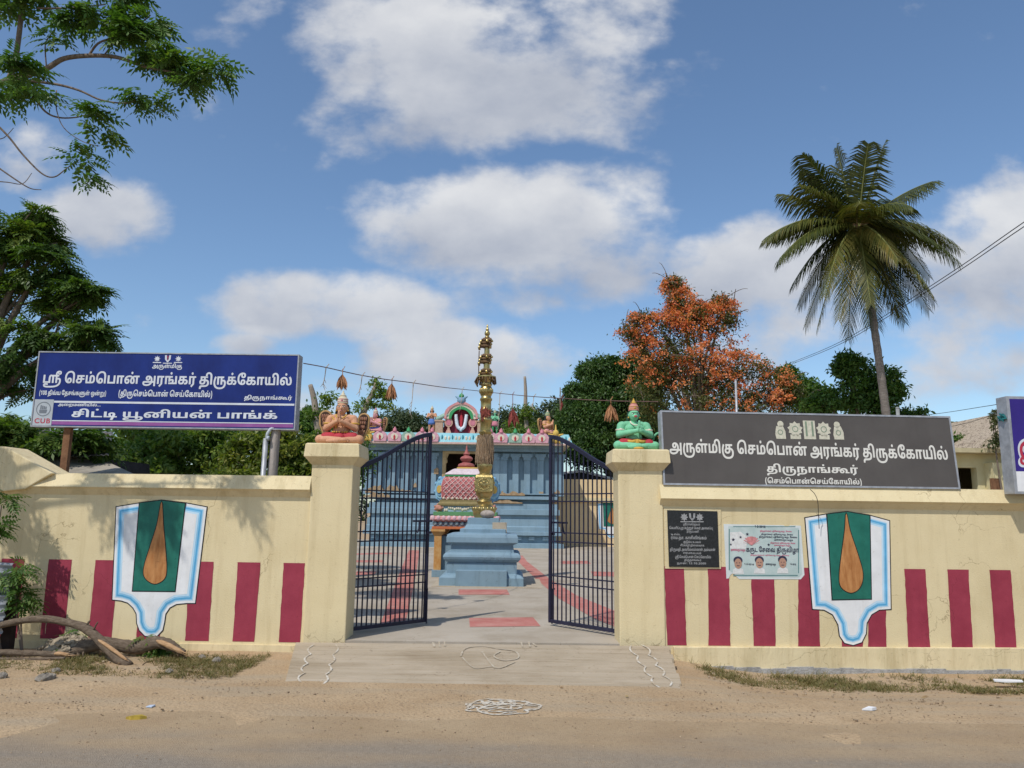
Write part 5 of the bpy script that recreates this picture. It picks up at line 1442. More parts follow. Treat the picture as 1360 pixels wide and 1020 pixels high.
def build_right_sign():
    o = P(882, 643, 9.36)
    fr = Frame(o, R(3.2), R(5.5))
    t = fr.thing('sign_board', 'long dark grey sign board with off-white writing resting on the right street wall', 'sign')
    w, _ = fr.hit(1275, 653)
    h = fr.hit(878, 546)[1]
    board(t, w, h, 0.13, SIGNGREY, STEEL, 0.022)
    H = fr.hit

    def line(key, xa, xb, ya, yb, hp):
        a, za = H(xa, ya)
        b, zb = H(xb, yb)
        text(key, a, b, za, hp/1020*9.6, SIGNCREAM, t, slope=zb-za)
    line('b1', 889, 1260, 600.2, 610.6, 12.4)
    line('a5', 1018, 1140, 627.0, 628.8, 7.6)
    line('b3', 1016, 1145, 641.8, 643.6, 5.4)
    mb = MB()
    L2 = MB()
    z0 = H(1075, 583)[1]
    sc = 1/1020*9.6
    for px, kind in ((1036, 'f'), (1056, 'd'), (1075, 'u'), (1094, 'd'), (1113, 'f')):
        x, z = H(px, 571.5+(px-1075)*0.012)
        if kind == 'u':
            mb.box(x-8*sc, x+8*sc, -0.003, 0.001, z-12*sc, z+13*sc)
            for dx in (-4.2*sc, 4.2*sc):
                L2.box(x+dx-1.2*sc, x+dx+1.2*sc, -0.0045, -0.0029, z-8*sc, z+12*sc)
        elif kind == 'd':
            star(mb, x, z+1.5*sc, 8.0*sc, 10.5*sc, 9, -0.003)
            mb.box(x-7*sc, x+7*sc, -0.003, 0.001, z-12*sc, z-6*sc)
            ringflat(L2, x, z+1.5*sc, 3.2*sc, 4.2*sc, -0.0045, 16)
        else:
            sg = -1 if px < 1075 else 1
            disc(mb, x-sg*1*sc, z+8*sc, 4.2*sc, -0.003)
            mb.add([(x-6*sc, -0.003, z-12*sc), (x+7*sc, -0.003, z-12*sc), (x+7*sc, -0.003, z-2*sc), (x+4*sc, -0.003, z+6*sc), (x-5*sc, -0.003, z+5*sc), (x-7*sc, -0.003, z-5*sc)], [tuple(range(6))])
            ringflat(L2, x, z-3*sc, 2.6*sc, 3.6*sc, -0.0045, 16)
    mb.build('emblem', mat('faded_cream_print', (0.46, 0.44, 0.34), rough=0.7, scale=25, col2=(0.62, 0.59, 0.47)), t)
    L2.build('emblem_detail', mat('dull_green_print', (0.20, 0.26, 0.18), rough=0.6), t)
    # a back stay keeps it standing
    mb = MB()
    for x in (0.5, w-0.5):
        mb.tube([(x, 0.13, 0.7), (x, 0.42, -0.05)], 0.02, 6)
    mb.build('stay', STEEL, t)


build_right_sign()


def build_far_sign():
    o = P(1348.5, 656, 9.36)
    fr = Frame(o, R(2.0))
    t = fr.thing('sign_board', 'violet and white box sign at the right edge of the photo', 'sign')
    h = fr.hit(1338, 526)[1]
    w = 2.4
    mb = MB()
    mb.box(0, w, 0, 0.2, 0, h)
    mb.build('box_body', STEEL, t, bevel=0.004)
    zw = fr.hit(1349, 626)[1]
    mb = MB()
    mb.box(0.035, w-0.035, -0.003, 0.001, zw, h-0.035)
    mb.build('sign_face', mat('violet_sign_vinyl', (0.035, 0.018, 0.20), rough=0.35, scale=1.5, var=0.15), t)
    mb = MB()
    mb.box(0.035, w-0.035, -0.003, 0.001, 0.03, zw)
    mb.build('white_strip', WHITE, t)
    a = fr.hit(1351, 610)
    text('t1', a[0], a[0]+0.3, a[1], 0.17, SIGNWHITE, t, -0.0045)
    text('t1', a[0]+0.022, a[0]+0.30, a[1]+0.012, 0.145, REDP, t, -0.006)
    mb = MB()
    q = fr.hit(1331, 553)
    for k in range(7):
        mb.tube([(-0.006, 0.02+0.01*k, q[1]-0.02+0.01*k), (-0.03, 0.05, q[1]+random.uniform(-0.05, 0.05)), (-0.02, 0.1+0.01*k, q[1]+0.02+random.uniform(-0.06, 0.03))], 0.012, 5)
    mb.build('teal_tie', mat('teal_cloth', (0.02, 0.16, 0.17), rough=0.8, var=0.3), t)


build_far_sign()


def build_plaque():
    t = FR.thing('stone_plaque', 'black granite plaque engraved with grey writing beside the right gate pillar', 'plaque')
    H = FR.hit
    mb = MB()
    q = [H(888, 752.5), H(954.5, 753.5), H(952, 679), H(885.5, 677.5)]
    r = [H(883, 755), H(957, 755.5), H(957, 676), H(881.5, 674.5)]
    mb.prism(r, -0.012, 0.02)
    mb.build('plaster_margin', CREAM, t)
    mb = MB()
    mb.prism(q, -0.022, -0.0115)
    mb.build('granite_slab', mat('black_granite', (0.014, 0.015, 0.017), rough=0.3, scale=70, var=0.5, spec=0.5), t)
    eng = mat('grey_engraving', (0.30, 0.30, 0.30), rough=0.9, var=0.25, scale=60)
    s = 6.18
    for key, a, b, y, h in (('p1', 225, 365, 231, 13), ('p2', 112, 470, 263, 16), ('p3', 255, 355, 290, 13), ('p4', 125, 205, 312, 12), ('p5', 125, 420, 345, 19), ('p6', 228, 372, 375, 13), ('p7', 203, 400, 403, 13),
                            ('p8', 118, 490, 440, 17), ('p9', 225, 375, 466, 13), ('p10', 160, 455, 500, 16), ('a5', 235, 375, 523, 12), ('p12', 175, 415, 550, 12)):
        x0, z0 = H(870+a/s, 660+y/s)
        x1, z1 = H(870+b/s, 660+y/s+0.5)
        text(key, x0, x1, z0, h/s/1020*9.45, eng, t, -0.0235, slope=z1-z0)
    mb = MB()
    sc = 9.45/1020/s
    for cx, k in ((235, 0), (300, 1), (362, 0)):
        x, z = H(870+cx/s, 660+168/s)
        if k:
            u_mark(mb, x, z+4*sc, 52*sc, 58*sc, -0.0235)
        else:
            star(mb, x, z+2*sc, 20*sc, 32*sc, 8, -0.0235)
        mb.box(x-32*sc, x+32*sc, -0.0235, -0.0215, z-38*sc, z-30*sc)
    mb.build('emblem', eng, t)


build_plaque()


def build_poster():
    t = FR.thing('poster', 'pale printed festival poster with three portraits pasted on the cream wall', 'poster')
    H = FR.hit
    s = 6.18
    h = lambda a, b: H(870+a/s, 660+b/s)
    PALE = mat('poster_pale_teal', (0.40, 0.50, 0.48), rough=0.6, scale=5, col2=(0.52, 0.60, 0.58))
    sheet = [h(585, 670), h(604, 668), h(618, 640), h(640, 622), h(668, 655), h(690, 674), h(1195, 676), h(1225, 640), h(1208, 400), h(1196, 236), h(1110, 233), h(1075, 246), h(1050, 232), h(562, 222)]
    mb = MB()
    mb.prism(sheet, -0.004, -0.001)
    mb.build('paper', mat('poster_white_edge', (0.62, 0.66, 0.65), rough=0.6, var=0.05), t)
    mb = MB()
    mb.add([(x, -0.0052, z) for x, z in [h(603, 600), h(690, 655), h(1180, 658), h(1205, 630), h(1178, 255), h(600, 240)]], [tuple(range(6))])
    mb.m = 1
    for (a, b, c, d) in ((640, 240, 1150, 246), (640, 640, 1170, 648), (604, 262, 612, 600), (1172, 270, 1180, 625)):
        p = [h(a, d), h(c, d), h(c, b), h(a, b)]
        mb.add([(x, -0.0064, z) for x, z in p], [(0, 1, 2, 3)])
    mb.build('printed_ground', [PALE, mat('poster_teal', (0.12, 0.24, 0.24), rough=0.6)], t)
    DK = mat('poster_dark_ink', (0.03, 0.03, 0.06), rough=0.6)
    PK = mat('poster_pink_ink', (0.52, 0.12, 0.20), rough=0.6)
    WH = mat('poster_white', (0.66, 0.66, 0.64), rough=0.6, var=0.1, scale=30)
    SK = mat('poster_skin', (0.42, 0.24, 0.17), rough=0.6)

    def ln(key, a, b, y, hh, m):
        x0, z0 = h(a, y)
        x1, z1 = h(b, y+5)
        text(key, x0, x1, z0, hh/s/1020*9.5, m, t, -0.0075, slope=z1-z0)
    ln('q1', 745, 1180, 450, 30, DK)
    ln('q4', 815, 905, 250, 14, DK)
    ln('q2', 860, 1120, 284, 9, PK)
    ln('q2', 870, 1130, 310, 9, DK)
    ln('q2', 852, 1165, 333, 11, DK)
    ln('q3', 975, 1130, 356, 10, DK)
    ln('q2', 945, 1150, 381, 9, PK)
    ln('q3', 975, 1110, 400, 9, PK)
    ln('q2', 780, 1100, 480, 7, PK)
    ln('q3', 620, 740, 440, 14, PK)
    ln('q3', 905, 990, 556, 12, DK)
    ln('q4', 1105, 1155, 556, 10, DK)
    ln('q4', 730, 810, 556, 10, DK)
    mb = MB()
    mb.add([(x, -0.0064, z) for x, z in [h(615, 425), h(745, 425), h(760, 330), h(700, 285), h(612, 290)]], [tuple(range(5))])
    mb.build('picture_patch', WH, t)
    mb = MB()
    x, z = h(790, 375)
    for k in range(9):
        a = math.pi*(k+0.5)/9
        c, q = math.cos(a), math.sin(a)
        r = 0.105
        mb.add([(x+c*r-q*0.02, -0.0075-0.0004*k, z+q*r*0.8-0.01), (x-0.01*q, -0.0075-0.0004*k, z-0.03), (x+0.01*q, -0.0075-0.0004*k, z-0.03), (x+c*r+q*0.02, -0.0075-0.0004*k, z+q*r*0.8-0.01)], [(0, 1, 2, 3)])
    mb.build('lotus_print', mat('poster_lotus', (0.55, 0.22, 0.22), rough=0.6, var=0.3, scale=20), t)
    mb = MB()
    for (a, b, r) in ((640, 350, 0.018), (700, 330, 0.014), (755, 305, 0.016), (620, 390, 0.012), (930, 392, 0.014)):
        x, z = h(a, b)
        star(mb, x, z, r*0.6, r*1.3, 5, -0.0082)
    mb.build('dark_print', DK, t)
    for cx, cy in ((680, 555), (855, 552), (1045, 550)):
        x, z = h(cx, cy)
        u = 9.5/1020/s
        mb = MB()
        mb.m = 0
        mb.add([(x-48*u, -0.0076, z-72*u), (x+44*u, -0.0076, z-72*u), (x+40*u, -0.0076, z-38*u), (x+14*u, -0.0076, z-22*u), (x-14*u, -0.0076, z-22*u), (x-42*u, -0.0076, z-38*u)], [tuple(range(6))])
        mb.m = 1
        disc(mb, x, z+34*u, 37*u, -0.0086, 18, 30*u)
        mb.m = 2
        disc(mb, x, z+8*u, 30*u, -0.0096, 18, 40*u)
        mb.m = 1
        mb.box(x-11*u, x+11*u, -0.0106, -0.0095, z-11*u, z-6*u)
        for dx in (-11*u, 11*u):
            disc(mb, x+dx, z+14*u, 4*u, -0.0106, 8)
        mb.build('portrait', [WH, DK, SK], t)


build_poster()


# ------------------------------------------------------------------ painted plaster statues
def paint(name, c, **k):
    k.setdefault('rough', 0.7)
    k.setdefault('var', 0.1)
    k.setdefault('scale', 14)
    new = name not in MATS
    m = mat(name, c, **k)
    if new:
        weather(m, 0.18, 0.25, 0, (3, 3, 1), 3.0, (0.66, 0.58, 0.52))
    return m


SKINP = paint('peach_statue_paint', (0.53, 0.265, 0.15), col2=(0.61, 0.335, 0.20))
PINKP = paint('pink_statue_paint', (0.60, 0.28, 0.28))
ROSE = paint('rose_paint', (0.55, 0.20, 0.25))
REDC = paint('crimson_cloth_paint', (0.42, 0.035, 0.05))
GREENS = paint('mint_statue_paint', (0.16, 0.47, 0.27), col2=(0.21, 0.54, 0.32))
GREEND = paint('leaf_green_paint', (0.05, 0.30, 0.11))
GOLDP = paint('gold_paint', (0.55, 0.33, 0.06))
TANP = paint('tan_wing_paint', (0.42, 0.25, 0.10))
DKW = paint('dark_wing_paint', (0.05, 0.025, 0.015))
FEATH = paint('feather_paint', (0.40, 0.22, 0.12), col2=(0.26, 0.10, 0.08), scale=20)
CROWNW = paint('ivory_crown_paint', (0.58, 0.50, 0.34), col2=(0.66, 0.60, 0.45))
CROWNG = paint('sage_crown_paint', (0.28, 0.40, 0.26))
BLUECL = paint('blue_cloth_paint', (0.10, 0.20, 0.50))
EYEW = paint('eye_white', (0.75, 0.75, 0.72), var=0.02)
LTBLUE = paint('light_blue_trim', (0.30, 0.55, 0.66))
CYANP = paint('cyan_trim', (0.22, 0.52, 0.60), col2=(0.32, 0.60, 0.66), scale=4)
CREAMT = paint('cream_trim', (0.66, 0.60, 0.48))
YELL = paint('yellow_trim', (0.62, 0.42, 0.10))


def add_wing(root, side, u, zt, zb, xo, w, y0, cols, lean):
    """rounded wing with a thick rim, dark hollow and rows of feathers, tapering downwards"""
    rim, dark, fea = cols
    zc = zt-w*0.5
    out = []
    for k in range(13):
        a = math.pi*k/12
        out.append((xo+w*0.5*math.cos(a), zc+w*0.5*math.sin(a)))
    low = [(xo-w*0.44, zc-(zc-zb)*0.35), (xo+lean-w*0.20, zb+(zc-zb)*0.1), (xo+lean, zb), (xo+lean+w*0.20, zb+(zc-zb)*0.06), (xo+w*0.46, zc-(zc-zb)*0.35)]
    if side < 0:
        low = [(xo-w*0.46, zc-(zc-zb)*0.35), (xo+lean-w*0.22, zb+(zc-zb)*0.06), (xo+lean, zb), (xo+lean+w*0.2, zb+(zc-zb)*0.1), (xo+w*0.44, zc-(zc-zb)*0.35)]
    poly = out+low
    mb = MB()
    mb.prism(poly, y0, y0+0.045*u)
    wing = mb.build('wing', rim, root, bevel=0.012*u)
    inn = inset(poly, w*0.13)
    mb = MB()
    mb.prism(inn, y0-0.004*u, y0+0.001)
    mb.build('wing_hollow', dark, wing)
    mb = MB()
    rows = 4
    for r in range(rows):
        t = (r+0.5)/rows
        zr = zt-w*0.34-(zc-zb)*0.62*t
        xr = xo+lean*max(0, t-0.2)*0.8
        ww = w*0.30*(1-0.45*t)
        nk = 4 if r % 2 == 0 else 3
        for k in range(nk):
            fx = xr+ww*((k+0.5)/nk*2-1)
            mb.ball((fx, y0-0.010*u-0.003*r*u, zr), (w*0.068, 0.012*u, w*0.17), 8, 6)
    for k in range(5):
        f = (k+0.5)/5*2-1
        mb.capsule((xo+w*0.30*f+lean*0.45, y0-0.012*u, zc-(zc-zb)*0.45), (xo+lean+w*0.13*f, y0-0.010*u, zb+(zc-zb)*0.06), w*0.055, w*0.03, 8)
    mb.build('feathers', fea, wing, smooth=True)
    return wing


def head_parts(root, c, r, skin, hair, u, muzzle=None, tilt=0):
    """eyes, brows, mouth; c = head centre, r = half width"""
    cx, cy, cz = c
    mb = MB()
    for s in (-1, 1):
        mb.ball((cx+s*r*0.40, cy-r*0.93, cz+r*0.12), (r*0.20, r*0.10, r*0.11), 10, 6)
    mb.build('eye_whites', EYEW, root, smooth=True)
    mb = MB()
    for s in (-1, 1):
        mb.ball((cx+s*r*0.40, cy-r*1.02, cz+r*0.12), (r*0.09, r*0.05, r*0.10), 8, 6)
        mb.capsule((cx+s*r*0.18, cy-r*0.98, cz+r*0.33), (cx+s*r*0.66, cy-r*0.80, cz+r*0.36), r*0.055, r*0.035, 6)
    mb.build('brows', BLACK, root, smooth=True)


def crown(root, c, r, h, mats_, u):
    """tall tiered crown"""
    cx, cy, cz = c
    pr = [(r*1.05, 0), (r*1.10, h*0.06), (r*1.0, h*0.10), (r*1.0, h*0.28), (r*0.86, h*0.42), (r*0.66, h*0.52), (r*0.70, h*0.55), (r*0.5, h*0.60)]
    mb = MB()
    mb.lathe([(a, cz+b) for a, b in pr], cx, cy, 16)
    o = mb.build('crown', mats_[0], root, smooth='auto')
    mb = MB()
    mb.lathe([(r*0.60, cz+h*0.60), (r*0.62, cz+h*0.64), (r*0.35, cz+h*0.67), (r*0.36, cz+h*0.76), (r*0.2, cz+h*0.84), (r*0.14, cz+h*0.90), (r*0.16, cz+h*0.95), (r*0.03, cz+h)], cx, cy, 14)
    mb.build('crown_finial', mats_[1], o, smooth=True)
    mb = MB()
    for z, q in ((0.12, 1.03), (0.30, 1.02)):
        mb.lathe([(r*q, cz+h*z), (r*(q+0.05), cz+h*(z+0.02)), (r*q, cz+h*(z+0.04))], cx, cy, 16)
    mb.ball((cx, cy-r*1.03, cz+h*0.21), (r*0.2, r*0.1, h*0.07))
    mb.build('crown_bands', mats_[2], o, smooth=True)


def arm_hands(mb, sh, el, ha, u, side, k=1.0):
    mb.capsule(sh, el, 0.052*u*k, 0.043*u*k)
    mb.capsule(el, (ha[0], ha[1], ha[2]-0.02*u), 0.042*u*k, 0.027*u*k)


def palms(mb, c, u):
    """two hands pressed together, fingers up"""
    x, y, z = c
    for s in (-1, 1):
        mb.ball((x+s*0.014*u, y, z), (0.015*u, 0.034*u, 0.042*u), 10, 8)
        for k in range(4):
            f = (k-1.5)*0.015*u
            ln = (0.066, 0.078, 0.074, 0.058)[k]*u
            mb.capsule((x+s*0.011*u, y+f-0.004*u, z+0.028*u), (x+s*0.007*u, y+f*0.7-0.014*u, z+0.028*u+ln), 0.0085*u, 0.0062*u, 8)
        mb.capsule((x+s*0.016*u, y+0.026*u, z-0.005*u), (x+s*0.012*u, y+0.044*u, z+0.045*u), 0.0095*u, 0.007*u, 8)


def seated_statue(name, label, loc, u=1.0, rz=0.0, skin=SKINP, cloth=REDC, crowns=(CROWNW, CROWNW, ROSE), wings=True, monkey=False, group=None, fuse=0.0050, twist=0.0, detail=True, cat='statue'):
    """cross-legged figure with folded hands; u = 1 gives a figure 0.66 m tall"""
    t = thing(name, label, cat, loc, rz, group)
    z = lambda a: a*u
    wide = 1.12 if monkey else 1.0
    head = Vector((0.0, -0.01, 0.465))*u
    mb = MB()
    # pelvis, belly, chest
    mb.ball((0, 0.01*u, z(0.085)), (z(0.135), z(0.10), z(0.085)), 16, 10)
    mb.ball((0, 0.0, z(0.175)), (z(0.108), z(0.086), z(0.10)), 16, 10)
    mb.ball((0, 0.005*u, z(0.275)), (z(0.128*wide), z(0.088), z(0.10)), 16, 10)
    for s in (-1, 1):
        mb.ball((s*z(0.055), -z(0.055), z(0.285)), (z(0.062), z(0.042), z(0.05)), 12, 8)
        mb.ball((s*z(0.135*wide), 0.01*u, z(0.325)), (z(0.058), z(0.056), z(0.055)), 12, 8)
    mb.capsule((-z(0.10), 0.01*u, z(0.34)), (z(0.10), 0.01*u, z(0.34)), z(0.045), z(0.045))
    mb.capsule((0, 0.01*u, z(0.33)), (0, 0, z(0.43)), z(0.042), z(0.038))
    # head
    r = z(0.066)
    mb.ball(head, (r, r*1.05, r*1.28), 16, 12)
    mb.ball(head+Vector((0, -r*0.35, -r*0.75)), (r*0.62, r*0.62, r*0.52), 12, 8)
    if monkey:
        mb.ball(head+Vector((0, -r*0.85, -r*0.42)), (r*0.62, r*0.55, r*0.50), 12, 8)
        mb.ball(head+Vector((0, -r*0.95, r*0.42)), (r*0.62, r*0.25, r*0.18), 12, 8)
        mb.ball(head+Vector((0, -r*1.15, -r*0.12)), (r*0.22, r*0.25, r*0.16), 8, 6)
    else:
        mb.capsule(head+Vector((0, -r*0.95, r*0.15)), head+Vector((0, -r*1.18, -r*0.28)), r*0.12, r*0.2, 8)
        mb.ball(head+Vector((0, -r*0.95, -r*0.66)), (r*0.30, r*0.18, r*0.12), 8, 6)
    for s in (-1, 1):
        mb.ball(head+Vector((s*r*1.02, r*0.05, -r*0.1)), (r*0.14, r*0.25, r*0.36), 8, 6)
    # arms
    hx = z(0.022) if monkey else 0
    hc = (hx, -z(0.165), z(0.265 if monkey else 0.30))
    for s in (-1, 1):
        arm_hands(mb, (s*z(0.145*wide), 0.01*u, z(0.32)), (s*z(0.178*wide), -z(0.035), z(0.205)), (hc[0]+s*z(0.022), hc[1], hc[2]), u, s, 1.1 if monkey else 1.0)
    palms(mb, hc, u)
    # crossed legs
    for s in (-1, 1):
        kx = 0.285 if s > 0 else -0.275
        mb.capsule((s*z(0.07), -z(0.01), z(0.075)), (z(kx)*0.86, -z(0.10), z(0.062)), z(0.072), z(0.058))
        mb.capsule((z(kx)*0.86, -z(0.10), z(0.060)), (-s*z(0.03), -z(0.185), z(0.038 if s > 0 else 0.052)), z(0.052), z(0.034))
        mb.ball((-s*z(0.075), -z(0.195), z(0.034 if s > 0 else 0.05)), (z(0.062), z(0.03), z(0.026)), 10, 6)
        for k in range(5):
            mb.ball((-s*z(0.128), -z(0.205)+k*z(0.006), z(0.032)+k*z(0.005)), z(0.010), 6, 4)
    body = mb.build('body', skin, t, fuse=fuse*u, sm=2)
    # cloth at the hips
    mb = MB()
    pr = [(0.128, 0.055), (0.150, 0.09), (0.140, 0.125), (0.118, 0.150), (0.108, 0.148)]
    mb.rings([[(z(a)*math.cos(2*math.pi*k/24), z(a)*0.80*math.sin(2*math.pi*k/24)+0.008*u, z(b)) for k in range(24)] for a, b in pr])
    mb.ball((0, -z(0.115), z(0.085)), (z(0.075), z(0.035), z(0.055)), 12, 8)
    for s in (-1, 1):
        mb.capsule((s*z(0.05), -z(0.05), z(0.085)), (s*z(0.17), -z(0.085), z(0.085)), z(0.072), z(0.066))
    mb.build('loincloth', cloth, t, smooth=True)
    if detail:
        mb = MB()
        if monkey:
            for s in (-1, 1):
                mb.tube([(s*z(0.13), -z(0.10), z(0.12)), (s*z(0.07), -z(0.145), z(0.105)), (0, -z(0.155), z(0.115))], [z(0.016), z(0.022), z(0.026)], 8)
            mb.ball((0, -z(0.165), z(0.095)), (z(0.03), z(0.02), z(0.045)), 10, 6)
            mb.ball((0, -z(0.215), z(0.018)), (z(0.07), z(0.03), z(0.02)), 12, 6)
        else:
            for k in range(9):
                a = math.pi*(k/8)
                mb.ball((z(0.09)*math.cos(a)*1.0, -z(0.088)-z(0.02)*math.sin(a), z(0.155)), z(0.012), 6, 4)
        mb.build('belt', GOLDP, t, smooth=True)
        mb = MB()
        for s in (-1, 1):
            mb.lathe([(z(0.056), z(0.255)), (z(0.062), z(0.265)), (z(0.056), z(0.275))], s*z(0.164*wide), -z(0.012), 12)
            if monkey:
                mb.ball((s*z(0.185), -z(0.055), z(0.265)), (z(0.022), z(0.014), z(0.022)), 8, 6)
            mb.ball((hc[0]+s*z(0.045), hc[1]+z(0.03), hc[2]-z(0.02)), (z(0.022), z(0.026), z(0.014)), 10, 6)
        nk = [(z(0.062)*math.cos(a), -z(0.055)-z(0.052)*abs(math.sin(a)), z(0.375)-z(0.055)*abs(math.sin(a))) for a in (math.pi*k/12 for k in range(13))]
        mb.tube(nk, z(0.009), 6)
        if not monkey:
            mb.tube([(-z(0.11), -z(0.05), z(0.345)), (-z(0.06), -z(0.108), z(0.29)), (-z(0.045), -z(0.1), z(0.20))], z(0.009), 6)
        mb.build('ornaments', CREAMT if monkey else GOLDP, t, smooth=True)
        if monkey:
            mb = MB()
            mb.ball(head+Vector((0, -r*1.32, -r*0.42)), (r*0.36, r*0.14, r*0.24), 10, 6)
            mb.build('snout', paint('pink_red_snout', (0.42, 0.10, 0.10)), t, smooth=True)
        else:
            mb = MB()
            mb.ball(head+Vector((0, -r*1.06, -r*0.68)), (r*0.24, r*0.08, r*0.07), 8, 6)
            mb.build('lips', ROSE, t, smooth=True)
        head_parts(t, head, r, skin, BLACK, u)
        mb = MB()
        for s in (-1, 1):
            mb.ball(head+Vector((s*r*1.12, -r*0.08, -r*0.55)), r*0.17, 8, 6)
        mb.build('earrings', GOLDP, t, smooth=True)
    # hair behind the ears
    mb = MB()
    for s in (-1, 1):
        mb.ball(head+Vector((s*r*0.95, r*0.45, -r*0.15)), (r*0.36, r*0.5, r*0.85), 10, 8)
        mb.ball(head+Vector((s*r*1.08, r*0.45, -r*0.9)), (r*0.36, r*0.4, r*0.42), 10, 8)
    mb.ball(head+Vector((0, r*0.35, r*0.2)), (r*1.0, r*0.95, r*1.05), 12, 8)
    mb.build('hair', BLACK if not monkey else paint('dark_green_hair', (0.02, 0.07, 0.04)), t, smooth=True)
    crown(t, head+Vector((0, 0.01*u, r*0.78)), r*0.98, z(0.165), crowns, u)
    if wings:
        add_wing(t, -1, u, z(0.445), z(0.07), -z(0.225), z(0.165), z(0.075), (TANP, DKW, FEATH), z(0.03))
        add_wing(t, 1, u, z(0.415), z(0.005), z(0.255), z(0.150), z(0.075), (TANP, DKW, FEATH), -z(0.045))
    if monkey:
        mb = MB()
        p = spline([(z(0.10), z(0.10), z(0.03)), (z(0.20), z(0.10), z(0.06)), (z(0.255), z(0.05), z(0.14)), (z(0.275), z(0.02), z(0.20)), (z(0.315), z(0.0), z(0.235)), (z(0.35), z(0.0), z(0.215)), (z(0.375), z(0.0), z(0.185))], 6)
        mb.tube(p, [z(0.016)]*(len(p)-6)+[z(0.015), z(0.015), z(0.016), z(0.02), z(0.02), z(0.006)], 10)
        mb.build('tail', skin, t, smooth=True)
    return t


seated_statue('winged_statue', 'peach painted statue with wings, folded hands and ivory crown on the left gate pillar', ((xl0+xl1)/2+0.03, 9.38+PILLAR_D/2+0.02, ztl), 1.02)
seated_statue('monkey_statue', 'mint green monkey faced statue with folded hands on the right gate pillar', ((xr0+xr1)/2-0.03, 9.38+PILLAR_D/2+0.02, ztr), 0.98, 0.10, GREENS, REDC, (paint('pink_crown_paint', (0.55, 0.24, 0.20)), GOLDP, GOLDP), False, True)


def standing_statue(name, label, loc, u, skin, cloth, crowns, legs, group, shaded=None):
    """standing figure with folded hands; u = its height in metres"""
    t = thing(name, label, 'statue', loc, 0, group)
    z = lambda a: a*u
    mb = MB()
    for s in (-1, 1):
        mb.capsule((s*z(0.055), 0, z(0.46)), (s*z(0.075), -z(0.01), z(0.26)), z(0.062), z(0.045))
        mb.capsule((s*z(0.075), -z(0.01), z(0.26)), (s*z(0.085), 0, z(0.05)), z(0.042), z(0.028))
        mb.capsule((s*z(0.085), 0.0, z(0.022)), (s*z(0.10), -z(0.08), z(0.018)), z(0.026), z(0.02))
    lower = mb.build('legs', legs, t, fuse=z(0.012), sm=2)
    mb = MB()
    mb.ball((0, 0, z(0.50)), (z(0.095), z(0.07), z(0.07)), 12, 8)
    mb.ball((0, 0, z(0.58)), (z(0.085), z(0.062), z(0.08)), 12, 8)
    mb.ball((0, 0, z(0.67)), (z(0.115), z(0.07), z(0.085)), 12, 8)
    mb.capsule((0, 0, z(0.70)), (0, 0, z(0.79)), z(0.035), z(0.03))
    mb.ball((0, -z(0.005), z(0.825)), (z(0.052), z(0.055), z(0.066)), 12, 8)
    mb.ball((0, -z(0.058), z(0.815)), (z(0.014), z(0.016), z(0.018)), 8, 6)
    for s in (-1, 1):
        mb.capsule((s*z(0.125), 0, z(0.71)), (s*z(0.17), -z(0.03), z(0.59)), z(0.042), z(0.034))
        mb.capsule((s*z(0.17), -z(0.03), z(0.59)), (s*z(0.02), -z(0.12), z(0.65)), z(0.032), z(0.022))
        mb.ball((s*z(0.014), -z(0.125), z(0.675)), (z(0.014), z(0.028), z(0.04)), 8, 6)
        for k in range(4):
            mb.capsule((s*z(0.011), -z(0.125)+(k-1.5)*z(0.014), z(0.70)), (s*z(0.008), -z(0.13)+(k-1.5)*z(0.01), z(0.755)), z(0.009), z(0.006), 6)
        mb.capsule((s*z(0.018), -z(0.10), z(0.68)), (s*z(0.014), -z(0.085), z(0.72)), z(0.009), z(0.007), 6)
    mb.build('body', skin, t, fuse=z(0.011), sm=2)
    mb = MB()
    mb.rings([[(z(a)*math.cos(2*math.pi*k/18), z(a)*0.72*math.sin(2*math.pi*k/18), z(b)) for k in range(18)] for a, b in ((0.135, 0.33), (0.13, 0.40), (0.112, 0.50), (0.10, 0.53), (0.085, 0.53))])
    mb.build('loincloth', cloth, t, smooth=True)
    mb = MB()
    for s in (-1, 1):
        mb.ball((s*z(0.02), -z(0.056), z(0.838)), (z(0.010), z(0.006), z(0.007)), 6, 4)
        mb.ball((s*z(0.055), z(0.02), z(0.80)), (z(0.022), z(0.03), z(0.05)), 8, 6)
    mb.build('hair', BLACK, t, smooth=True)
    crown(t, (0, 0, z(0.87)), z(0.055), z(0.15), crowns, u)
    return t


# ------------------------------------------------------------------ the temple hall at the end of the courtyard
TY = 33.0
TF = Frame((P(482, 728, TY).x-0.05, TY, ZC), R(0.4))


def tz(py, px=700):
    return TF.hit(px, py)[1]


def tx(px, py=650):
    return TF.hit(px, py)[0]


PATCH = mat('bare_lime_plaster', (0.30, 0.20, 0.11), rough=0.95, scale=9, col2=(0.40, 0.30, 0.19), bump=0.5)
INNER = mat('dark_hall_interior', (0.05, 0.036, 0.028), rough=0.9, var=0.3)
JAMB = mat('ochre_door_jamb', (0.42, 0.31, 0.16), rough=0.7, scale=3, var=0.2)


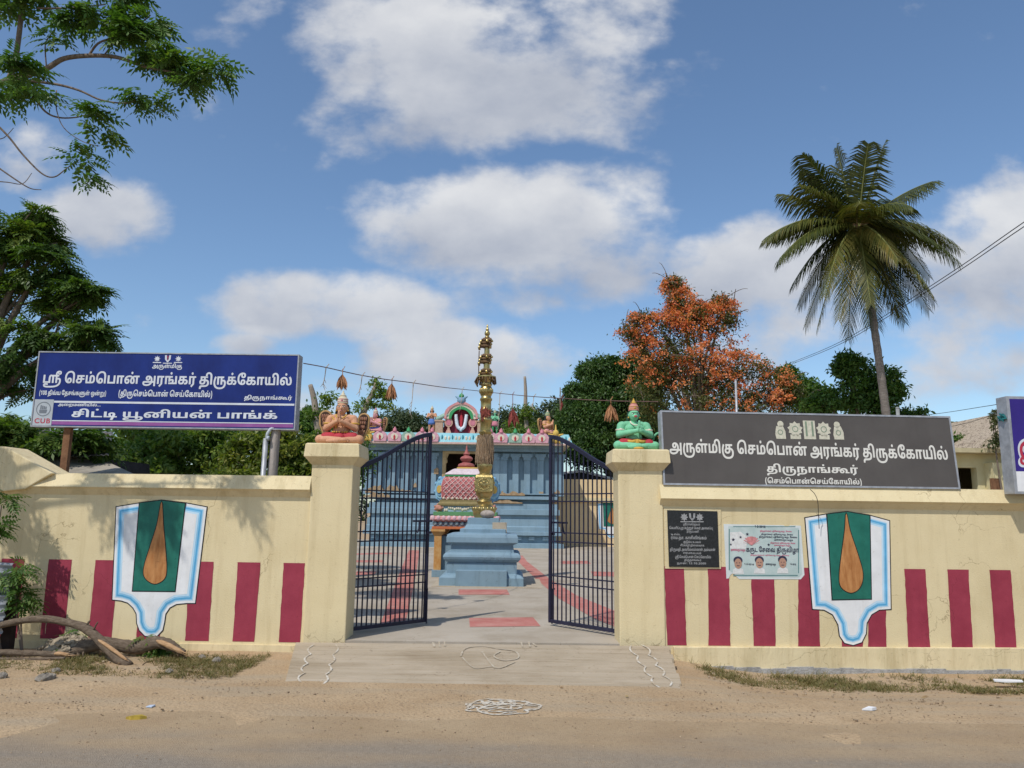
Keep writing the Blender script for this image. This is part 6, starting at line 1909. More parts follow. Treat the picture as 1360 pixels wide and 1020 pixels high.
def build_temple():
    t = TF.thing('temple_hall', 'blue painted temple hall with pilasters and coloured roof parapet behind the courtyard', 'temple')
    X1 = tx(748)
    x0d, x1d = tx(586), tx(652)
    ztop = tz(592)
    zb = tz(658)
    D = 6.0
    # wall in two leaves beside the doorway, lintel above
    mb = MB()
    mb.box(0.22, x0d, 0.35, 0.9, zb-0.2, ztop)
    mb.box(x1d, X1-0.22, 0.35, 0.9, zb-0.2, ztop)
    zl = tz(600)
    mb.box(x0d, x1d, 0.30, 0.9, zl, ztop)
    mb.box(0.22, 0.7, 0.9, D, zb-0.2, ztop)
    mb.box(X1-0.7, X1-0.22, 0.9, D, zb-0.2, ztop)
    mb.box(0.7, X1-0.7, D-0.4, D, 0.0, ztop)
    mb.build('wall_body', BLUEW, t)
    mb = MB()
    mb.box(x0d, x1d, 0.35, D-0.5, 0.0, 0.06)
    mb.box(x0d-0.02, x0d+0.0, 0.92, 3.5, 0.0, ztop)
    mb.box(x1d+0.0, x1d+0.02, 0.92, 3.5, 0.0, ztop)
    mb.box(x0d, x1d, 3.5, 3.52, 0.0, ztop)
    mb.build('hall_interior', INNER, t)
    # base mouldings, stepped outwards towards the ground
    pr = [(0.00, 729, 722), (0.30, 721, 711.5), (0.06, 711, 706.5), (0.14, 706, 700), (0.20, 699, 690), (0.30, 689.5, 684.5), (0.16, 684, 677), (0.26, 676.5, 669.5), (0.52, 669, 664), (0.22, 663.5, 659.5), (0.50, 659, 657.5), (0.30, 657, 655.5)]
    prof = []
    for inset_, a, b in pr:
        prof += [(inset_-0.36, tz(a)), (inset_-0.36, tz(b))]
    prof[0] = (prof[0][0], -0.1)
    for nm, xa, xb, left, right in (('base_moulding', 0.0, x0d-0.02, True, False), ('base_moulding', x1d+0.02, X1, False, True)):
        mb = MB()
        rg = []
        for (d, zz) in prof:
            a = xa+(0.36+d if left else 0)
            b = xb-(0.36+d if right else 0)
            rg.append([(a, d, zz), (b, d, zz), (b, 0.6, zz), (a, 0.6, zz)])
        mb.rings(rg)
        mb.build(nm, BLUEW, t)
    # small dentil blocks in the lowest recess
    mb = MB()
    for x in (tx(500), tx(522), tx(545), tx(690), tx(707), tx(725)):
        mb.box(x-0.14, x+0.10, -0.20, 0.0, tz(717), tz(712.2))
        mb.build('dentil_block', BLUEW, t)
        mb = MB()
    # pilasters with bracket capitals
    zc = tz(611)
    for px in (486, 502, 520, 538, 556, 573, 659, 668, 684.5, 700, 718, 735, 744):
        x = tx(px)
        big = px in (573, 659, 668, 744, 486)
        hw = 0.13 if not big else 0.16
        mb = MB()
        mb.box(x-hw, x+hw, 0.20, 0.43, zb-0.02, zc+0.002)
        mb.rect_stack([(x-hw-0.03, x+hw+0.03, 0.16, 0.43, zc), (x-hw-0.03, x+hw+0.03, 0.16, 0.43, zc+0.10), (x-hw-0.10, x+hw+0.10, 0.155, 0.43, zc+0.16), (x-hw-0.10, x+hw+0.10, 0.155, 0.43, zc+0.27)])
        mb.build('pilaster', BLUEW, t)
    mb = MB()
    zt2 = tz(600)
    mb.box(0.05, x0d+0.0, 0.06, 0.6, zt2, ztop-0.12)
    mb.box(x1d-0.0, X1-0.05, 0.06, 0.6, zt2, ztop-0.12)
    mb.box(x0d, x1d, 0.09, 0.6, zt2+0.002, ztop-0.12)
    mb.box(0.0, X1, -0.06, 0.6, ztop-0.12, ztop-0.002)
    mb.build('frieze', BLUEW, t)
    # door frame
    mb = MB()
    mb.box(x0d, x0d+0.15, 0.22, 0.5, 0.06, zl)
    mb.box(x1d-0.15, x1d, 0.22, 0.5, 0.06, zl)
    mb.box(x0d+0.15, x1d-0.15, 0.22, 0.5, zl-0.10, zl)
    for x in (x0d+0.15, x1d-0.15):
        s = 1 if x < (x0d+x1d)/2 else -1
        mb.prism([(x, zl-0.55), (x+0.06*s, zl-0.47), (x+0.04*s, zl-0.3), (x+0.12*s, zl-0.10), (x, zl-0.10)][::s], 0.25, 0.45)
    mb.build('door_frame', JAMB, t)
    # roof edge: tilted painted band
    zr0, zr1 = tz(590), tz(577.5)
    mb = MB()
    mb.box(-0.28, X1+0.28, -0.42, D+0.2, ztop-0.002, zr0)
    mb.build('roof_slab', CREAMT, t)
    mb = MB()
    mb.rect_stack([(-0.36, X1+0.36, -0.50, 0.3, zr0), (-0.20, X1+0.20, -0.34, 0.3, zr1)])
    par = mb.build('parapet_band', CYANP, t)
    mb = MB()
    n = 62
    for i in range(n):
        x = -0.3+(X1+0.6)*(i+0.5)/n
        mb.m = i % 3 == 0
        hz = zr1-zr0
        if i % 3 == 0:
            mb.ball((x, -0.435, zr0+hz*0.5), (0.035, 0.03, hz*0.32), 8, 6)
        else:
            mb.ball((x, -0.445, zr0+hz*0.42), (0.05, 0.03, hz*0.26), 8, 6)
    mb.build('parapet_beads', [CREAMT, paint('teal_bead', (0.05, 0.25, 0.32))], par, smooth=True)
    mb = MB()
    mb.box(-0.37, X1+0.37, -0.52, -0.44, zr0-0.07, zr0+0.004)
    mb.build('parapet_lip', paint('pink_cream_lip', (0.60, 0.42, 0.36)), par)
    # places where the paint has come away
    mb = MB()
    rr = random.Random(5)
    for (a, b, yy, hh) in ((484, 546, 656, 10), (484, 520, 662, 6), (664, 697, 657.5, 4.5), (655, 694, 668, 3.5), (547, 553, 648, 8), (716, 722, 655, 5), (575, 581, 630, 14), (660, 668, 655, 7), (735, 744, 655, 8)):
        xa, xb = tx(a), tx(b)
        zz = tz(yy)
        k = max(3, int((b-a)/4))
        top = []
        for i in range(k+1):
            top.append((xa+(xb-xa)*i/k, zz+hh*0.032*rr.uniform(0.15, 1.1)*(math.sin(math.pi*min(1, (i+0.6)/(k+1)))**0.5)))
        poly = [(xa, zz-0.03), (xb, zz-0.03)]+top[::-1]
        yf = 0.192 if yy < 657 and hh > 4 else (-0.164 if yy > 660 else -0.144)
        mb.prism(poly, yf, 0.43)
        mb.build('bare_patch', PATCH, t)
        mb = MB()
    return t, X1, zr0, zr1


TEMPLE, TX1, TZ0, TZ1 = build_temple()


def tw(px, py, d=0.0):
    """world point on the temple front plane, d metres towards the viewer"""
    x, z = TF.hit(px, py)
    return TF.O+TF.U*x+Vector((0, 0, z))+TF.N*d


# small gable-shaped ornaments standing along the parapet
def parapet_ornament(px, col, label, lion=False):
    p = tw(px, 590, 0.50)
    o = thing('parapet_ornament', label, 'ornament', (p.x, p.y, TF.O.z+TZ0+0.005), 0, 'little ornaments along the temple parapet')
    h = (TZ1-TZ0)+0.22
    mb = MB()
    if lion:
        mb.ball((0, -0.03, h*0.30), (0.24, 0.08, h*0.30), 12, 8)
        mb.ball((0, -0.06, h*0.68), (0.13, 0.10, h*0.24), 12, 8)
        for s in (-1, 1):
            mb.capsule((s*0.14, -0.05, h*0.55), (s*0.30, -0.05, h*0.62), 0.05, 0.03)
            mb.capsule((s*0.10, -0.06, h*0.25), (s*0.16, -0.08, 0.04), 0.06, 0.045)
        mb.capsule((0, -0.04, h*0.8), (0, -0.02, h*1.25), 0.06, 0.02)
        mb.build('figure', col, o, smooth=True)
        return o
    out = [(0.30*math.cos(a)*(1 if a < 2.4 and a > 0.7 else 0.95), h*0.40+h*0.42*math.sin(a)) for a in (math.pi*k/14-0.35 + 0.05*k/14 for k in range(17))]
    out = [(-0.27, 0.0), (0.27, 0.0)]+[(0.29*math.cos(a), h*0.34+h*0.36*math.sin(a)) for a in (math.pi*k/12 for k in range(13))]
    mb.prism(out, -0.06, 0.05)
    b = mb.build('arch', col[0], o, bevel=0.015)
    mb = MB()
    mb.prism([(0.15*math.cos(2*math.pi*k/16), h*0.33+h*0.22*math.sin(2*math.pi*k/16)) for k in range(16)], -0.075, -0.058)
    d = mb.build('roundel', col[1], o)
    mb = MB()
    mb.prism([(-0.035, h*0.12), (0.035, h*0.12), (0.045, h*0.34), (0.0, h*0.46), (-0.045, h*0.34)], -0.088, -0.0745)
    mb.build('niche_mark', col[2], o)
    mb = MB()
    mb.lathe([(0.10, h*0.66), (0.12, h*0.70), (0.07, h*0.75), (0.085, h*0.84), (0.03, h*0.93), (0.01, h)], 0, 0, 10)
    mb.build('tip', col[3], o, smooth=True)
    return o


PINKL = paint('pale_pink_trim', (0.62, 0.34, 0.40))
PSET = (PINKL, CREAMT, REDC, ROSE)
GSET = (paint('sage_trim', (0.28, 0.42, 0.34)), CREAMT, REDC, GREEND)
for px, cset, lab in ((507, PSET, 'pink arched ornament beside the left seated roof figure'), (526, PSET, 'pink arched ornament left of the green one on the left roof edge'),
                      (544, GSET, 'green arched ornament on the left half of the roof edge'), (562, PSET, 'pink arched ornament under the left foot of the orange standing figure'),
                      (575, PSET, 'pink arched ornament right of the orange standing figure'), (652, PSET, 'pink arched ornament closest to the gilded pole on its right side'),
                      (665.5, PSET, 'pink arched ornament under the green standing roof figure'), (684, GSET, 'green arched ornament on the right half of the roof edge'),
                      (701.5, PSET, 'pink arched ornament between the right green one and the right seated figure'), (719, PSET, 'pink arched ornament under the right seated roof figure')):
    parapet_ornament(px, cset, lab)
parapet_ornament(490, YELL, 'yellow lion shaped ornament at the left end of the roof edge', True)
parapet_ornament(737, YELL, 'yellow lion shaped ornament at the right end of the roof edge', True)

RG = 'painted figures on the temple roof'


def roof_at(px, d=0.05):
    p = tw(px, 580, d)
    return (p.x, p.y, TF.O.z+TZ1-0.01)


seated_statue('roof_figure', 'pink seated winged figure on the left end of the temple roof', roof_at(498), 1.62, -0.5, PINKP, paint('dark_blue_cloth', (0.03, 0.03, 0.12)), (CROWNW, ROSE, ROSE), True, False, RG, 0.012)
seated_statue('roof_figure', 'orange seated winged figure turned sideways on the right end of the temple roof', roof_at(727), 1.62, 0.9, SKINP, PINKP, (CROWNG, CROWNW, GOLDP), True, False, RG, 0.012)
standing_statue('roof_figure', 'orange standing figure in blue shorts left of the roof niche', roof_at(573), 1.20, SKINP, BLUECL, (CROWNW, CROWNW, GOLDP), SKINP, RG)
standing_statue('roof_figure', 'green standing figure right of the gilded pole on the temple roof', roof_at(657), 1.08, GREENS, ROSE, (CROWNW, CROWNG, GREEND), GREEND, RG)


def roof_niche():
    p = roof_at(612)
    t = thing('roof_niche', 'arched roof niche with a white U mark on dark red, above the temple door', 'niche', p, 0)
    s = TY/1020
    # pixel offsets from (612, 578)
    def a(px, py):
        return ((px-612)*s, (578-py)*s+0.02)
    mb = MB()
    for x in (-29, 27):
        mb.box((x-5)*s, (x+5)*s, -0.15, 0.25, 0, 16*s)
        mb.box((x-6)*s, (x+6)*s, -0.18, 0.28, 16*s, 18*s)
        mb.box((x-6)*s, (x+6)*s, -0.18, 0.28, -0.02, 2*s)
    for half in (0, 1):
        hb = MB()
        hb.add(mb.v[half*24:half*24+24], [tuple(i for i in f) for f in mb.f[:18]])
        hb.build('niche_pillar', mat('mottled_pink_stone', (0.42, 0.25, 0.18), rough=0.8, scale=30, col2=(0.52, 0.40, 0.28)), t)
    mb = MB()
    mb.prism([(-23*s, 0), (22*s, 0), (22*s, 18*s), (14.5*s, 20*s)]+[(14.5*s*math.cos(math.pi*k/12), 20*s+14.5*s*math.sin(math.pi*k/12)) for k in range(1, 12)]+[(-14.5*s, 20*s), (-23*s, 18*s)], 0.10, 0.19)
    mb.build('back_panel', paint('dark_red_panel', (0.22, 0.02, 0.04)), t)

    def arch(r0, r1, y0, y1, m, nm, zc=20, k0=0.0, k1=math.pi, sx=1.0):
        mb = MB()
        rg = []
        for k in range(25):
            q = k0+(k1-k0)*k/24
            c, sn = math.cos(q), math.sin(q)
            w = 1+0.05*math.sin(3*q)**2
            rg.append([(c*r0*s*sx, y0, zc*s+sn*r0*s), (c*r1*s*w*sx, y0, zc*s+sn*r1*s*w), (c*r1*s*w*sx, y1, zc*s+sn*r1*s*w), (c*r0*s*sx, y1, zc*s+sn*r0*s)])
        mb.rings(rg)
        return mb.build(nm, m, t)
    arch(13, 16.2, -0.12, 0.2, GREEND, 'green_arch', 20)
    arch(16.3, 19.5, -0.10, 0.2, CREAMT, 'cream_arch', 20)
    arch(19.6, 22.5, -0.14, 0.2, PINKP, 'pink_arch', 20)
    mb = MB()
    for sg in (-1, 1):
        pts = [(sg*17*s, 0, 26*s), (sg*24*s, 0, 24*s), (sg*30*s, 0, 20*s), (sg*33*s, 0, 22*s)]
        mb.tube(spline(pts, 4), 0.10, 8)
        for k in range(5):
            mb.ball((sg*(19+3*k)*s, -0.06, (25-1.3*k)*s), 0.09, 8, 6)
    mb.build('scroll', GSET[0], t, smooth=True)
    mb = MB()
    mb.ball((0, -0.08, 45*s), (6*s, 0.14, 5*s), 12, 8)
    for sg in (-1, 1):
        mb.capsule((sg*3*s, -0.12, 47*s), (sg*7.5*s, -0.08, 50*s), 0.07, 0.03)
    mb.build('crest_face', paint('crest_blue', (0.20, 0.34, 0.46)), t, smooth=True)
    mb = MB()
    mb.ball((0, -0.1, 50.5*s), (3.5*s, 0.1, 3.4*s), 10, 8)
    mb.capsule((0, -0.1, 52*s), (0, -0.05, 55*s), 0.07, 0.02)
    mb.build('crest_top', GREEND, t, smooth=True)
    # the U mark
    mb = MB()
    for sg in (-1, 1):
        mb.tube(spline([(sg*7.2*s, 0.0, 26*s), (sg*6.2*s, 0.0, 18*s), (sg*4.5*s, 0.0, 10*s), (sg*1.0*s, 0.0, 7*s)], 4), [0.075]*13, 8)
    mb.box(-1.6*s, 1.6*s, -0.06, 0.06, 3.6*s, 8*s)
    mb.build('u_mark', paint('white_blue_mark', (0.66, 0.72, 0.78)), t, smooth=True)
    mb = MB()
    mb.prism([(-1.4*s, 10*s), (1.4*s, 10*s), (1.9*s, 22*s), (0, 30*s), (-1.9*s, 22*s)], 0.02, 0.08)
    mb.build('red_flame', REDC, t)
    for x, nm in ((-16.5, 'disc_emblem'), (15.5, 'disc_emblem')):
        mb = MB()
        mb.m = 0
        mb.prism([(x*s+5.5*s*math.cos(2*math.pi*k/20), 15*s+6*s*math.sin(2*math.pi*k/20)) for k in range(20)], -0.06, 0.06)
        mb.m = 1
        mb.prism([(x*s+3.6*s*math.cos(2*math.pi*k/20), 15*s+4*s*math.sin(2*math.pi*k/20)) for k in range(20)], -0.075, -0.058)
        mb.m = 0
        mb.rect_stack([(x*s-2*s, x*s+2*s, -0.05, 0.05, 5*s), (x*s-1*s, x*s+1*s, -0.05, 0.05, 9.2*s)])
        mb.rect_stack([(x*s-4*s, x*s+4*s, -0.08, 0.08, 0.01), (x*s-2.4*s, x*s+2.4*s, -0.06, 0.06, 5*s)])
        mb.build(nm, [paint('salmon_emblem', (0.58, 0.34, 0.26)), ROSE], t)
    return t


roof_niche()


# ------------------------------------------------------------------ gilded flag pole on its blue pedestal
FX = P(641, 775, 16.9).x
FY = 16.9
BRASS = mat('gilded_brass', (0.36, 0.27, 0.10), rough=0.33, metal=0.85, scale=7, col2=(0.54, 0.42, 0.18), bump=0.15, bscale=40)
BRASSD = mat('dull_brass', (0.15, 0.09, 0.045), rough=0.55, metal=0.5, scale=10, var=0.3, bump=0.3)
STRAW = mat('dry_grass_wrap', (0.24, 0.15, 0.085), rough=0.95, scale=14, col2=(0.42, 0.31, 0.20), stretch=(6, 6, 0.7))


def fz(py, px=641, Y=None):
    return P(px, py, Y or FY).z


def build_flagpole():
    s = FY/1020
    ped = thing('flagpole_pedestal', 'stepped blue masonry pedestal under the gilded flag pole', 'pedestal', (FX, FY, ZC))
    yb = lambda py: P(641, py, FY-0.75).z-ZC
    mb = MB()
    mb.stack([(0.86, 0), (0.86, yb(767)), (0.80, yb(764)), (0.72, yb(762.5)), (0.72, yb(749)), (0.70, yb(747)), (0.745, yb(746)), (0.785, yb(743)), (0.80, yb(740)), (0.785, yb(737)), (0.745, yb(734.5)), (0.66, yb(734)),
              (0.64, yb(724)), (0.70, yb(722)), (0.74, yb(721)), (0.74, yb(714)), (0.72, yb(710)), (0.48, yb(708.5)), (0.48, yb(703)), (0.40, yb(702.5)), (0.36, yb(698)), (0.335, yb(697.5)), (0.335, yb(688))])
    mb.build('stepped_base', BLUEW, ped, bevel=0.008)
    mb = MB()
    mb.box(-0.52, 0.52, -0.93, -0.71, 0, yb(757))
    mb.build('front_step', BLUEW, ped, bevel=0.01)
    mb = MB()
    mb.box(0.20, 0.50, -0.45, -0.2, yb(709), yb(694))
    mb.box(-1.0, 1.25, -1.0, 1.0, -0.1, 0.012)
    mb.build('side_block', CONC, ped)
    ztop = yb(688)
    t = thing('flag_pole', 'tall gilded brass flag pole with plates, bells and a dry grass wrap', 'flag pole', (FX, FY, ZC+ztop))
    z = lambda py: fz(py)-ZC-ztop
    k = s
    pr = [(12.5, 688), (14, 683), (15.2, 678), (14, 674), (10, 671.5), (9, 670.5), (9, 668), (10.5, 666), (9.5, 664.5), (8, 663), (8, 661), (10.5, 658), (11.5, 655)]
    mb = MB()
    mb.lathe([(a*k, max(0.0, z(b))) for a, b in pr], 0, 0, 28)
    mb.build('lotus_base', BRASS, t, smooth='auto')
    mb = MB()
    mb.stack([(10.5*k, z(655)), (11.8*k, z(653.5)), (11.8*k, z(634)), (10.5*k, z(631)), (7*k, z(629.5))])
    blk = mb.build('square_block', BRASS, t, bevel=0.01)
    mb = MB()
    for q in range(4):
        rot = Matrix.Rotation(q*math.pi/2, 3, 'Z')
        vs = MB()
        for kk in range(20):
            a = 2*math.pi*kk/20
            vs.ball((7*k*math.cos(a), -11.9*k, z(643.5)+7*k*math.sin(a)), 1.0*k, 6, 4)
        vs.ball((0, -11.9*k, z(644.5)), (3.6*k, 1.3*k, 4.6*k), 12, 8)
        vs.ball((0, -12.4*k, z(641.0)), (2.0*k, 1.6*k, 2.2*k), 10, 8)
        for sx in (-1, 1):
            vs.ball((sx*4.0*k, -12*k, z(644)), (1.2*k, 1*k, 3.2*k), 8, 6)
            for zz in (635.5, 652):
                vs.ball((sx*9.5*k, -11.8*k, z(zz)), (1.4*k, 0.8*k, 1.4*k), 6, 4)
        mb.add([tuple(rot @ Vector(p)) for p in vs.v], vs.f)
        mb.build('block_relief', BRASS, blk, smooth=True)
        mb = MB()
    mb = MB()
    pr = [(7, 630), (7, 627), (8, 625), (9.6, 622), (10, 618), (9.8, 616.5), (8, 616), (7.2, 612), (7.2, 590), (7.6, 588), (7.2, 586), (7, 584), (7.4, 577), (8.6, 575.5), (8.6, 573.5), (7.2, 572), (7, 562), (7.6, 561), (8.8, 559.5), (9, 557.5), (8.6, 556), (7.2, 554.5),
          (7, 546), (7.8, 545), (7.8, 543.5), (7, 542.5), (7, 533), (8.2, 531.5), (8.2, 529.5), (6.8, 528), (6.6, 526), (7.6, 525), (8.6, 521), (8.6, 518), (7.6, 514.5), (6.6, 513.5), (7.6, 511.5), (7.6, 510), (6.8, 508.5), (8.8, 505), (11.5, 502.5), (12.8, 501.6), (12.8, 500.2), (10.6, 499.6)]
    mb.lathe([(a*k, z(b)) for a, b in pr], 0, 0, 28)
    mb.build('shaft', BRASS, t, smooth='auto')
    mb = MB()
    for kk in range(16):
        a = 2*math.pi*kk/16
        mb.capsule((12.3*k*math.cos(a), 12.3*k*math.sin(a), z(502)), (12.3*k*math.cos(a), 12.3*k*math.sin(a), z(505+2*(kk % 3 == 0)*2)), 0.012, 0.028, 6)
    mb.build('bell_fringe', BRASSD, t, smooth=True)
    # fluting drops on the upper drum
    mb = MB()
    for kk in range(18):
        a = 2*math.pi*kk/18
        mb.ball((8.5*k*math.cos(a), 8.5*k*math.sin(a), z(519.5)), (1.1*k, 1.1*k, 3.4*k), 6, 6)
    for kk in range(16):
        a = 2*math.pi*kk/16
        mb.ball((14.2*k*math.cos(a), 14.2*k*math.sin(a), z(676.0)), (2.0*k, 2.0*k, 3.0*k), 8, 6)
    mb.build('petals', BRASS, t, smooth=True)
    mb = MB()
    mb.lathe([(4.6*k, z(500)), (4.2*k, z(490)), (3.6*k, z(465)), (3.2*k, z(449)), (3.8*k, z(448.4)), (2.2*k, z(446)), (3.4*k, z(444.6)), (3.8*k, z(442.6)), (3.0*k, z(440.4)), (1.7*k, z(439)), (2.6*k, z(438)), (1.5*k, z(436.6)), (1.2*k, z(434)), (0.9*k, z(431.5)), (0.15*k, z(430.8))], 0, 0, 18)
    mb.build('spire', BRASS, t, smooth='auto')
    # three crossplates that point to the left, each hung with bells
    for zc_, ln in ((452, 1.0), (473, 1.0), (492.5, 0.85)):
        mb = MB()
        for q, (L_, dz) in enumerate(((7.5, 0), (9.0, 4), (9.8, 8))):
            if ln < 1 and q == 2:
                continue
            zt_ = z(zc_+dz)
            mb.box(-L_*k, (6.2-q*1.2)*k, -0.10, 0.10, zt_-1.3*k, zt_+1.3*k)
        mb.box(-5.5*k, 6*k, -0.085, 0.085, z(zc_+10*ln), z(zc_-2.5))
        pl = mb.build('cross_plate', BRASSD, t, bevel=0.01)
        mb = MB()
        for q, (L_, dz) in enumerate(((7.5, 0), (9.0, 4), (9.8, 8))):
            if ln < 1 and q == 2:
                continue
            for yy in (-0.09, 0.0, 0.09):
                mb.capsule((-L_*k, yy, z(zc_+dz)-1.0*k), (-L_*k-0.01, yy, z(zc_+dz)-2.6*k), 0.012, 0.03, 8)
            mb.capsule(((6.4-q*1.2)*k, -0.06, z(zc_+dz)), ((6.6-q*1.2)*k, -0.06, z(zc_+dz)-1.6*k), 0.014, 0.032, 8)
        for yy in (-0.11,):
            mb.capsule((0.2*k, yy, z(zc_)+0.2*k), (0.2*k, yy-0.01, z(zc_)-2.0*k), 0.016, 0.04, 8)
        mb.build('bells', BRASS, pl, smooth=True)
    mb = MB()
    mb.tube([(-10.6*k, 0, z(497)), (-10.8*k, 0, z(480)), (-10.5*k, 0, z(466))], 0.012, 6)
    for kk in range(6):
        mb.tube([(-12.2*k, -0.03*kk+0.06, z(502)), (-12.5*k-0.01*kk, -0.03*kk+0.06, z(508)), (-11.8*k, -0.03*kk+0.06, z(512+kk % 3))], 0.014, 6)
        mb.tube([(12.2*k, -0.03*kk+0.06, z(502)), (11.4*k, -0.03*kk+0.06, z(508)), (10.6*k-0.01*kk, -0.03*kk+0.06, z(511-kk % 3))], 0.012, 6)
    mb.build('hanging_chain', BRASSD, t)
    # dry grass bound round the shaft
    rr = random.Random(3)
    mb = MB()
    mb.lathe([(8.0*k, z(584)), (9.5*k, z(590)), (10.2*k, z(600)), (10.0*k, z(610)), (8.4*k, z(616))][::-1], 0, 0, 20)
    for q in range(620):
        a = rr.uniform(0, 2*math.pi)
        r0 = rr.uniform(8.0, 10.3)*k
        z0 = rr.uniform(z(597), z(577))
        L_ = rr.uniform(0.18, 0.5)
        a2 = a+rr.uniform(-0.25, 0.25)
        r1 = r0+rr.uniform(-0.01, 0.05 if z0 > z(590) else 0.03)
        z1 = max(z0-L_, z(618)+rr.uniform(0, 0.06))
        mb.tube([(r0*math.cos(a), r0*math.sin(a), z0), (r1*math.cos(a2), r1*math.sin(a2), z1)], [0.008, 0.004], 4)
    for q in range(40):
        a = rr.uniform(2.6, 3.9)
        r0 = 9.5*k
        mb.tube([(r0*math.cos(a), r0*math.sin(a), z(rr.uniform(590, 606))), (1.35*r0*math.cos(a), 1.2*r0*math.sin(a), z(rr.uniform(606, 618)))], [0.008, 0.004], 4)
    mb.build('grass_wrap', STRAW, t)
    rr = random.Random(8)
    mb = MB()
    for q in range(26):
        a = rr.uniform(-2.4, -0.4)
        z0 = z(rr.uniform(538, 552))
        r0 = 7.8*k
        p = Vector((r0*math.cos(a), r0*math.sin(a), z0))
        d = Vector((rr.uniform(-0.06, 0.08), -0.03, -rr.uniform(0.08, 0.22)))
        w = Vector((0.025, 0.01, 0.006))
        mb.add([p, p+d*0.5+w, p+d, p+d*0.5-w], [(0, 1, 2, 3)])
    mb.build('dried_garland', mat('dried_red_leaves', (0.20, 0.05, 0.035), rough=0.9, var=0.4, scale=12), t)
    lump = MB()
    lump.ball((0, 0, 0), (9.3*k, 6*k, 5.2*k), 18, 12)
    o = lump.build('stone_weight', mat('pale_stone', (0.36, 0.31, 0.27), rough=0.9, scale=10, var=0.2, bump=0.3), None, smooth=True)
    o.location = (FX+5.0*k, FY-0.28, ZC+ztop+0.080)
    tag(o, 'rounded pale stone leaning at the foot of the gilded flag pole', 'stone')


build_flagpole()


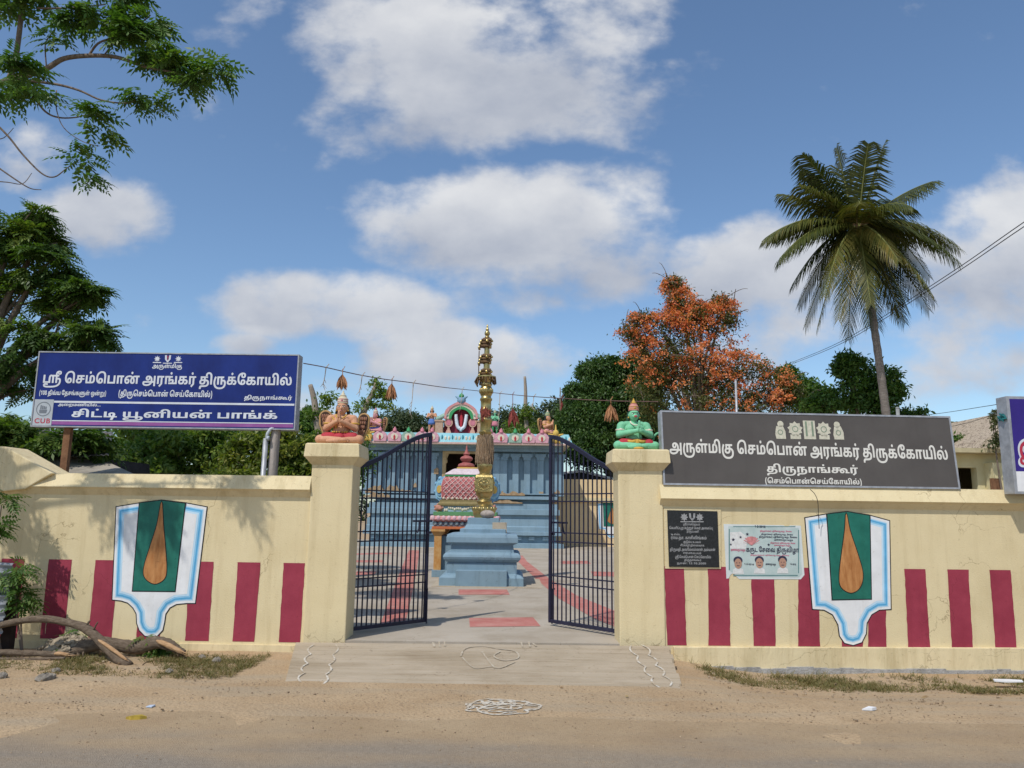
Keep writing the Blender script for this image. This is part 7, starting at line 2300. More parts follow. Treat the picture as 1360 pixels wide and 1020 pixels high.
# ------------------------------------------------------------------ small domed altar behind the flag pole
def build_altar():
    Y = 18.9
    s = Y/1020
    cx = P(618, 770, Y).x
    t = thing('domed_altar', 'small painted altar with a pink diamond patterned dome behind the flag pole', 'altar', (cx, Y, ZC))
    z = lambda py: P(618, py, Y-0.6).z-ZC
    w = lambda px: px*s

    def st(name, prof, m, bev=0.008):
        mb = MB()
        mb.stack([(w(a), z(b) if b < 770 else 0.0) for a, b in prof])
        return mb.build(name, m, t, bevel=bev)
    st('foot', [(40, 775), (40, 757)], BLUEW)
    st('yellow_footing', [(38.5, 775), (38.5, 763)], BLUEW)
    st('shaft', [(31, 757), (31, 712)], BLUEW)
    for sx in (-1, 1):
        for sy in (-1, 1):
            mb = MB()
            x = sx*w(33.5)
            mb.box(x-w(4.5), x+w(4.5), sy*w(33.5)-w(4.5), sy*w(33.5)+w(4.5), z(757), z(712))
            mb.rect_stack([(x-w(4.5), x+w(4.5), sy*w(33.5)-w(4.5), sy*w(33.5)+w(4.5), z(712)), (x-w(9), x+w(9), sy*w(33.5)-w(8), sy*w(33.5)+w(8), z(706)), (x-w(9), x+w(9), sy*w(33.5)-w(8), sy*w(33.5)+w(8), z(703))])
            mb.build('corner_pilaster', paint('amber_pilaster', (0.52, 0.25, 0.07), col2=(0.60, 0.38, 0.16), scale=9), t)
    st('orange_band', [(41, 703), (41, 699.5)], paint('orange_band', (0.55, 0.16, 0.06)))
    st('grey_band', [(39, 699.5), (39, 694)], paint('grey_band', (0.16, 0.19, 0.24)))
    mb = MB()
    for side in range(4):
        rot = Matrix.Rotation(side*math.pi/2, 3, 'Z')
        q = MB()
        for k in range(12):
            x = w(-37.5+k*6.8)
            q.ball((x, -w(39.2), z(695.5)), (w(2.7), w(1.5), w(2.6)), 8, 6)
        mb.add([tuple(rot @ Vector(p)) for p in q.v], q.f)
    mb.build('bead_row', paint('pale_beads', (0.34, 0.42, 0.44)), t, smooth=True)
    mb = MB()
    mb.stack([(w(38), z(693.5)), (w(43.5), z(690)), (w(41), z(685.5))])
    eav = mb.build('petal_eave', PINKP, t)
    mb = MB()
    for side in range(4):
        rot = Matrix.Rotation(side*math.pi/2, 3, 'Z')
        q = MB()
        for k in range(13):
            x = w(-40+k*6.7)
            q.ball((x, -w(42.2), z(688.5)), (w(2.9), w(1.6), w(3.4)), 8, 6)
        mb.add([tuple(rot @ Vector(p)) for p in q.v], q.f)
    mb.build('petals', paint('petal_pink', (0.64, 0.36, 0.42), col2=(0.70, 0.52, 0.52)), eav, smooth=True)
    st('green_band', [(40, 685.5), (40, 680)], paint('green_band', (0.12, 0.30, 0.13)))
    st('carved_band', [(33, 680), (33, 672)], paint('pale_blue_carving', (0.34, 0.45, 0.54)))
    mb = MB()
    rr = random.Random(2)
    for k in range(26):
        mb.ball((w(-31+62*k/25), -w(33), z(676)+rr.uniform(-0.04, 0.04)), (w(1.5), w(1.2), w(2.2)), 6, 5)
    mb.build('carving', CREAMT, t, smooth=True)
    for sx in (-1, 1):
        mb = MB()
        x = sx*w(34)
        mb.ball((x, -w(32), z(675)), (w(5.2), w(5), w(4.6)), 12, 8)
        mb.ball((x-sx*w(2), -w(36), z(676)), (w(2.6), w(2.5), w(2.4)), 10, 6)
        for k in range(7):
            a = 2*math.pi*k/7
            mb.ball((x+w(4.6)*math.cos(a), -w(33.5), z(675)+w(4.2)*math.sin(a)), w(1.7), 6, 5)
        mb.build('corner_lion', paint('salmon_lion', (0.50, 0.24, 0.17)), t, smooth=True)
    st('olive_band', [(35, 672), (35, 669), (33, 666.5), (33, 664)], paint('olive_band', (0.24, 0.19, 0.08)))
    # dome, square in plan with bulging sides
    m = mat('pink_dome_paint', (0.45, 0.13, 0.13), rough=0.6, var=0.1)
    dom = [(30, 664), (31, 658), (31.5, 650), (31, 643), (29.5, 637), (27, 633)]
    mb = MB()
    mb.stack([(w(a), z(b)) for a, b in dom])
    d = mb.build('dome', m, t, bevel=0.02)
    mb = MB()
    for side in range(4):
        rot = Matrix.Rotation(side*math.pi/2, 3, 'Z')
        q = MB()

        def pt(u, v):
            # u across -1..1, v up 0..1
            zz = z(664)+(z(633)-z(664))*v
            yy = 664-31*v
            hw = np.interp(-yy, [-664, -658, -650, -643, -637, -633], [30, 31, 31.5, 31, 29.5, 27])
            return Vector((w(hw)*u, -w(hw)-0.006, zz))
        n = 7
        for k in range(-n, n):
            for sg in (-1, 1):
                pts_ = []
                for j in range(9):
                    v = j/8
                    u = (k+0.5)/n*1.0*1.6+sg*v*0.95
                    if -0.98 <= u <= 0.98:
                        pts_.append(pt(u, v))
                if len(pts_) > 1:
                    q.tube(pts_, 0.011, 4)
        for i in range(-5, 6):
            for j in range(5):
                u = i/5.5+(0.09 if j % 2 else 0)
                if abs(u) < 0.95:
                    q.ball(pt(u, (j+0.6)/5.2), 0.016, 5, 4)
        mb.add([tuple(rot @ Vector(p)) for p in q.v], q.f)
    mb.build('diamond_lattice', paint('lattice_pink', (0.66, 0.44, 0.42)), d)
    mb = MB()
    for k in range(11):
        mb.ball((w(-28+5.6*k), -w(30.5), z(662)), (w(2), w(1.5), w(1.5)), 6, 5)
    mb.build('cream_beads', CREAMT, d, smooth=True)
    # horseshoe ornament on each side, its face turned outwards and a little to the front
    for sx in (-1, 1):
        mb = MB()
        for r0, mi, dx in ((15.5, 0, 3.0), (12, 1, 4.4), (8.5, 0, 5.6), (5.0, 2, 6.8)):
            mb.m = mi
            rg = []
            for xx in (-w(5), w(dx)):
                rg.append([(w(r0)*math.cos(2*math.pi*k/24)*1.05, -xx, w(r0)*math.sin(2*math.pi*k/24)) for k in range(24)])
            mb.rings(rg)
        mb.m = 0
        for k in range(9):
            a = -math.pi/2+math.pi*2*k/9
            mb.ball((w(15)*math.cos(a)*1.05, -w(1), w(15)*math.sin(a)), (w(3), w(3.6), w(3)), 8, 6)
        mb.build('horseshoe_ornament', [paint('horseshoe_blue', (0.20, 0.40, 0.58)), LTBLUE, YELL], t, smooth='auto', loc=(sx*w(31), -w(8), z(649.5)), rot=(0, 0, sx*R(52)))
    st('green_neck', [(27.5, 633), (27.5, 630)], GREEND)
    mb = MB()
    mb.stack([(w(28), z(630)), (w(26), z(628)), (w(18), z(622.5)), (w(15), z(621.5))])
    lot = mb.build('lotus_cap', paint('white_pink_lotus', (0.62, 0.52, 0.54)), t)
    st('yellow_seat', [(13.5, 621.5), (13.5, 619.5)], YELL)
    mb = MB()
    pr = [(11, 619.5), (12.5, 617), (11.5, 614.5), (6, 612.5), (5.5, 611.5), (8.5, 609), (9.5, 607), (7.5, 604.5), (4, 603), (4, 602), (5.2, 600.5), (3, 598.5), (1.6, 595), (0.9, 590), (0.2, 588)]
    mb.lathe([(w(a)*0.9, z(b)) for a, b in pr], -w(2), 0, 18)
    mb.build('finial', paint('dull_red_finial', (0.32, 0.08, 0.08), col2=(0.40, 0.14, 0.12)), t, smooth='auto')
    return t


build_altar()


# ------------------------------------------------------------------ back wall of the court, right of the temple
def build_back_wall():
    Y = 35.2
    fr = Frame((P(735, 728, Y).x-3, Y, ZC), R(1.0))
    t = fr.thing('court_wall', 'cream back wall of the court with a painted emblem, seen through the right gate leaf', 'wall')
    zt = fr.hit(790, 637)[1]
    mb = MB()
    mb.box(0, 14, 0, 0.3, -0.2, zt)
    mb.build('wall_body', mat('peach_cream_paint', (0.68, 0.50, 0.28), rough=0.8, scale=1.0, col2=(0.74, 0.57, 0.34), bump=0.1), t)
    mb = MB()
    a, b = fr.hit(790, 667)[1], fr.hit(790, 661)[1]
    mb.box(0, 14, -0.10, 0.0, a, b)
    mb.build('string_course', CREAM_STAIN, t)
    mb = MB()
    mb.box(0, 14, -0.22, 0.0, -0.2, fr.hit(790, 727)[1])
    mb.build('plinth', CREAM_STAIN, t)
    o = [(793, 668), (795, 703), (803, 704), (805, 711), (809, 715), (816, 715), (821, 711), (822, 704), (831, 703), (832, 668)]
    g = [(801, 668), (802, 699), (824, 699), (825, 668)]
    d = [(812.5, 674), (810, 681), (807, 691), (809, 694), (813, 696), (817, 694), (818, 691), (815, 681)]
    emblem(fr, t, o, g, d)
    mb = MB()
    mb.box(0, 9, 0.5, 6, zt+0.1, zt+0.2)


build_back_wall()


# ------------------------------------------------------------------ festoon rope with dried leaf bunches
DRYLEAF = mat('dry_mango_leaves', (0.30, 0.12, 0.05), rough=0.8, scale=20, col2=(0.46, 0.24, 0.12), stretch=(4, 4, 0.6))
PALET = mat('pale_dry_strip', (0.48, 0.40, 0.32), rough=0.9, var=0.2)
REDL = mat('dark_red_dry_leaves', (0.22, 0.05, 0.04), rough=0.9, var=0.3, scale=20)


def build_festoon():
    xs = [(403, 482.5, 10.0), (433, 488, 10.3), (473, 497, 10.8), (510, 503.5, 11.4), (545, 508, 12.2), (590, 514.5, 14.2), (629, 518.5, 16.75), (641, 520, 17.05), (655, 521.5, 16.75), (700, 526, 14.0), (745, 529, 12.2), (790, 531.5, 11.0), (836, 533, 10.1), (874, 533.5, 9.55)]
    pts = [P(*q) for q in xs]
    t = tag(MB().tube(spline(pts, 5), 0.007, 6).build('festoon_rope', mat('brown_rope', (0.13, 0.075, 0.06), rough=0.9, var=0.3)), 'thin brown rope strung from the blue sign past the gilded pole to the grey sign', 'rope')
    rr = random.Random(4)
    G1 = 'dried leaf bunches hanging from the rope'

    def bunch(px, py, Y, n, ln, spread, m, label, pale=False, stem=0.06):
        p = P(px, py, Y)
        o = thing('leaf_bunch', label, 'leaf bunch', p, 0, G1)
        mb = MB()
        mb.tube([(0, 0, 0.02), (0.004, 0, -stem)], 0.006, 5)
        mb.tube([(0.03, 0, 0.06), (0, 0, 0.0)], 0.005, 5)
        mb.build('string', PALET if pale else m, o)
        mb = MB()
        for k in range(n):
            a = rr.uniform(0, 6.28)
            q = spread*rr.uniform(0.3, 1.0)
            d = Vector((math.cos(a)*q, math.sin(a)*q*0.6, -1)).normalized()
            L_ = ln*rr.uniform(0.65, 1.05)
            s = d.cross(Vector((math.sin(a), math.cos(a), 0.3))).normalized()*L_*rr.uniform(0.07, 0.12)
            b = Vector((0, 0, -stem+0.01))
            f = d.cross(s).normalized()*L_*0.05
            mb.add([b, b+d*L_*0.35+s, b+d*L_*0.7+s*0.8+f, b+d*L_, b+d*L_*0.7-s*0.8+f, b+d*L_*0.35-s, b+d*L_*0.5-f], [(0, 1, 2, 6), (2, 3, 6), (6, 3, 4), (0, 6, 4, 5)])
        mb.build('leaves', m, o)
        return o
    bunch(455, 492, 10.55, 34, 0.235, 0.55, DRYLEAF, 'full brown leaf bunch hanging above the winged pillar statue')
    bunch(520.5, 504.5, 11.6, 34, 0.27, 0.45, DRYLEAF, 'narrow brown leaf bunch hanging midway between the winged statue and the pole')
    bunch(681, 524, 15.0, 16, 0.40, 0.45, REDL, 'dark red leaf bunch hanging right of the gilded pole', stem=0.28)
    bunch(746, 529, 12.2, 8, 0.16, 0.25, REDL, 'small leaf remnant hanging left of the dark mango tree', stem=0.05)
    bunch(811, 532, 10.6, 26, 0.26, 0.55, DRYLEAF, 'orange brown leaf bunch hanging left of the green pillar statue')
    for px, py, Y, ln, lab in ((433, 488, 10.3, 0.26, 'bare pale strip hanging nearest to the blue sign'), (481, 498.5, 10.9, 0.25, 'bare pale strip hanging just right of the winged statue'), (549, 508.5, 12.3, 0.52, 'longest bare pale strip hanging over the temple roof on the left'),
                               (614, 517, 15.6, 0.40, 'bare pale strip hanging over the roof niche'), (664, 522.5, 16.2, 0.75, 'bare pale strip hanging just right of the gilded pole'), (709, 526.5, 13.6, 0.2, 'short pale strip hanging before the lopped trunk')):
        p = P(px, py, Y)
        o = thing('hanging_strip', lab, 'strip', p, 0, 'bare strips left hanging from the rope')
        mb = MB()
        mb.tube([(0.04, 0, 0.05), (0, 0, 0), (-0.01, 0, -ln*0.5), (-0.03, 0, -ln)], [0.006, 0.008, 0.006, 0.004], 5)
        for k in range(5):
            q = Vector((-0.02, 0, -ln*(0.6+0.1*k)))
            mb.tube([q, q+Vector((rr.uniform(-0.05, 0.05), rr.uniform(-0.03, 0.03), -0.06))], [0.005, 0.003], 4)
        mb.build('strip', PALET, o)


build_festoon()


# ------------------------------------------------------------------ vegetation
RNG = np.random.default_rng(11)
BARK = mat('grey_brown_bark', (0.13, 0.095, 0.07), rough=0.95, scale=7, col2=(0.23, 0.18, 0.14), bump=0.6, stretch=(3, 3, 0.7))
BARKL = mat('pale_bark', (0.26, 0.21, 0.16), rough=0.95, scale=7, col2=(0.36, 0.30, 0.24), bump=0.5, stretch=(3, 3, 0.7))
LF_DARK = leafmat('deep_green_leaves', [(0.016, 0.043, 0.012), (0.035, 0.083, 0.018), (0.068, 0.125, 0.026), (0.115, 0.175, 0.041)], 0.25)
LF_MID = leafmat('mid_green_leaves', [(0.026, 0.062, 0.014), (0.054, 0.118, 0.022), (0.096, 0.174, 0.033), (0.180, 0.230, 0.044)], 0.35)
LF_PALE = leafmat('fresh_green_leaves', [(0.042, 0.092, 0.020), (0.096, 0.172, 0.031), (0.180, 0.253, 0.050), (0.312, 0.333, 0.055)], 0.38)
LF_YELLOW = leafmat('yellow_green_leaves', [(0.04, 0.075, 0.018), (0.10, 0.15, 0.028), (0.20, 0.23, 0.04), (0.36, 0.33, 0.06)], 0.4)
LF_GREY = leafmat('grey_green_leaves', [(0.026, 0.046, 0.021), (0.048, 0.076, 0.032), (0.078, 0.109, 0.052), (0.108, 0.127, 0.057)], 0.22)
LF_OLIVE = leafmat('olive_leaves', [(0.020, 0.036, 0.012), (0.045, 0.060, 0.018), (0.075, 0.085, 0.026), (0.12, 0.10, 0.035)], 0.25)
FLOWER = leafmat('orange_bracts', [(0.50, 0.11, 0.05), (0.68, 0.20, 0.085), (0.78, 0.29, 0.13), (0.82, 0.42, 0.22)], 0.4, 0.6)
LF_FEATHER = leafmat('feathery_leaves', [(0.015, 0.039, 0.011), (0.053, 0.106, 0.020), (0.106, 0.172, 0.031), (0.213, 0.253, 0.050)], 0.36)
LF_OLIVE2 = leafmat('mixed_olive_leaves', [(0.030, 0.045, 0.014), (0.065, 0.085, 0.022), (0.11, 0.115, 0.032), (0.17, 0.10, 0.04)], 0.3)
LF_PALM = leafmat('palm_leaflets', [(0.021, 0.032, 0.010), (0.047, 0.064, 0.015), (0.094, 0.103, 0.022), (0.195, 0.149, 0.035)], 0.25, 0.4)


def unit(v):
    return v/np.maximum(np.linalg.norm(v, axis=-1, keepdims=True), 1e-9)


def quads_mesh(name, V, rnd, m):
    """V: (n,4,3) leaf quads"""
    n = len(V)
    me = bpy.data.meshes.new(name)
    me.vertices.add(n*4)
    me.vertices.foreach_set('co', V.reshape(-1).astype(np.float32))
    me.loops.add(n*4)
    me.loops.foreach_set('vertex_index', np.arange(n*4, dtype=np.int32))
    me.polygons.add(n)
    me.polygons.foreach_set('loop_start', np.arange(0, n*4, 4, dtype=np.int32))
    me.polygons.foreach_set('loop_total', np.full(n, 4, dtype=np.int32))
    at = me.attributes.new('rnd', 'FLOAT', 'FACE')
    at.data.foreach_set('value', rnd.astype(np.float32))
    me.materials.append(m)
    me.update()
    me.validate()
    return me


def leaf_quads(c, size, up=0.5, aspect=0.42, droop=0.3, dirs=None):
    n = len(c)
    d = RNG.normal(size=(n, 3)) if dirs is None else dirs+RNG.normal(size=(n, 3))*0.5
    d[:, 2] -= droop
    d = unit(d)
    nrm = RNG.normal(size=(n, 3))
    nrm[:, 2] += up*2
    s = unit(np.cross(nrm, d))
    L_ = size*RNG.uniform(0.6, 1.25, size=(n, 1))
    W = L_*aspect*RNG.uniform(0.8, 1.15, size=(n, 1))
    k = unit(np.cross(d, s))
    return np.stack([c, c+d*L_*0.5+s*W*0.5+k*L_*0.06, c+d*L_, c+d*L_*0.5-s*W*0.5+k*L_*0.06], axis=1)


def in_ball(n, bias=0.45):
    v = unit(RNG.normal(size=(n, 3)))
    return v*(RNG.uniform(0, 1, size=(n, 1))**bias)


def crown_leaves(clumps, nt, nl, size, sig, **kw):
    """clumps: list of (centre, radii, weight); returns quads and rnd. Leaves sit on twigs spread through each clump."""
    Q, Rn, tw_ = [], [], []
    for c, r, wgt in clumps:
        n = max(3, int(nt*wgt))
        # the clump breaks up into smaller tufts with air between them
        nk = max(3, int(n/13))
        cc = in_ball(nk, 0.36)*np.array(r)*0.92+np.array(c)
        ct = RNG.uniform(0, 1, nk)
        pick = RNG.integers(0, nk, n)
        rk = RNG.uniform(0.16, 0.36, nk)[pick][:, None]
        p = cc[pick]+in_ball(n, 0.5)*rk*np.array(r)*np.array([1.15, 1.15, 0.75])
        tone = np.clip(ct[pick]*0.65+RNG.uniform(0, 1, size=n)*0.35, 0, 1)
        p = p+RNG.normal(size=p.shape)*0.04*np.mean(r)
        tw_.append(p)
        k = RNG.poisson(nl, size=n)+1
        idx = np.repeat(np.arange(n), k)
        c2 = p[idx]+RNG.normal(size=(len(idx), 3))*sig*np.array([1, 1, 0.75])
        Q.append(leaf_quads(c2, size, **kw))
        Rn.append(np.clip(0.55*tone[idx]+0.45*RNG.uniform(0, 1, len(idx)), 0, 1))
    return np.concatenate(Q), np.concatenate(Rn), tw_


def C2(px, py, Y, rx, ry, rd=None, w=1.0):
    """a clump of a crown: centre seen at the pixel at distance Y, half sizes in pixels at that distance"""
    p = P(px, py, Y)
    s = Y/FPX
    return (tuple(p), (rx*s, (rd if rd is not None else 0.8*(rx+ry)/2*s), ry*s), w)


def limbs(mb, base, clumps, r0, fork=0.45, sub=3):
    b = Vector(base)
    for c, r, w in clumps:
        c = Vector(c)
        k = b.lerp(c, fork)
        k.z = b.z+(c.z-b.z)*(fork+0.18)
        k += Vector((random.uniform(-.1, .1), random.uniform(-.1, .1), 0))*(c-b).length*0.4
        mb.tube(spline([b, k, c], 5), np.linspace(r0, r0*0.3, 11).tolist(), 6)
        for q in range(sub):
            e = c+Vector((random.uniform(-1, 1)*r[0], random.uniform(-1, 1)*r[1], random.uniform(-0.6, 1)*r[2]))*0.75
            m_ = k.lerp(c, random.uniform(0.4, 0.9))
            mb.tube(spline([m_, m_.lerp(e, 0.5)+Vector((0, 0, 0.1*r[2])), e], 4), np.linspace(r0*0.35, r0*0.08, 9).tolist(), 5)


def tree(name, label, cat, base, clumps, nt, nl, size, sig, lm, bark=BARK, tr=0.15, group=None, fork_z=0.45, sub=3, **kw):
    b = Vector(base)
    t = thing(name, label, cat, b, 0, group)
    cl = [((c[0]-b.x, c[1]-b.y, c[2]-b.z), r, w) for c, r, w in clumps]
    mean = np.mean([c for c, _, _ in cl], axis=0)
    zt = min(c[2]-r[2]*0.5 for c, r, _ in cl)
    zt = max(zt, 0.15)*0.9 if fork_z is None else mean[2]*fork_z
    top = Vector((mean[0]*0.5, mean[1]*0.5, zt))
    mb = MB()
    mb.tube(spline([(0, 0, -0.3), (mean[0]*0.15+0.04, mean[1]*0.1, zt*0.5), top], 5), np.linspace(tr*1.25, tr*0.8, 11).tolist(), 10)
    limbs(mb, top, cl, tr*0.6, sub=sub)
    mb.build('trunk', bark, t, smooth=True)
    Q, rn, _ = crown_leaves(cl, nt, nl, size, sig, **kw)
    o = bpy.data.objects.new('crown', quads_mesh('crown', Q, rn, lm))
    C.objects.link(o)
    o.parent = t
    return t


def bush(name, label, cat, clumps, nt, nl, size, sig, lm, group=None, **kw):
    c0 = np.mean([c for c, _, _ in clumps], axis=0)
    return tree(name, label, cat, (c0[0], c0[1], 0.0), clumps, nt, nl, size, sig, lm, BARK, 0.05, group, **kw)


# --- thicket behind the left wall, under the blue sign
GH = 'bushes behind the left street wall'
bush('bush', 'leafy green bush filling the left half of the gap under the blue sign', 'bush', [C2(195, 605, 15, 45, 42), C2(245, 612, 15.5, 50, 40), C2(215, 585, 16, 60, 30), C2(290, 600, 15.5, 40, 40), C2(180, 640, 14.5, 40, 45)], 400, 9, 0.12, 0.08, LF_PALE, GH)
bush('bush', 'yellowish climbing bush between the sign posts and the left gate pillar', 'bush', [C2(330, 600, 15, 35, 34), C2(375, 604, 15, 38, 36), C2(405, 608, 15.5, 22, 32), C2(425, 628, 15, 30, 30), C2(350, 640, 14.6, 70, 40)], 330, 8, 0.12, 0.08, LF_YELLOW, GH)
bush('bush', 'dark bush behind the right end of the blue sign', 'bush', [C2(300, 582, 18, 90, 20), C2(400, 583, 19, 50, 28), C2(455, 606, 18, 40, 40), C2(200, 580, 19, 90, 28), C2(412, 552, 19, 14, 12, None, 0.3)], 420, 9, 0.13, 0.10, LF_MID, GH)
# --- lopped trees with fresh tufts behind the rope
def lopped(label, pts, Y, tufts, r0, nt=26):
    w = [P(a, b, Y) for a, b in pts]
    base = Vector((w[0].x, w[0].y, 0))
    t = thing('lopped_tree', label, 'tree', base, 0, 'lopped trees with fresh leaf tufts')
    mb = MB()
    L_ = [Vector((0, 0, -0.3))]+[q-base for q in w]
    mb.tube(spline(L_, 4), np.linspace(r0*1.3, r0*0.55, (len(L_)-1)*4+1).tolist(), 8)
    mb.build('trunk', BARKL, t, smooth=True)
    cl = []
    for c in tufts:
        q, r, wg = C2(*c)
        cl.append(((q[0]-base.x, q[1]-base.y, q[2]-base.z), r, wg))
    Q, rn, _ = crown_leaves(cl, nt, 8, 0.10*max(1, Y/24), 0.06*max(1, Y/22))
    o = bpy.data.objects.new('crown', quads_mesh('crown', Q, rn, LF_PALE))
    C.objects.link(o)
    o.parent = t


lopped('lopped tree with bright leaf tufts behind the wings of the peach statue', [(424, 600), (421, 560), (417, 530), (412, 511)], 17, [(425, 545, 17, 17, 22), (436, 530, 17, 9, 12), (412, 548, 17, 8, 10), (430, 565, 17, 20, 18)], 0.09)
lopped('lopped tree with a bright leaning tuft between the peach statue and the temple roof', [(470, 600), (484, 545), (496, 520), (500, 508)], 18, [(493, 525, 18, 14, 16), (500, 512, 18, 9, 10), (480, 540, 18, 12, 14), (516, 535, 18, 13, 10), (510, 527, 18, 8, 8)], 0.08)
lopped('tall bare lopped trunk with a low leaf tuft right of the gilded pole', [(700, 590), (698, 545), (698, 520), (697, 500)], 44, [(693, 548, 44, 11, 16, None, 2.2), (705, 560, 44, 13, 18, None, 2.2), (690, 570, 44, 18, 16, None, 2.2)], 0.13, 40)
# fork at the top of the bare trunk
# --- far bushes behind the temple
GB = 'far trees behind the temple'
tree('far_tree', 'dull green round tree behind the left part of the temple roof', 'tree', (P(540, 600, 50).x, 50, 0), [C2(530, 570, 50, 45, 26), C2(560, 572, 50, 36, 22), C2(500, 575, 50, 34, 22), C2(595, 580, 52, 30, 14)], 420, 9, 0.26, 0.2, LF_GREY, tr=0.25, group=GB)
tree('far_tree', 'dull green tree behind the green standing roof figure', 'tree', (P(665, 600, 52).x, 52, 0), [C2(668, 566, 52, 27, 22), C2(650, 575, 52, 30, 16), C2(685, 578, 54, 24, 14)], 320, 9, 0.26, 0.2, LF_GREY, tr=0.25, group=GB)
tree('far_tree', 'grey green tree behind the right seated roof figure', 'tree', (P(735, 600, 48).x, 48, 0), [C2(720, 560, 48, 28, 22), C2(745, 552, 48, 26, 22), C2(762, 565, 46, 26, 30), C2(712, 578, 47, 40, 16)], 380, 9, 0.25, 0.2, LF_GREY, tr=0.25, group=GB)
bush('far_bush', 'bright yellow green bush at the foot of the bare lopped trunk', 'bush', [C2(695, 578, 42, 26, 16), C2(715, 582, 42, 20, 12)], 170, 8, 0.2, 0.16, LF_PALE)
# --- dark mango tree
tree('mango_tree', 'dense dark green mango tree behind the rope left of the orange tree', 'tree', (P(815, 620, 40).x, 40, 0),
     [C2(800, 510, 40, 38, 36), C2(838, 500, 40, 34, 30), C2(775, 545, 40, 32, 36), C2(825, 548, 39, 48, 42), C2(790, 590, 39, 44, 34), C2(855, 560, 40, 36, 50), C2(850, 600, 40, 50, 40), C2(755, 575, 40, 18, 26), C2(815, 485, 40, 16, 10, None, .4), C2(783, 492, 40, 14, 12, None, .4), C2(848, 478, 40, 12, 10, None, .4), C2(765, 520, 40, 12, 12, None, .4)], 800, 12, 0.20, 0.17, LF_DARK, tr=0.35, group=None, droop=0.7)
# --- orange flowering climber on a tree
def orange_tree():
    Y = 34
    base = Vector((P(935, 600, Y).x, Y, 0))
    cl = [C2(905, 404, Y, 17, 22), C2(882, 440, Y, 32, 26), C2(918, 430, Y, 36, 30), C2(952, 426, Y, 24, 22), C2(930, 412, Y, 14, 10, None, .5), C2(865, 480, Y, 34, 34), C2(905, 480, Y, 50, 40), C2(950, 480, Y, 44, 40), C2(985, 500, Y, 38, 34), C2(1020, 515, Y, 34, 32), C2(1045, 530, Y, 22, 26),
          C2(870, 530, Y, 36, 46, None, 2.0), C2(930, 535, Y, 60, 40, None, 2.6), C2(990, 545, Y, 60, 36, None, 2.4), C2(915, 500, Y+1.2, 60, 26, None, 1.8), C2(845, 455, Y, 16, 14, None, 0.5), C2(893, 380, Y, 12, 10, None, 0.5), C2(960, 405, Y, 14, 9, None, 0.5), C2(850, 425, Y, 14, 7, None, 0.4), C2(835, 440, Y, 12, 6, None, 0.3), C2(1050, 520, Y, 14, 18, None, 0.6)]
    t = tree('flowering_tree', 'tall tree covered with orange red flowers behind the grey sign', 'tree', base, cl, 230, 6, 0.15, 0.20, LF_OLIVE2, BARK, 0.17, None, sub=5)
    c2 = [((c[0]-base.x, c[1]-base.y, c[2]-base.z), (r[0]*1.08, r[1]*1.08, r[2]*1.08), min(w, 1)*(1.15 if c[2]+base.z > P(900, 508, Y).z else 0.40)) for c, r, w in cl]
    Q, rn = [], []
    for c, r, w in c2:
        n = int(42*w)
        v = unit(RNG.normal(size=(n, 3)))
        v[:, 2] = np.abs(v[:, 2])*0.9-0.2
        v[:, 1] = -np.abs(v[:, 1])*0.8+0.15
        nk = max(3, n//3)
        pk = RNG.integers(0, nk, n)
        v = unit(v[:nk][pk]+RNG.normal(size=(n, 3))*0.28)
        p = v*np.array(r)*RNG.uniform(0.80, 1.15, size=(n, 1))+np.array(c)
        tone = RNG.uniform(0, 1, n)
        k = RNG.poisson(24, n)+4
        idx = np.repeat(np.arange(n), k)
        # flowers hang in long sprays
        ax = unit(RNG.normal(size=(n, 3))*np.array([1, 1, 0.35]))
        tt = RNG.uniform(-1, 1, size=(len(idx), 1))
        cc = p[idx]+ax[idx]*tt*0.30+RNG.normal(size=(len(idx), 3))*0.075
        cc[:, 2] -= 0.16*tt[:, 0]**2
        Q.append(leaf_quads(cc, 0.105, aspect=0.8))
        rn.append(np.clip(0.5*tone[idx]+0.5*RNG.uniform(0, 1, len(idx)), 0, 1))
    o = bpy.data.objects.new('blossom', quads_mesh('blossom', np.concatenate(Q), np.concatenate(rn), FLOWER))
    C.objects.link(o)
    o.parent = t
    tw_ = MB()
    rr = random.Random(9)
    for c, r, w in c2:
        for k in range(3):
            a = Vector(c)+Vector((rr.uniform(-.8, .8)*r[0], -abs(rr.uniform(0.5, 1))*r[1], rr.uniform(-.5, .4)*r[2]))
            d = Vector((rr.uniform(-.6, .6), rr.uniform(-.6, 0.1), rr.uniform(-0.2, 1))).normalized()
            L_ = rr.uniform(0.5, 1.2)
            tw_.tube(spline([a, a+d*L_*0.5, a+d*L_*0.85+Vector((d.x*0.2, 0, -0.05)), a+d*L_+Vector((d.x*0.35, 0, -0.16))], 3), np.linspace(0.022, 0.008, 10).tolist(), 4)
    tw_.build('twigs', BARK, t)


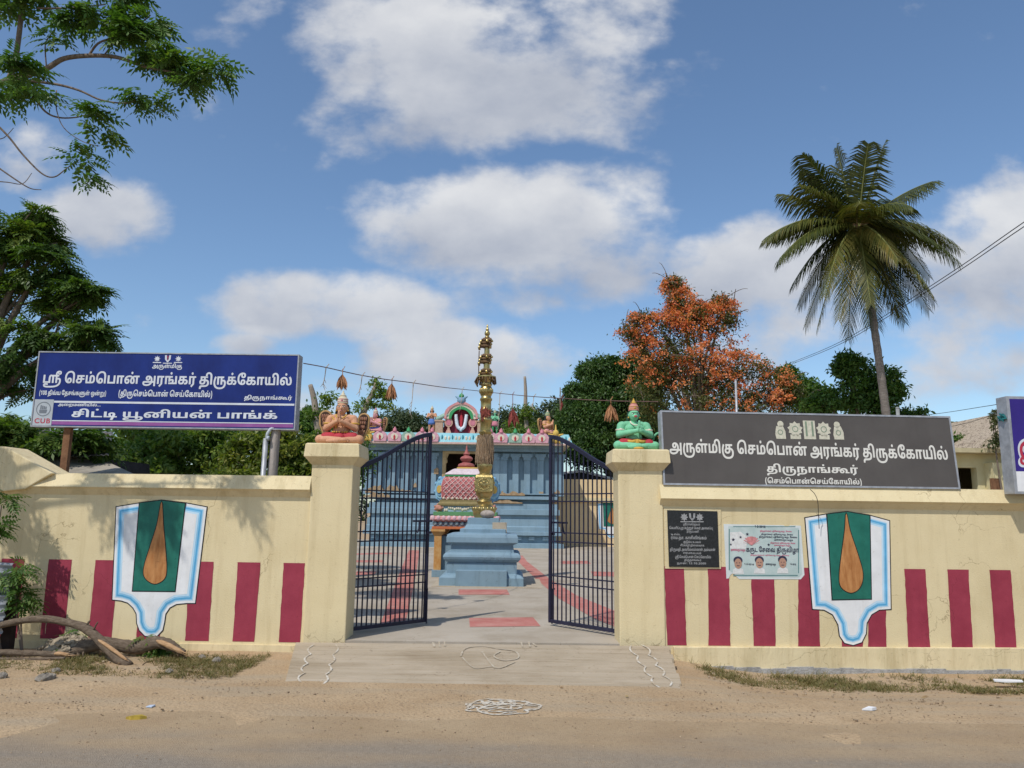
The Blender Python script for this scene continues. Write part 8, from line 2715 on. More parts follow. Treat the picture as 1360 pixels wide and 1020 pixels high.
orange_tree()
GR = 'green trees behind the grey sign'
tree('broadleaf_tree', 'green tree standing right behind the palm trunk', 'tree', (P(1150, 620, 30).x, 30, 0), [C2(1132, 492, 30, 22, 22), C2(1165, 505, 30, 26, 26), C2(1135, 525, 30, 34, 26), C2(1185, 520, 30, 12, 16), C2(1100, 535, 30, 30, 20), C2(1160, 545, 30, 40, 22), C2(1120, 480, 30, 9, 10, None, 0.5)], 230, 8, 0.20, 0.15, LF_MID, tr=0.2, group=GR)
tree('broadleaf_tree', 'darker green tree between the orange tree and the palm trunk', 'tree', (P(1070, 620, 36).x, 36, 0), [C2(1062, 520, 36, 26, 22), C2(1075, 545, 36, 34, 24), C2(1045, 500, 36, 9, 10), C2(1093, 530, 36, 12, 14)], 260, 9, 0.22, 0.17, LF_MID, tr=0.2, group=GR)
tree('broadleaf_tree', 'small tuft of green tree top beside the short stake over the grey sign', 'tree', (P(1213, 620, 30).x, 30, 0), [C2(1213, 550, 30, 19, 7), C2(1210, 562, 30, 24, 12)], 90, 8, 0.2, 0.12, LF_MID, tr=0.12, group=GR)
bush('bush', 'low bush beside the yellow house behind the grey sign', 'bush', [C2(1280, 602, 26, 14, 10), C2(1272, 592, 26, 7, 14)], 90, 8, 0.16, 0.11, LF_MID)
bush('climber', 'sparse dry climber hanging over the gable of the yellow house', 'climbing plant', [C2(1330, 585, 20.2, 16, 14), C2(1322, 560, 20.4, 10, 16)], 40, 6, 0.12, 0.10, LF_OLIVE)


# --- the far-off wood that closes the view all round
def far_wood():
    cl = []
    rr = random.Random(40)
    for k in range(150):
        a = math.pi*(-0.12+1.24*k/149)
        r = rr.uniform(85, 110)
        h = rr.uniform(2.2, 4.4)
        cl.append(((r*1.2*math.cos(a), r*math.sin(a)+8, h*0.75), (rr.uniform(2.5, 4.5), rr.uniform(2, 3), h), 1))
    Q, rn, _ = crown_leaves(cl, 70, 5, 0.75, 0.5)
    o = bpy.data.objects.new('far_wood', quads_mesh('far_wood', Q, rn, LF_GREY))
    C.objects.link(o)
    tag(o, 'far-off belt of grey green trees along the horizon', 'wood', kind='stuff')


far_wood()


# --- coconut palms
def palm(label, top, base, tips, lf, r, group=None, leafw=0.05, nleaf=46, seed=1):
    rr = random.Random(seed)
    top = Vector(top)
    base = Vector(base)
    t = thing('coconut_palm', label, 'palm tree', base, 0, group)
    tl = top-base
    mb = MB()
    pts = spline([Vector((0, 0, -0.3)), tl*0.35+Vector((tl.x*0.06+0.15*lf/3.3, 0, 0)), tl*0.7+Vector((0.12*lf/3.3, 0, 0)), tl], 8)
    rad = np.linspace(r*1.25, r*0.78, len(pts)).tolist()
    rings_ = []
    p2, r2 = [], []
    for i in range(len(pts)-1):
        for k in range(3):
            p2.append(pts[i].lerp(pts[i+1], k/3))
            r2.append((rad[i]*(1-k/3)+rad[i+1]*k/3)*(1.05 if k == 0 else 0.97))
    p2.append(pts[-1])
    r2.append(rad[-1])
    mb.tube(p2, r2, 12)
    mb.build('trunk', mat('palm_trunk', (0.13, 0.11, 0.095), rough=0.95, scale=5, col2=(0.22, 0.19, 0.165), stretch=(1, 1, 5), bump=0.5), t, smooth=True)
    FRM = mat('frond_rib', (0.16, 0.17, 0.05), rough=0.6, var=0.3)
    for (dx, dz, dep, up, tone) in tips:
        tip = tl+Vector((dx, dep, dz))
        ctl = tl+Vector((dx*0.5, dep*0.5, dz*0.5+up))
        b0 = tl+Vector((dx, dep, 0)).normalized()*0.12
        pp = []
        n = nleaf
        for i in range(n+1):
            q = i/n
            pp.append(b0*(1-q)**2+ctl*2*q*(1-q)+tip*q*q)
        mbq = MB()
        mbq.tube(pp[::2], np.linspace(0.045, 0.008, len(pp[::2])).tolist(), 6)
        fr_ = mbq.build('frond', FRM, t)
        V, rn = [], []
        for i in range(4, n+1):
            q = i/n
            tg = (pp[min(i+1, n)]-pp[i-1]).normalized()
            side = tg.cross(Vector((0, 0, 1)))
            if side.length < 0.15:
                side = Vector((1, 0.3, 0))
            side.normalize()
            upv = side.cross(tg).normalized()
            ll = lf*0.34*(math.sin(math.pi*(0.12+0.80*q))**0.7)*rr.uniform(0.85, 1.1)
            for sg in (-1, 1):
                d = (side*sg*0.8+tg*(0.42+0.5*q)+upv*0.12).normalized()
                d = (d+Vector((0, 0, -0.35-0.25*rr.random()))).normalized()
                a = pp[i]+Vector((0, 0, 0.0))
                mid = a+d*ll*0.55
                end = mid+(d+Vector((rr.uniform(-.2, .2), rr.uniform(-.2, .2), -0.75))).normalized()*ll*0.52
                w = upv.cross(d).normalized()*leafw*rr.uniform(0.7, 1.1)
                w = tg*leafw*0.9
                V.append([a-w*0.5, a+w*0.5, mid+w*0.55, mid-w*0.55])
                V.append([mid-w*0.55, mid+w*0.55, end+w*0.06, end-w*0.06])
                c = min(1, max(0, tone+rr.uniform(-0.15, 0.2)))
                rn += [c, c]
        o = bpy.data.objects.new('leaflets', quads_mesh('leaflets', np.array([[tuple(p) for p in qd] for qd in V]), np.array(rn), LF_PALM))
        C.objects.link(o)
        o.parent = fr_
    mb = MB()
    for k in range(9):
        a = rr.uniform(0, 6.28)
        mb.ball((tl.x+0.28*math.cos(a), tl.y+0.28*math.sin(a), tl.z-0.25-rr.uniform(0, 0.3)), (0.13, 0.13, 0.16), 10, 8)
    mb.build('coconuts', paint('young_coconut', (0.16, 0.17, 0.04)), t, smooth=True)
    mb = MB()
    for k in range(26):
        a = rr.uniform(0, 6.28)
        q = Vector((tl.x+0.15*math.cos(a), tl.y+0.15*math.sin(a), tl.z+rr.uniform(-0.1, 0.2)))
        mb.tube([q, q+Vector((math.cos(a)*0.3, math.sin(a)*0.3, rr.uniform(-0.1, 0.6)))], [0.03, 0.012], 5)
    mb.build('dry_sheaths', STRAW, t)
    return t


YP = 27.0
sp_ = YP/FPX
c0 = (1138, 300)
rq = random.Random(31)
raw = [(1118, 181, 0.1, .12, .55), (1178, 182, -0.3, .15, .45), (1253, 227, 0.2, .45, .4), (1075, 210, 0.4, .5, .45), (1056, 247, -0.5, .45, .6), (1008, 322, -0.3, 1.15, .62), (1016, 358, -0.9, 1.15, .5), (1272, 330, -0.2, 1.2, .65), (1256, 357, -0.8, 1.3, .45),
       (1240, 411, 0.5, 1.1, .15), (1206, 405, -1.3, 1.0, .72), (1130, 452, 0.8, .7, .2), (1090, 440, -0.9, .9, .75), (1068, 412, -1.2, 1.0, .7), (1052, 378, 0.6, 1.0, .1), (1155, 372, -1.9, .8, .8), (1168, 438, 0.5, .8, .1), (1213, 425, 0.9, .9, .1),
       (1100, 200, 1.2, .3, .3), (1200, 235, 1.4, .3, .3), (1040, 290, 1.5, .7, .3), (1240, 300, 1.5, .8, .3), (1125, 425, -1.4, .9, .6), (1185, 425, -0.8, .9, .15), (1105, 300, -2.2, .9, .7), (1175, 300, -2.0, .9, .5), (1143, 195, -1.0, .2, .4), (1230, 385, 1.6, 1.0, .1), (1075, 395, 1.6, 1.0, .1)]
raw += [(a+rq.uniform(-14, 14), b+rq.uniform(-12, 16), -d*0.8+rq.uniform(-.5, .5), u*rq.uniform(.8, 1.15), tn*rq.uniform(.6, 1.1)) for a, b, d, u, tn in raw[3:14]]
tips = [((a-c0[0])*sp_, (c0[1]-b)*sp_, d, u*0.95, tn) for a, b, d, u, tn in raw]
tp = P(c0[0], c0[1]+2, YP)
bp_ = P(1177, 560, YP)
palm('tall coconut palm rising behind the grey sign', tp, (bp_.x+0.28, YP, 0), tips, 3.3, 0.135, 'coconut palms', 0.054, 66)
YQ = 60.0
tq = P(1290, 582, YQ)
rr = random.Random(6)
tips2 = [(2.2*math.cos(a)*rr.uniform(.8, 1.1), 1.2*math.sin(a)*1.2+rr.uniform(-.9, .6), rr.uniform(-1.4, 1.4), 0.9, rr.uniform(.2, .7)) for a in (2*math.pi*k/15 for k in range(15))]
palm('small far palm top above the roof of the yellow house', tq, (tq.x, YQ, 0), tips2, 3.0, 0.15, 'coconut palms', 0.09, 22, 4)


# --- trees with feathered leaves: the big tree behind the blue sign and the roadside tree leaning into the picture
def feather_template():
    V, n = [], 5
    for i in range(n):
        q = (i+0.7)/n
        a = np.array([q, 0, -0.28*q*q])
        for sg in (-1, 1):
            d = np.array([0.45, sg*0.85, -0.35])
            d = d/np.linalg.norm(d)
            ll = 0.40*math.sin(math.pi*(0.25+0.6*q))
            w = np.array([1.0, 0, -0.4*q])*ll*0.27
            V.append([a, a+d*ll*0.5+w, a+d*ll, a+d*ll*0.5-w])
    a = np.array([1, 0, -0.28])
    V.append([a, a+np.array([0.15, 0.06, -0.1]), a+np.array([0.32, 0, -0.24]), a+np.array([0.15, -0.06, -0.1])])
    w = 0.008
    V.append([[0, -w, 0], [0.5, -w, -0.07], [1, 0, -0.28], [0.5, w, -0.07]])
    return np.array(V)


FT = feather_template()


def feather_leaves(p, dirs, size):
    """compound leaves at points p growing towards dirs"""
    n = len(p)
    d = unit(dirs)
    s = unit(np.cross(np.array([0, 0, 1.0])+RNG.normal(size=(n, 3))*0.35, d))
    u = np.cross(d, s)
    L_ = (size*RNG.uniform(0.65, 1.15, n))[:, None, None]
    M = np.stack([d, s, u], axis=1)*L_
    out = np.einsum('vkc,ncd->nvkd', FT, M)+p[:, None, None, :]
    return out.reshape(-1, 4, 3)


def feather_tree(t, clumps, n, size, lm, base, name='crown', k=6, out=0.6):
    Q, rn = [], []
    for c, r, w in clumps:
        m = max(2, int(n*w))
        nk = max(2, int(m/5))
        cc = in_ball(nk, 0.4)
        pick = RNG.integers(0, nk, m)
        v = cc[pick]*0.9+in_ball(m, 0.5)*np.array([0.34, 0.34, 0.16])
        p = v*np.array(r)+np.array(c)-np.array(base)
        tone = np.clip(RNG.uniform(0, 1, nk)[pick]*0.6+RNG.uniform(0, 1, m)*0.4, 0, 1)
        for j in range(m):
            kk = int(RNG.integers(k-2, k+2))
            a = RNG.uniform(0, 2*math.pi, kk)
            dd = np.stack([np.cos(a), np.sin(a), RNG.uniform(-0.7, 0.25, kk)], axis=1)+unit(v[j:j+1])*out
            q = feather_leaves(np.repeat(p[j:j+1], kk, 0)+RNG.normal(size=(kk, 3))*0.03, dd, size)
            Q.append(q)
            rn.append(np.clip(0.6*tone[j]+0.4*RNG.uniform(0, 1, len(q)), 0, 1))
    o = bpy.data.objects.new(name, quads_mesh(name, np.concatenate(Q), np.concatenate(rn), lm))
    C.objects.link(o)
    o.parent = t


def big_left_tree():
    Y = 13.5
    base = Vector((P(-60, 620, Y).x, Y, 0))
    cl = [C2(20, 300, Y, 60, 38), C2(60, 350, Y, 62, 30), C2(100, 395, Y, 45, 20), C2(20, 400, Y, 70, 40), C2(90, 440, Y, 70, 20), C2(20, 470, Y, 60, 34), C2(0, 530, Y, 50, 44), C2(15, 580, Y, 50, 24), C2(-70, 330, Y, 70, 70), C2(-80, 450, Y, 70, 70), C2(50, 285, Y, 28, 18, None, 0.6), C2(135, 445, Y, 30, 12, None, 0.6), C2(120, 385, Y, 22, 12, None, 0.5), C2(70, 582, Y-2.2, 46, 9, None, 0.8), C2(20, 575, Y-2.2, 40, 14, None, 0.8), C2(128, 582, Y-2.0, 22, 9, None, 0.35), C2(55, 320, Y, 50, 16)]
    t = thing('feather_leaved_tree', 'big dark tree with feathery leaves behind the left end of the blue sign', 'tree', base, 0, None)
    mb = MB()
    mb.tube(spline([(0, 0, -0.3), (0.1, 0, 1.8), (0.1, 0.0, 3.2)], 5), np.linspace(0.26, 0.16, 11).tolist(), 10)
    limbs(mb, (0.1, 0, 3.0), [((c[0]-base.x, c[1]-base.y, c[2]-base.z), r, w) for c, r, w in cl], 0.09, sub=4)
    mb.build('trunk', BARK, t, smooth=True)
    feather_tree(t, cl, 48, 0.33, LF_FEATHER, base, k=6)
    return t


big_left_tree()


def roadside_tree():
    """stands outside the picture to the left; its boughs reach into the frame and throw the shade on the left wall"""
    Y = 9.7
    base = Vector((-9.6, 8.0, -0.1))
    t = thing('roadside_tree', 'leafy boughs reaching into the sky at the top left corner', 'tree', base, 0)
    mb = MB()
    mb.tube(spline([(0, 0, -0.2), (0.15, 0.05, 1.8), (0.3, 0.1, 3.3)], 5), np.linspace(0.24, 0.17, 11).tolist(), 10)
    w = lambda x, y, d=0.0: P(x, y, Y+d)-base
    F = Vector((0.3, 0.1, 3.2))
    hub = w(-10, 112)
    mb.tube(spline([F, F.lerp(hub, 0.5)+Vector((-0.2, 0, 0.3)), hub], 5), np.linspace(0.12, 0.055, 11).tolist(), 8)

    def br(pts, r0, r1, d=0.0):
        q = spline([w(a, b, d*i/len(pts)) for i, (a, b) in enumerate(pts)], 5)
        mb.tube(q, np.linspace(r0, r1, len(q)).tolist(), 7)
    br([(-10, 112), (20, 105), (60, 92), (85, 78), (120, 74), (155, 76), (185, 86), (203, 91), (225, 95), (262, 103)], 0.045, 0.012)
    br([(12, 105), (20, 80), (27, 30), (30, -20)], 0.040, 0.03, 0.2)
    br([(118, 74), (130, 58), (150, 50), (175, 40), (200, 20)], 0.018, 0.008)
    br([(138, 74), (148, 60), (150, 52)], 0.012, 0.006)
    br([(36, 107), (75, 112), (105, 120), (135, 133), (168, 137), (185, 130)], 0.020, 0.007)
    br([(5, 105), (40, 125), (60, 148), (78, 156), (100, 156), (115, 152)], 0.018, 0.007, 0.2)
    br([(62, 92), (60, 60), (66, 48), (70, 42)], 0.010, 0.005)
    br([(75, 120), (75, 145), (85, 170), (110, 188), (132, 194)], 0.008, 0.004)
    br([(-20, 150), (10, 180), (30, 205), (55, 230), (72, 235), (88, 224), (105, 212)], 0.015, 0.006, 0.3)
    br([(-20, 210), (20, 238), (40, 250), (55, 252)], 0.012, 0.005, 0.3)
    br([(-20, 110), (-4, 122), (12, 133), (24, 118)], 0.02, 0.01)
    br([(50, 11), (75, 11), (100, 10), (140, 6)], 0.014, 0.008)
    br([(-15, 240), (10, 242), (30, 244), (42, 230)], 0.008, 0.004, 0.3)
    br([(-10, 185), (5, 183), (18, 170)], 0.008, 0.004, 0.3)
    # boughs outside the frame to the left and above
    rr = random.Random(12)
    outs = [(-7.3, 7.7, 4.1, .42), (-7.6, 7.9, 4.7, .40), (-7.15, 7.3, 4.4, .30), (-6.55, 7.0, 5.75, .26), (-5.1, 7.0, 5.85, .30), (-5.45, 7.2, 6.0, .22), (-7.9, 8.4, 5.2, .5), (-6.1, 6.9, 5.9, .2), (-9.0, 7.6, 5.6, .6), (-8.6, 8.8, 5.9, .6)]
    for p in outs:
        e = Vector(p[:3])-base
        mb.tube(spline([F, F.lerp(e, 0.55)+Vector((0, 0, 0.3)), e], 5), np.linspace(0.045, 0.008, 11).tolist(), 6)
    mb.build('trunk', BARK, t, smooth=True)

    def clump(px, py, rx, ry, w_=1.0, d=0.0):
        p = P(px, py, Y+d)
        s = (Y+d)/FPX
        return (tuple(p), (rx*s, 0.45*(rx+ry)*s, ry*s), w_)
    vis = [clump(25, 10, 28, 20, .8), clump(150, 12, 42, 26, 1.7), clump(175, 45, 38, 22, 1.5), clump(205, 62, 34, 18, 1.3), clump(120, 22, 26, 20, .8), clump(215, 25, 20, 16, .55), clump(232, 85, 26, 14, .75), clump(262, 108, 26, 18, .9), clump(285, 90, 24, 12, .55), clump(300, 96, 14, 12, .3),
           clump(38, 105, 26, 12, .65), clump(58, 122, 22, 16, .55), clump(190, 125, 20, 10, .5), clump(202, 140, 12, 12, .3), clump(125, 152, 22, 10, .55), clump(132, 170, 18, 12, .4), clump(104, 212, 16, 9, .35), clump(118, 232, 12, 8, .2), clump(68, 42, 8, 5, .12), clump(84, 55, 6, 4, .08), clump(14, 130, 10, 8, .15), clump(45, -20, 60, 25, 1.2), clump(170, -30, 70, 25, 1.6)]
    feather_tree(t, vis, 12, 0.30, LF_MID, base, 'crown', 5, 0.35)
    cl = [(p[:3], (p[3], p[3], p[3]*0.8), 0.3+p[3]) for p in outs]
    feather_tree(t, cl, 14, 0.26, LF_MID, base, 'crown', 5, 0.3)
    return t


roadside_tree()


def leafy_shoot(px, py, Y, clumps, label, stem):
    """low plant with feathered leaves"""
    base = G(px, py, 0)
    base = Vector((P(px, py, Y).x, Y, ground_z(P(px, py, Y).x, Y)))
    t = thing('leafy_plant', label, 'plant', base)
    mb = MB()
    for s_ in stem:
        q = spline([Vector((0, 0, -0.05))]+[P(a, b, Y)-base for a, b in s_], 4)
        mb.tube(q, np.linspace(0.014, 0.006, len(q)).tolist(), 6)
    mb.build('stem', BARK, t)
    feather_tree(t, [C2(*c) for c in clumps], 6, 0.18, LF_MID, base, 'foliage', 5, 0.3)


leafy_shoot(2, 880, 8.95, [(0, 668, 8.95, 14, 10), (5, 690, 8.95, 13, 14), (-8, 710, 8.95, 14, 16)], 'leafy shoot at the left edge in front of the raised wall end', [[(-6, 800), (-4, 720), (2, 672)]])
leafy_shoot(30, 880, 8.9, [(10, 762, 8.9, 16, 10), (28, 760, 8.9, 12, 10), (24, 795, 8.9, 10, 12), (34, 800, 8.9, 8, 10)], 'bright leafy plant above the corrugated sheet at the foot of the left wall', [[(24, 830), (20, 790), (14, 762)], [(28, 830), (30, 800)]])
leafy_shoot(195, 872, 9.1, [(192, 850, 9.1, 16, 7), (205, 862, 9.1, 16, 6), (220, 855, 9.1, 8, 6)], 'small green sprouts around the thick broken log under the left emblem', [[(192, 852)], [(206, 858)]])
leafy_shoot(100, 870, 9.15, [(102, 848, 9.15, 9, 6)], 'tiny yellowish plant between the rubble heap and the left log', [[(102, 850)]])

# ------------------------------------------------------------------ sheds, houses, poles and wires behind the walls
def left_shed():
    Y = 11.8
    t = thing('shed', 'dark shed with a sagging sheet roof behind the left street wall', 'shed', P(60, 640, Y))
    o = Vector(t.location)
    w = lambda x, y, d=0.0: P(x, y, Y+d)-o
    DK = mat('dark_shed_side', (0.03, 0.028, 0.028), rough=0.95, var=0.4, scale=4)
    mb = MB()
    a, b, c, d = w(-60, 645), w(120, 645), w(118, 606), w(-60, 596)
    vs = [a, b, c, d]
    mb.add(vs+[p+Vector((0, 2.0, 0)) for p in vs], [(0, 1, 2, 3), (7, 6, 5, 4), (0, 4, 5, 1), (1, 5, 6, 2), (2, 6, 7, 3), (3, 7, 4, 0)])
    mb.build('shed_side', DK, t)
    rr = random.Random(3)
    for k in range(6):
        mb = MB()
        x0 = -40+30*k
        # overlapping worn sheets, each with its own tilt
        p = [w(x0, 604+rr.uniform(-2, 2)+k*1.2, -0.5), w(x0+34, 605+rr.uniform(-2, 2)+k*1.2, -0.5), w(x0+40, 577+rr.uniform(-3, 3), 1.6), w(x0+6, 575+rr.uniform(-3, 3), 1.6)]
        q = []
        n = 10
        for j in range(n+1):
            f = j/n
            lo, hi = p[0].lerp(p[1], f), p[3].lerp(p[2], f)
            up = Vector((0, 0, 0.018*(j % 2)+0.01*k))
            q += [lo+up, hi+up, lo+up-Vector((0, 0, 0.006)), hi+up-Vector((0, 0, 0.006))]
        fs = []
        for j in range(n):
            o4 = 4*j
            fs += [(o4, o4+4, o4+5, o4+1), (o4+2, o4+3, o4+7, o4+6), (o4, o4+2, o4+6, o4+4), (o4+1, o4+5, o4+7, o4+3)]
        mb.add(q, fs)
        mb.build('roof_sheet', mat('worn_tin', (0.10, 0.10, 0.105), rough=0.7, metal=0.3, scale=5, col2=(0.26, 0.255, 0.25)), t)
    s = thing('cement_slab_roof', 'sloping grey cement sheet lying behind the left wall under the blue sign', 'roof slab', P(120, 640, 10.7))
    o = Vector(s.location)
    w2 = lambda x, y, d=0.0: P(x, y, 10.7+d)-o
    mb = MB()
    p = [w2(20, 638, -0.35), w2(192, 636, -0.35), w2(140, 612, 0.9), w2(60, 600, 0.9)]
    mb.add(p+[q+Vector((0, 0.0, -0.06)) for q in p], [(0, 1, 2, 3), (7, 6, 5, 4), (0, 4, 5, 1), (1, 5, 6, 2), (2, 6, 7, 3), (3, 7, 4, 0)])
    mb.build('slab', mat('grey_cement_sheet', (0.30, 0.27, 0.22), rough=0.95, scale=3, var=0.25, bump=0.3), s)
    mb = MB()
    mb.box(-1.0, 0.7, 0.2, 1.3, -o.z, -0.12)
    mb.build('slab_support', CONC, s)


left_shed()


def yellow_house():
    Y = 21.0
    o = P(1270, 655, Y)
    o.z = 0
    t = thing('house', 'small yellow house with a dark doorway behind the right signs', 'house', o, R(2))
    w = lambda x, y, d=0.0: P(x, y, Y+d)-o
    YW = mat('pale_yellow_wall', (0.58, 0.50, 0.27), rough=0.85, scale=2.2, col2=(0.66, 0.59, 0.36), bump=0.2)
    z1 = w(1300, 603).z
    x0 = w(1262, 600).x
    xd0, xd1 = w(1274, 640).x, w(1299, 640).x
    zd = w(1285, 621).z
    x1 = 6.0
    mb = MB()
    mb.box(x0, xd0, 0, 0.25, -0.2, z1)
    mb.box(xd1, x1, 0, 0.25, -0.2, z1)
    mb.box(xd0, xd1, 0, 0.25, zd, z1)
    mb.box(x0, x0+0.25, 0.25, 4, -0.2, z1)
    mb.box(x1-0.25, x1, 0.25, 4, -0.2, z1)
    mb.box(x0, x1, 4, 4.2, -0.2, z1)
    mb.box(xd1+0.22, x1-1.0, -0.35, -0.001, -0.2, zd+0.12)
    mb.build('wall_body', YW, t)
    mb = MB()
    mb.box(x0-0.3, x1+0.2, -0.5, 4.4, z1, z1+0.12)
    mb.build('roof_slab', mat('weathered_yellow_slab', (0.42, 0.36, 0.22), rough=0.9, scale=3, var=0.2), t)
    mb = MB()
    mb.box(xd0-0.02, xd1+0.02, 0.9, 0.95, -0.1, zd)
    mb.build('dark_doorway', mat('dark_teal_doorway', (0.022, 0.032, 0.036), rough=0.9, var=0.5, scale=3), t)
    mb = MB()
    wx, wz = w(1304, 640).x, w(1304, 636).z
    mb.box(wx, wx+0.28, -0.40, -0.352, 0.8, wz)
    mb.build('board', RUST, t)
    g = thing('gable_roof', 'pale weathered gable rising behind the yellow house', 'roof', P(1330, 600, 24))
    og = Vector(g.location)
    w3 = lambda x, y, d=0.0: P(x, y, 24+d)-og
    mb = MB()
    p = [w3(1285, 614), w3(1500, 614), w3(1500, 520), w3(1372, 540), w3(1310, 583)]
    mb.prism([(q.x, q.z) for q in p], 0, 5.0)
    mb.build('gable', mat('weathered_gable', (0.44, 0.36, 0.27), rough=0.95, scale=14, col2=(0.16, 0.12, 0.09), thr=(0.5, 0.62)), g)


yellow_house()


def back_shed():
    """dark shed roof with a pale edge beyond the back wall of the court"""
    Y = 39.0
    o = P(780, 640, Y)
    t = thing('tin_shed', 'dark shed with a pale roof edge beyond the cream back wall', 'shed', (o.x, o.y, 0))
    w = lambda x, y, d=0.0: P(x, y, Y+d)-Vector((o.x, o.y, 0))
    pts = [w(742, 629), w(760, 627), w(772, 625.5), w(790, 630), (w(818, 637)), w(850, 644)]
    mb = MB()
    mb.tube(pts, 0.07, 6)
    mb.build('roof_edge', WHITE, t)
    mb = MB()
    mb.prism([(w(742, 640).x, 0), (w(850, 640).x, 0)]+[(q.x, q.z-0.06) for q in pts[::-1]], 0.05, 3.0)
    mb.build('shed_body', mat('dark_shed_side', (0.03, 0.028, 0.028)), t)


back_shed()


def pole(name, label, cat, px, ytop, Y, r, m, crossarm=False, lean=0.0):
    p = P(px, ytop, Y)
    t = thing(name, label, cat, (p.x, p.y, 0))
    mb = MB()
    mb.tube([(0, 0, -0.3), (lean*0.5, 0, p.z*0.5), (lean, 0, p.z)], [r*1.15, r, r*0.9], 10)
    mb.build('shaft', m, t, smooth=True)
    mb = MB()
    mb.ball((lean, 0, p.z), (r*1.1, r*1.1, r*0.6), 10, 6)
    mb.build('top', m, t, smooth=True)
    return t


pole('steel_pole', 'thin pale pole rising out of the orange flowering tree', 'pole', 977, 505, 30, 0.05, STEEL)
pole('stake', 'short grey post top over the right part of the grey sign', 'post', 1192, 542, 22, 0.055, mat('grey_post', (0.24, 0.25, 0.24), rough=0.9, var=0.2))
pole('dry_stem', 'thin dark bare stem beside the lopped trunk over the temple roof', 'stem', 744, 515, 40, 0.03, BARK)
WIRE = mat('dark_wire', (0.02, 0.02, 0.022), rough=0.6, var=0.1)


def wire(pts, label, r, group=None):
    q = [P(*p) for p in pts]
    tag(MB().tube(spline(q, 6), r, 5).build('overhead_wire', WIRE, None), label, 'wire', group)


wire([(1900, -90, 9), (1600, 120, 12), (1400, 270, 16), (1360, 295, 17), (1245, 374, 22), (1120, 452, 32), (1050, 482, 45)], 'upper of the two slanting power wires passing the palm crown', 0.012, 'pair of slanting power wires')
wire([(1900, -78, 9), (1600, 129, 12), (1400, 277, 16), (1360, 301, 17), (1247, 377, 22), (1122, 454, 32), (1050, 484, 45)], 'lower of the two slanting power wires passing the palm crown', 0.012, 'pair of slanting power wires')
wire([(1190, 554, 28), (1240, 550, 25), (1300, 541, 20), (1360, 530, 16), (1800, 440, 10)], 'upper thin wire in the gap between the two right signs', 0.008, 'thin wires between the right signs')
wire([(1230, 572, 28), (1275, 564, 24), (1310, 554, 20), (1360, 538, 16), (1800, 440, 10)], 'lower thin wire in the gap between the two right signs', 0.008, 'thin wires between the right signs')
wire([(1076, 650, 9.35), (1082, 656, 9.33), (1086, 666, 9.33), (1087, 684, 9.40), (1088, 702, 9.44)], 'loose thin wire hanging from the grey sign over the coping', 0.004)


# ------------------------------------------------------------------ things lying at the foot of the walls
LOGM = mat('dry_log_bark', (0.14, 0.10, 0.068), rough=0.95, scale=14, col2=(0.27, 0.205, 0.145), bump=1.0, stretch=(1, 3, 3))
LOGW = mat('split_wood', (0.34, 0.19, 0.09), rough=0.85, scale=14, col2=(0.48, 0.31, 0.17), stretch=(1, 5, 5))


def log(name, pts, rad, label, stubs=(), split=None, cat='log'):
    w = [P(*q) for q in pts]
    base = w[0].copy()
    t = thing(name, label, cat, base, 0, 'broken branches lying before the left wall')
    q = spline([p-base for p in w], 6)
    r = np.interp(np.linspace(0, 1, len(q)), np.linspace(0, 1, len(rad)), rad)
    r = [a*random.uniform(0.92, 1.08) for a in r]
    mb = MB()
    mb.tube(q, r, 10)
    for a, b, r0 in stubs:
        mb.tube(spline([P(*a)-base, (P(*a)-base).lerp(P(*b)-base, 0.5)+Vector((0, 0, 0.01)), P(*b)-base], 3), np.linspace(r0, r0*0.3, 7).tolist(), 6)
    mb.v = [(x+random.uniform(-.1, .1)*rad[0], y+random.uniform(-.1, .1)*rad[0], z+random.uniform(-.1, .1)*rad[0]) for x, y, z in mb.v]
    mb.build('bark', LOGM, t, smooth=True)
    if split:
        mb = MB()
        a, b, r0 = split
        A, B = P(*a)-base, P(*b)-base
        mb.tube(spline([A, A.lerp(B, 0.5)+Vector((0, -0.008, 0.008)), B], 3), [r0*0.3, r0*0.8, r0*0.9, r0*0.95, r0*0.9, r0*0.8, r0*0.5], 9)
        for k in range(9):
            c = A.lerp(B, random.uniform(0.55, 1.0))+Vector((random.uniform(-1, 1), random.uniform(-1, 0.3), random.uniform(-1, 1)))*r0*0.6
            e = c+(B-A).normalized()*random.uniform(0.05, 0.12)+Vector((0, 0, random.uniform(-0.02, 0.02)))
            mb.tube([c, e], [r0*0.22, r0*0.04], 5)
        mb.v = [(x+random.uniform(-.12, .12)*r0, y+random.uniform(-.12, .12)*r0, z+random.uniform(-.12, .12)*r0) for x, y, z in mb.v]
        mb.build('bare_wood', LOGW, t)
    return t


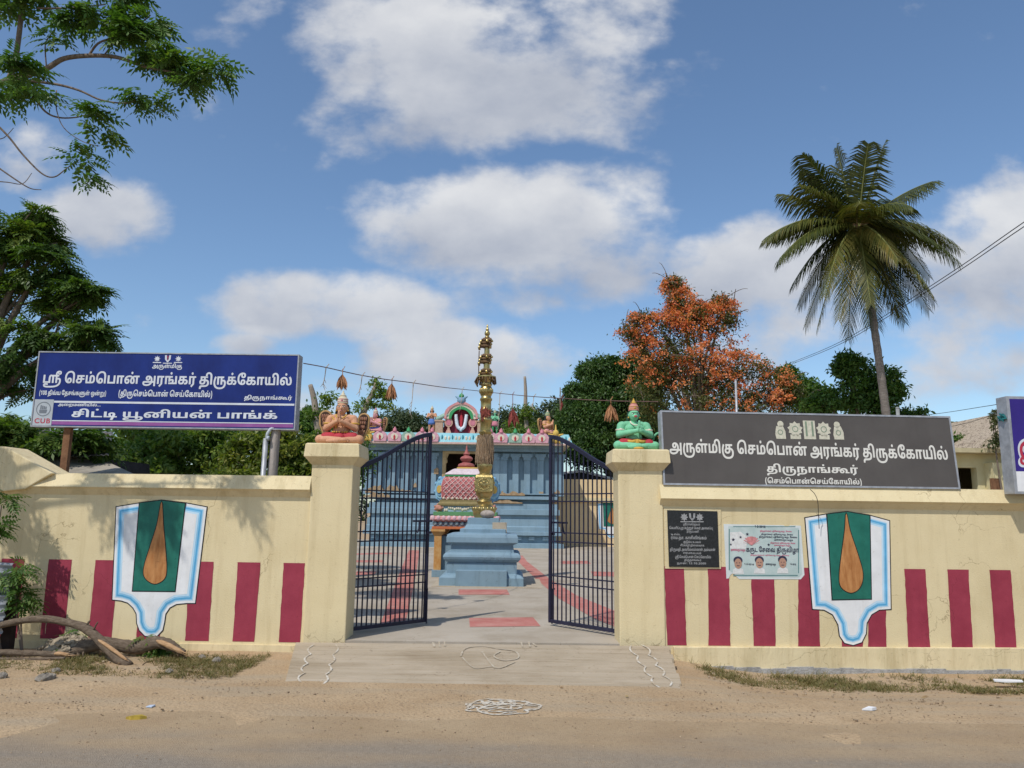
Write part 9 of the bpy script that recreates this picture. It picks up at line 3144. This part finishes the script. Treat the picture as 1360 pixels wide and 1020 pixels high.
log('fallen_branch', [(-30, 838, 8.7), (20, 826, 8.75), (60, 822, 8.8), (105, 831, 8.8), (125, 843, 8.75), (150, 868, 8.65), (172, 885, 8.55)], [0.035, 0.036, 0.038, 0.045, 0.05, 0.055, 0.05],
    'long pale fallen branch propped up and arching over the others', [((112, 836, 8.8), (120, 824, 8.75), 0.02), ((122, 842, 8.78), (130, 826, 8.7), 0.016), ((62, 824, 8.8), (60, 842, 8.75), 0.008), ((172, 886, 8.55), (200, 888, 8.5), 0.012), ((185, 887, 8.52), (198, 878, 8.5), 0.006)], ((128, 848, 8.70), (168, 876, 8.53), 0.020))
log('fallen_branch', [(96, 868, 9.0), (125, 855, 9.0), (150, 856, 9.0), (185, 860, 9.0), (207, 853, 8.95), (228, 858, 8.9), (244, 868, 8.85)], [0.07, 0.08, 0.07, 0.075, 0.07, 0.055, 0.03],
    'thick dark broken log with a torn orange end under the left emblem', [((105, 864, 9.0), (103, 876, 8.85), 0.02), ((112, 862, 9.0), (108, 880, 8.8), 0.012)], ((208, 851, 8.88), (243, 867, 8.80), 0.030))
log('fallen_branch', [(-20, 866, 8.8), (30, 867, 8.8), (70, 869, 8.8), (100, 870, 8.8)], [0.035, 0.033, 0.032, 0.028], 'straight upper stick lying on the soil at the far left', [((90, 868, 8.8), (102, 864, 8.75), 0.012)], ((72, 868, 8.77), (92, 870, 8.77), 0.022))
log('fallen_branch', [(-20, 875, 8.7), (30, 876, 8.7), (60, 875, 8.7), (86, 874, 8.7)], [0.022, 0.021, 0.020, 0.014], 'thinner lower stick lying on the soil at the far left')


def stone(px, py, r, label, seed, m, flat=0.5):
    p = G(px, py, 0)
    p = G(px, py, ground_z(p.x, p.y))
    rr = random.Random(seed)
    mb = MB()
    mb.ball((0, 0, r*flat*0.4), (r, r*0.7, r*flat), 12, 8)
    mb.v = [(x*(1+rr.uniform(-.16, .16)), y*(1+rr.uniform(-.16, .16)), z*(1+rr.uniform(-.2, .2))) for x, y, z in mb.v]
    o = mb.build('stone', m, None)
    o.location = p
    o.rotation_euler = (0, 0, rr.uniform(0, 3))
    tag(o, label, 'stone', 'stones on the verge')


GREYS = mat('grey_stone', (0.24, 0.21, 0.17), rough=0.95, scale=12, var=0.25, bump=0.5)
stone(60, 902, 0.11, 'flat grey stone below the fallen branches', 1, GREYS, 0.35)
stone(74, 892, 0.06, 'small grey stone just behind the flat one', 2, GREYS, 0.4)
stone(3, 900, 0.06, 'dark stone at the left edge of the verge', 3, GREYS, 0.6)
stone(225, 893, 0.05, 'brown stone on the thin grass under the left wall', 4, GREYS, 0.5)
stone(288, 879, 0.07, 'grey rubble stone at the wall foot left of the ramp', 5, GREYS, 0.5)
stone(268, 874, 0.05, 'smaller rubble stone against the wall foot left of the ramp', 6, GREYS, 0.5)


def rubble():
    p = P(85, 868, 9.0)
    t = thing('rubble_heap', 'heap of pale broken rubble between the branches at the left wall foot', 'rubble heap', (p.x, p.y, ground_z(p.x, p.y)))
    rr = random.Random(15)
    mb = MB()
    mb.ball((0, 0.12, 0.02), (0.32, 0.18, 0.16), 16, 8)
    mb.v = [(x*(1+rr.uniform(-.1, .1)), y, z*(1+rr.uniform(-.2, .2))) for x, y, z in mb.v]
    for k in range(70):
        a, q = rr.uniform(0, 6.28), rr.uniform(0, 1)**0.6
        x, y = 0.34*q*math.cos(a), 0.1+0.2*q*math.sin(a)
        z = 0.17*math.sqrt(max(0, 1-q*q))+0.01
        r = rr.uniform(0.015, 0.045)
        n0 = len(mb.v)
        mb.ball((x, y, z), (r, r*0.8, r*0.7), 6, 4)
        mb.v[n0:] = [(vx+rr.uniform(-.3, .3)*r, vy+rr.uniform(-.3, .3)*r, vz+rr.uniform(-.3, .3)*r) for vx, vy, vz in mb.v[n0:]]
    mb.build('rubble', mat('pale_rubble', (0.34, 0.28, 0.20), rough=0.95, scale=15, var=0.3, bump=0.5), t)


rubble()


def tin_sheet():
    a, b, c, d = P(-60, 850, 8.75), P(2, 842, 8.75), P(18, 748, 8.95), P(-60, 742, 8.95)
    t = thing('corrugated_sheet', 'corrugated metal sheet leaning at the lower left edge', 'metal sheet', a)
    mb = MB()
    n = 60
    for i in range(n):
        pass
    vs, fs = [], []
    for i in range(n+1):
        q = i/n
        off = 0.018*math.sin(q*math.pi*2*9)
        l, r = a.lerp(d, q)-a, b.lerp(c, q)-a
        vs += [l+Vector((0, off, 0)), r+Vector((0, off, 0)), l+Vector((0, off+0.003, 0)), r+Vector((0, off+0.003, 0))]
    for i in range(n):
        k = 4*i
        fs += [(k, k+1, k+5, k+4), (k+2, k+6, k+7, k+3), (k+1, k+3, k+7, k+5), (k, k+4, k+6, k+2)]
    fs += [(0, 2, 3, 1), (4*n, 4*n+1, 4*n+3, 4*n+2)]
    mb.add(vs, fs)
    mb.build('sheet', STEEL, t, smooth=True)
    # dark backing post the sheet leans on
    mb = MB()
    p = P(14, 850, 9.1)-a
    mb.box(p.x-0.09, p.x+0.02, p.y-0.05, p.y+0.05, p.z-0.3, p.z+0.75)
    mb.build('backing_post', mat('dark_wood', (0.03, 0.022, 0.02), rough=0.95, var=0.3), t)


tin_sheet()


def litter(px, py, pl, label, m, cat, h=0.012, y2=None):
    p = G(px, py, 0)
    p = G(px, py, ground_z(p.x, p.y))
    rr = random.Random(px)
    mb = MB()
    n = len(pl)
    top = [(x, y, h*2+rr.uniform(0, h*2.5)) for x, y in pl]
    bot = [(x, y, 0.002) for x, y in pl]
    mb.add(top+[(0, 0, h*3)]+bot, [(i, (i+1) % n, n) for i in range(n)]+[(n+1+i, n+1+(i+1) % n, (i+1) % n, i) for i in range(n)])
    o = mb.build('litter', m, None)
    o.location = p
    tag(o, label, cat)


PAPER = mat('white_litter', (0.70, 0.70, 0.70), rough=0.8, var=0.05)
litter(1338, 905, [(-0.16, -0.03), (-0.05, -0.07), (0.14, -0.05), (0.17, 0.02), (0.05, 0.06), (-0.12, 0.06)], 'crumpled white sheet at the foot of the right wall', PAPER, 'litter', 0.004)
litter(1153, 943, [(-0.06, -0.02), (0.02, -0.03), (0.07, 0.0), (0.02, 0.03)], 'small pale scrap on the soil before the right emblem', PAPER, 'litter', 0.006)
litter(200, 939, [(-0.03, -0.02), (0.02, -0.025), (0.03, 0.02), (-0.02, 0.03)], 'small bluish white scrap on the soil on the left', mat('pale_blue_scrap', (0.45, 0.52, 0.62), rough=0.7), 'litter', 0.004)
litter(180, 956, [(-0.07, -0.01), (-0.02, -0.035), (0.04, -0.02), (0.08, 0.01), (0.03, 0.03), (-0.03, 0.03)], 'yellow dry leaf lying on the soil at the lower left', mat('yellow_leaf', (0.42, 0.30, 0.05), rough=0.8, var=0.3, scale=10), 'leaf', 0.010)


def grass():
    """thin dry grass, weeds and crumbs of soil on the verge"""
    V, rn = [], []
    def patch(x0, x1, y0, y1, n, h, k=6):
        xs = RNG.uniform(x0, x1, n)
        ys = y0+(y1-y0)*RNG.beta(1.6, 1.8, n)
        keep = (np.sin(xs*2.1+1)+np.sin(xs*5.3+ys*3)+np.sin(ys*7+xs)*0.6) > RNG.uniform(-1.6, 1.6, n)
        for x, y in zip(xs[keep], ys[keep]):
            z = ground_z(x, y)
            tone = RNG.uniform(0, 1)
            for j in range(k):
                a = RNG.uniform(0, 6.28)
                d = np.array([math.cos(a)*0.9, math.sin(a)*0.9, RNG.uniform(0.25, 1.1)])
                d /= np.linalg.norm(d)
                L_ = h*RNG.uniform(0.5, 1.3)
                s = np.array([-math.sin(a), math.cos(a), 0])*0.004
                b = np.array([x, y, z])+RNG.normal(size=3)*np.array([0.02, 0.02, 0])
                V.append([b-s, b+s, b+d*L_+s*0.3+np.array([0, 0, -0.1*L_]), b+d*L_-s*0.3+np.array([0, 0, -0.1*L_])])
                rn.append(min(1, max(0, tone*0.6+0.4*RNG.uniform())))
    patch(-6.5, -2.7, 7.75, 8.9, 2300, 0.055)
    patch(-4.8, -2.7, 8.2, 9.2, 1700, 0.06)
    patch(2.1, 7.0, 8.2, 9.2, 3800, 0.06)
    patch(2.1, 7.0, 9.0, 9.3, 500, 0.10)
    m = leafmat('dry_grass', [(0.16, 0.11, 0.045), (0.20, 0.155, 0.06), (0.14, 0.13, 0.045), (0.085, 0.105, 0.035)], 0.2, 0.8)
    o = bpy.data.objects.new('verge_grass', quads_mesh('verge_grass', np.array(V), np.array(rn), m))
    C.objects.link(o)
    tag(o, 'thin dry grass and weeds along the foot of the street walls', 'grass', kind='stuff')
    mb = MB()
    rr = random.Random(21)
    for k in range(900):
        x = rr.uniform(-6.5, 7.0)
        y = 9.2-abs(rr.gauss(0, 1.1))
        if -2.9 < x < 2.1 and y > 7.2 or y < 6.0:
            continue
        z = ground_z(x, y)
        r = rr.uniform(0.006, 0.02)*(1.4 if rr.random() < 0.1 else 1)
        n0 = len(mb.v)
        mb.ball((x, y, z+r*0.2), (r, r*0.8, r*0.6), 5, 3)
        mb.v[n0:] = [(a+rr.uniform(-.3, .3)*r, b+rr.uniform(-.3, .3)*r, c+rr.uniform(-.2, .2)*r) for a, b, c in mb.v[n0:]]
    for k in range(2600):
        x = rr.uniform(-4.6, 4.6)
        y = rr.uniform(5.1, 7.9)
        if rr.random() > 0.35+0.65*math.exp(-((y-6.7)/0.8)**2):
            continue
        z = ground_z(x, y)+(0.008 if y < 6.3 else 0)
        r = rr.uniform(0.003, 0.009)*(1.7 if rr.random() < 0.05 else 1)
        n0 = len(mb.v)
        mb.ball((x, y, z+r*0.2), (r, r*0.8, r*0.6), 5, 3)
        mb.v[n0:] = [(a+rr.uniform(-.3, .3)*r, b+rr.uniform(-.3, .3)*r, c+rr.uniform(-.2, .2)*r) for a, b, c in mb.v[n0:]]
    g = mb.build('pebbles', mat('soil_crumbs', (0.25, 0.18, 0.115), rough=0.95, scale=2, col2=(0.40, 0.31, 0.21)), None)
    V, rn = [], []
    for k in range(420):
        x, y = rr.uniform(-6, 6.5), 9.15-abs(rr.gauss(0, 1.0))
        if -2.9 < x < 2.1 and y > 7.6 or y < 5.6:
            continue
        z = ground_z(x, y)+0.012
        a = rr.uniform(0, 6.28)
        L_ = rr.uniform(0.02, 0.06)
        d = Vector((math.cos(a), math.sin(a), rr.uniform(-0.1, 0.3)))*L_
        s_ = Vector((-math.sin(a), math.cos(a), rr.uniform(-0.4, 0.4)))*L_*0.25
        p = Vector((x, y, z))
        V.append([tuple(p), tuple(p+d*0.5+s_), tuple(p+d), tuple(p+d*0.5-s_)])
        rn.append(rr.random())
    lo = bpy.data.objects.new('fallen_leaves', quads_mesh('fallen_leaves', np.array(V), np.array(rn), leafmat('brown_fallen_leaves', [(0.10, 0.06, 0.03), (0.18, 0.11, 0.05), (0.26, 0.17, 0.08), (0.33, 0.25, 0.11)], 0.1, 0.9)))
    C.objects.link(lo)
    tag(lo, 'small dry leaves scattered over the verge', 'dry leaves', kind='stuff')
    tag(g, 'pebbles and soil crumbs scattered over the verge', 'pebbles', kind='stuff')


grass()
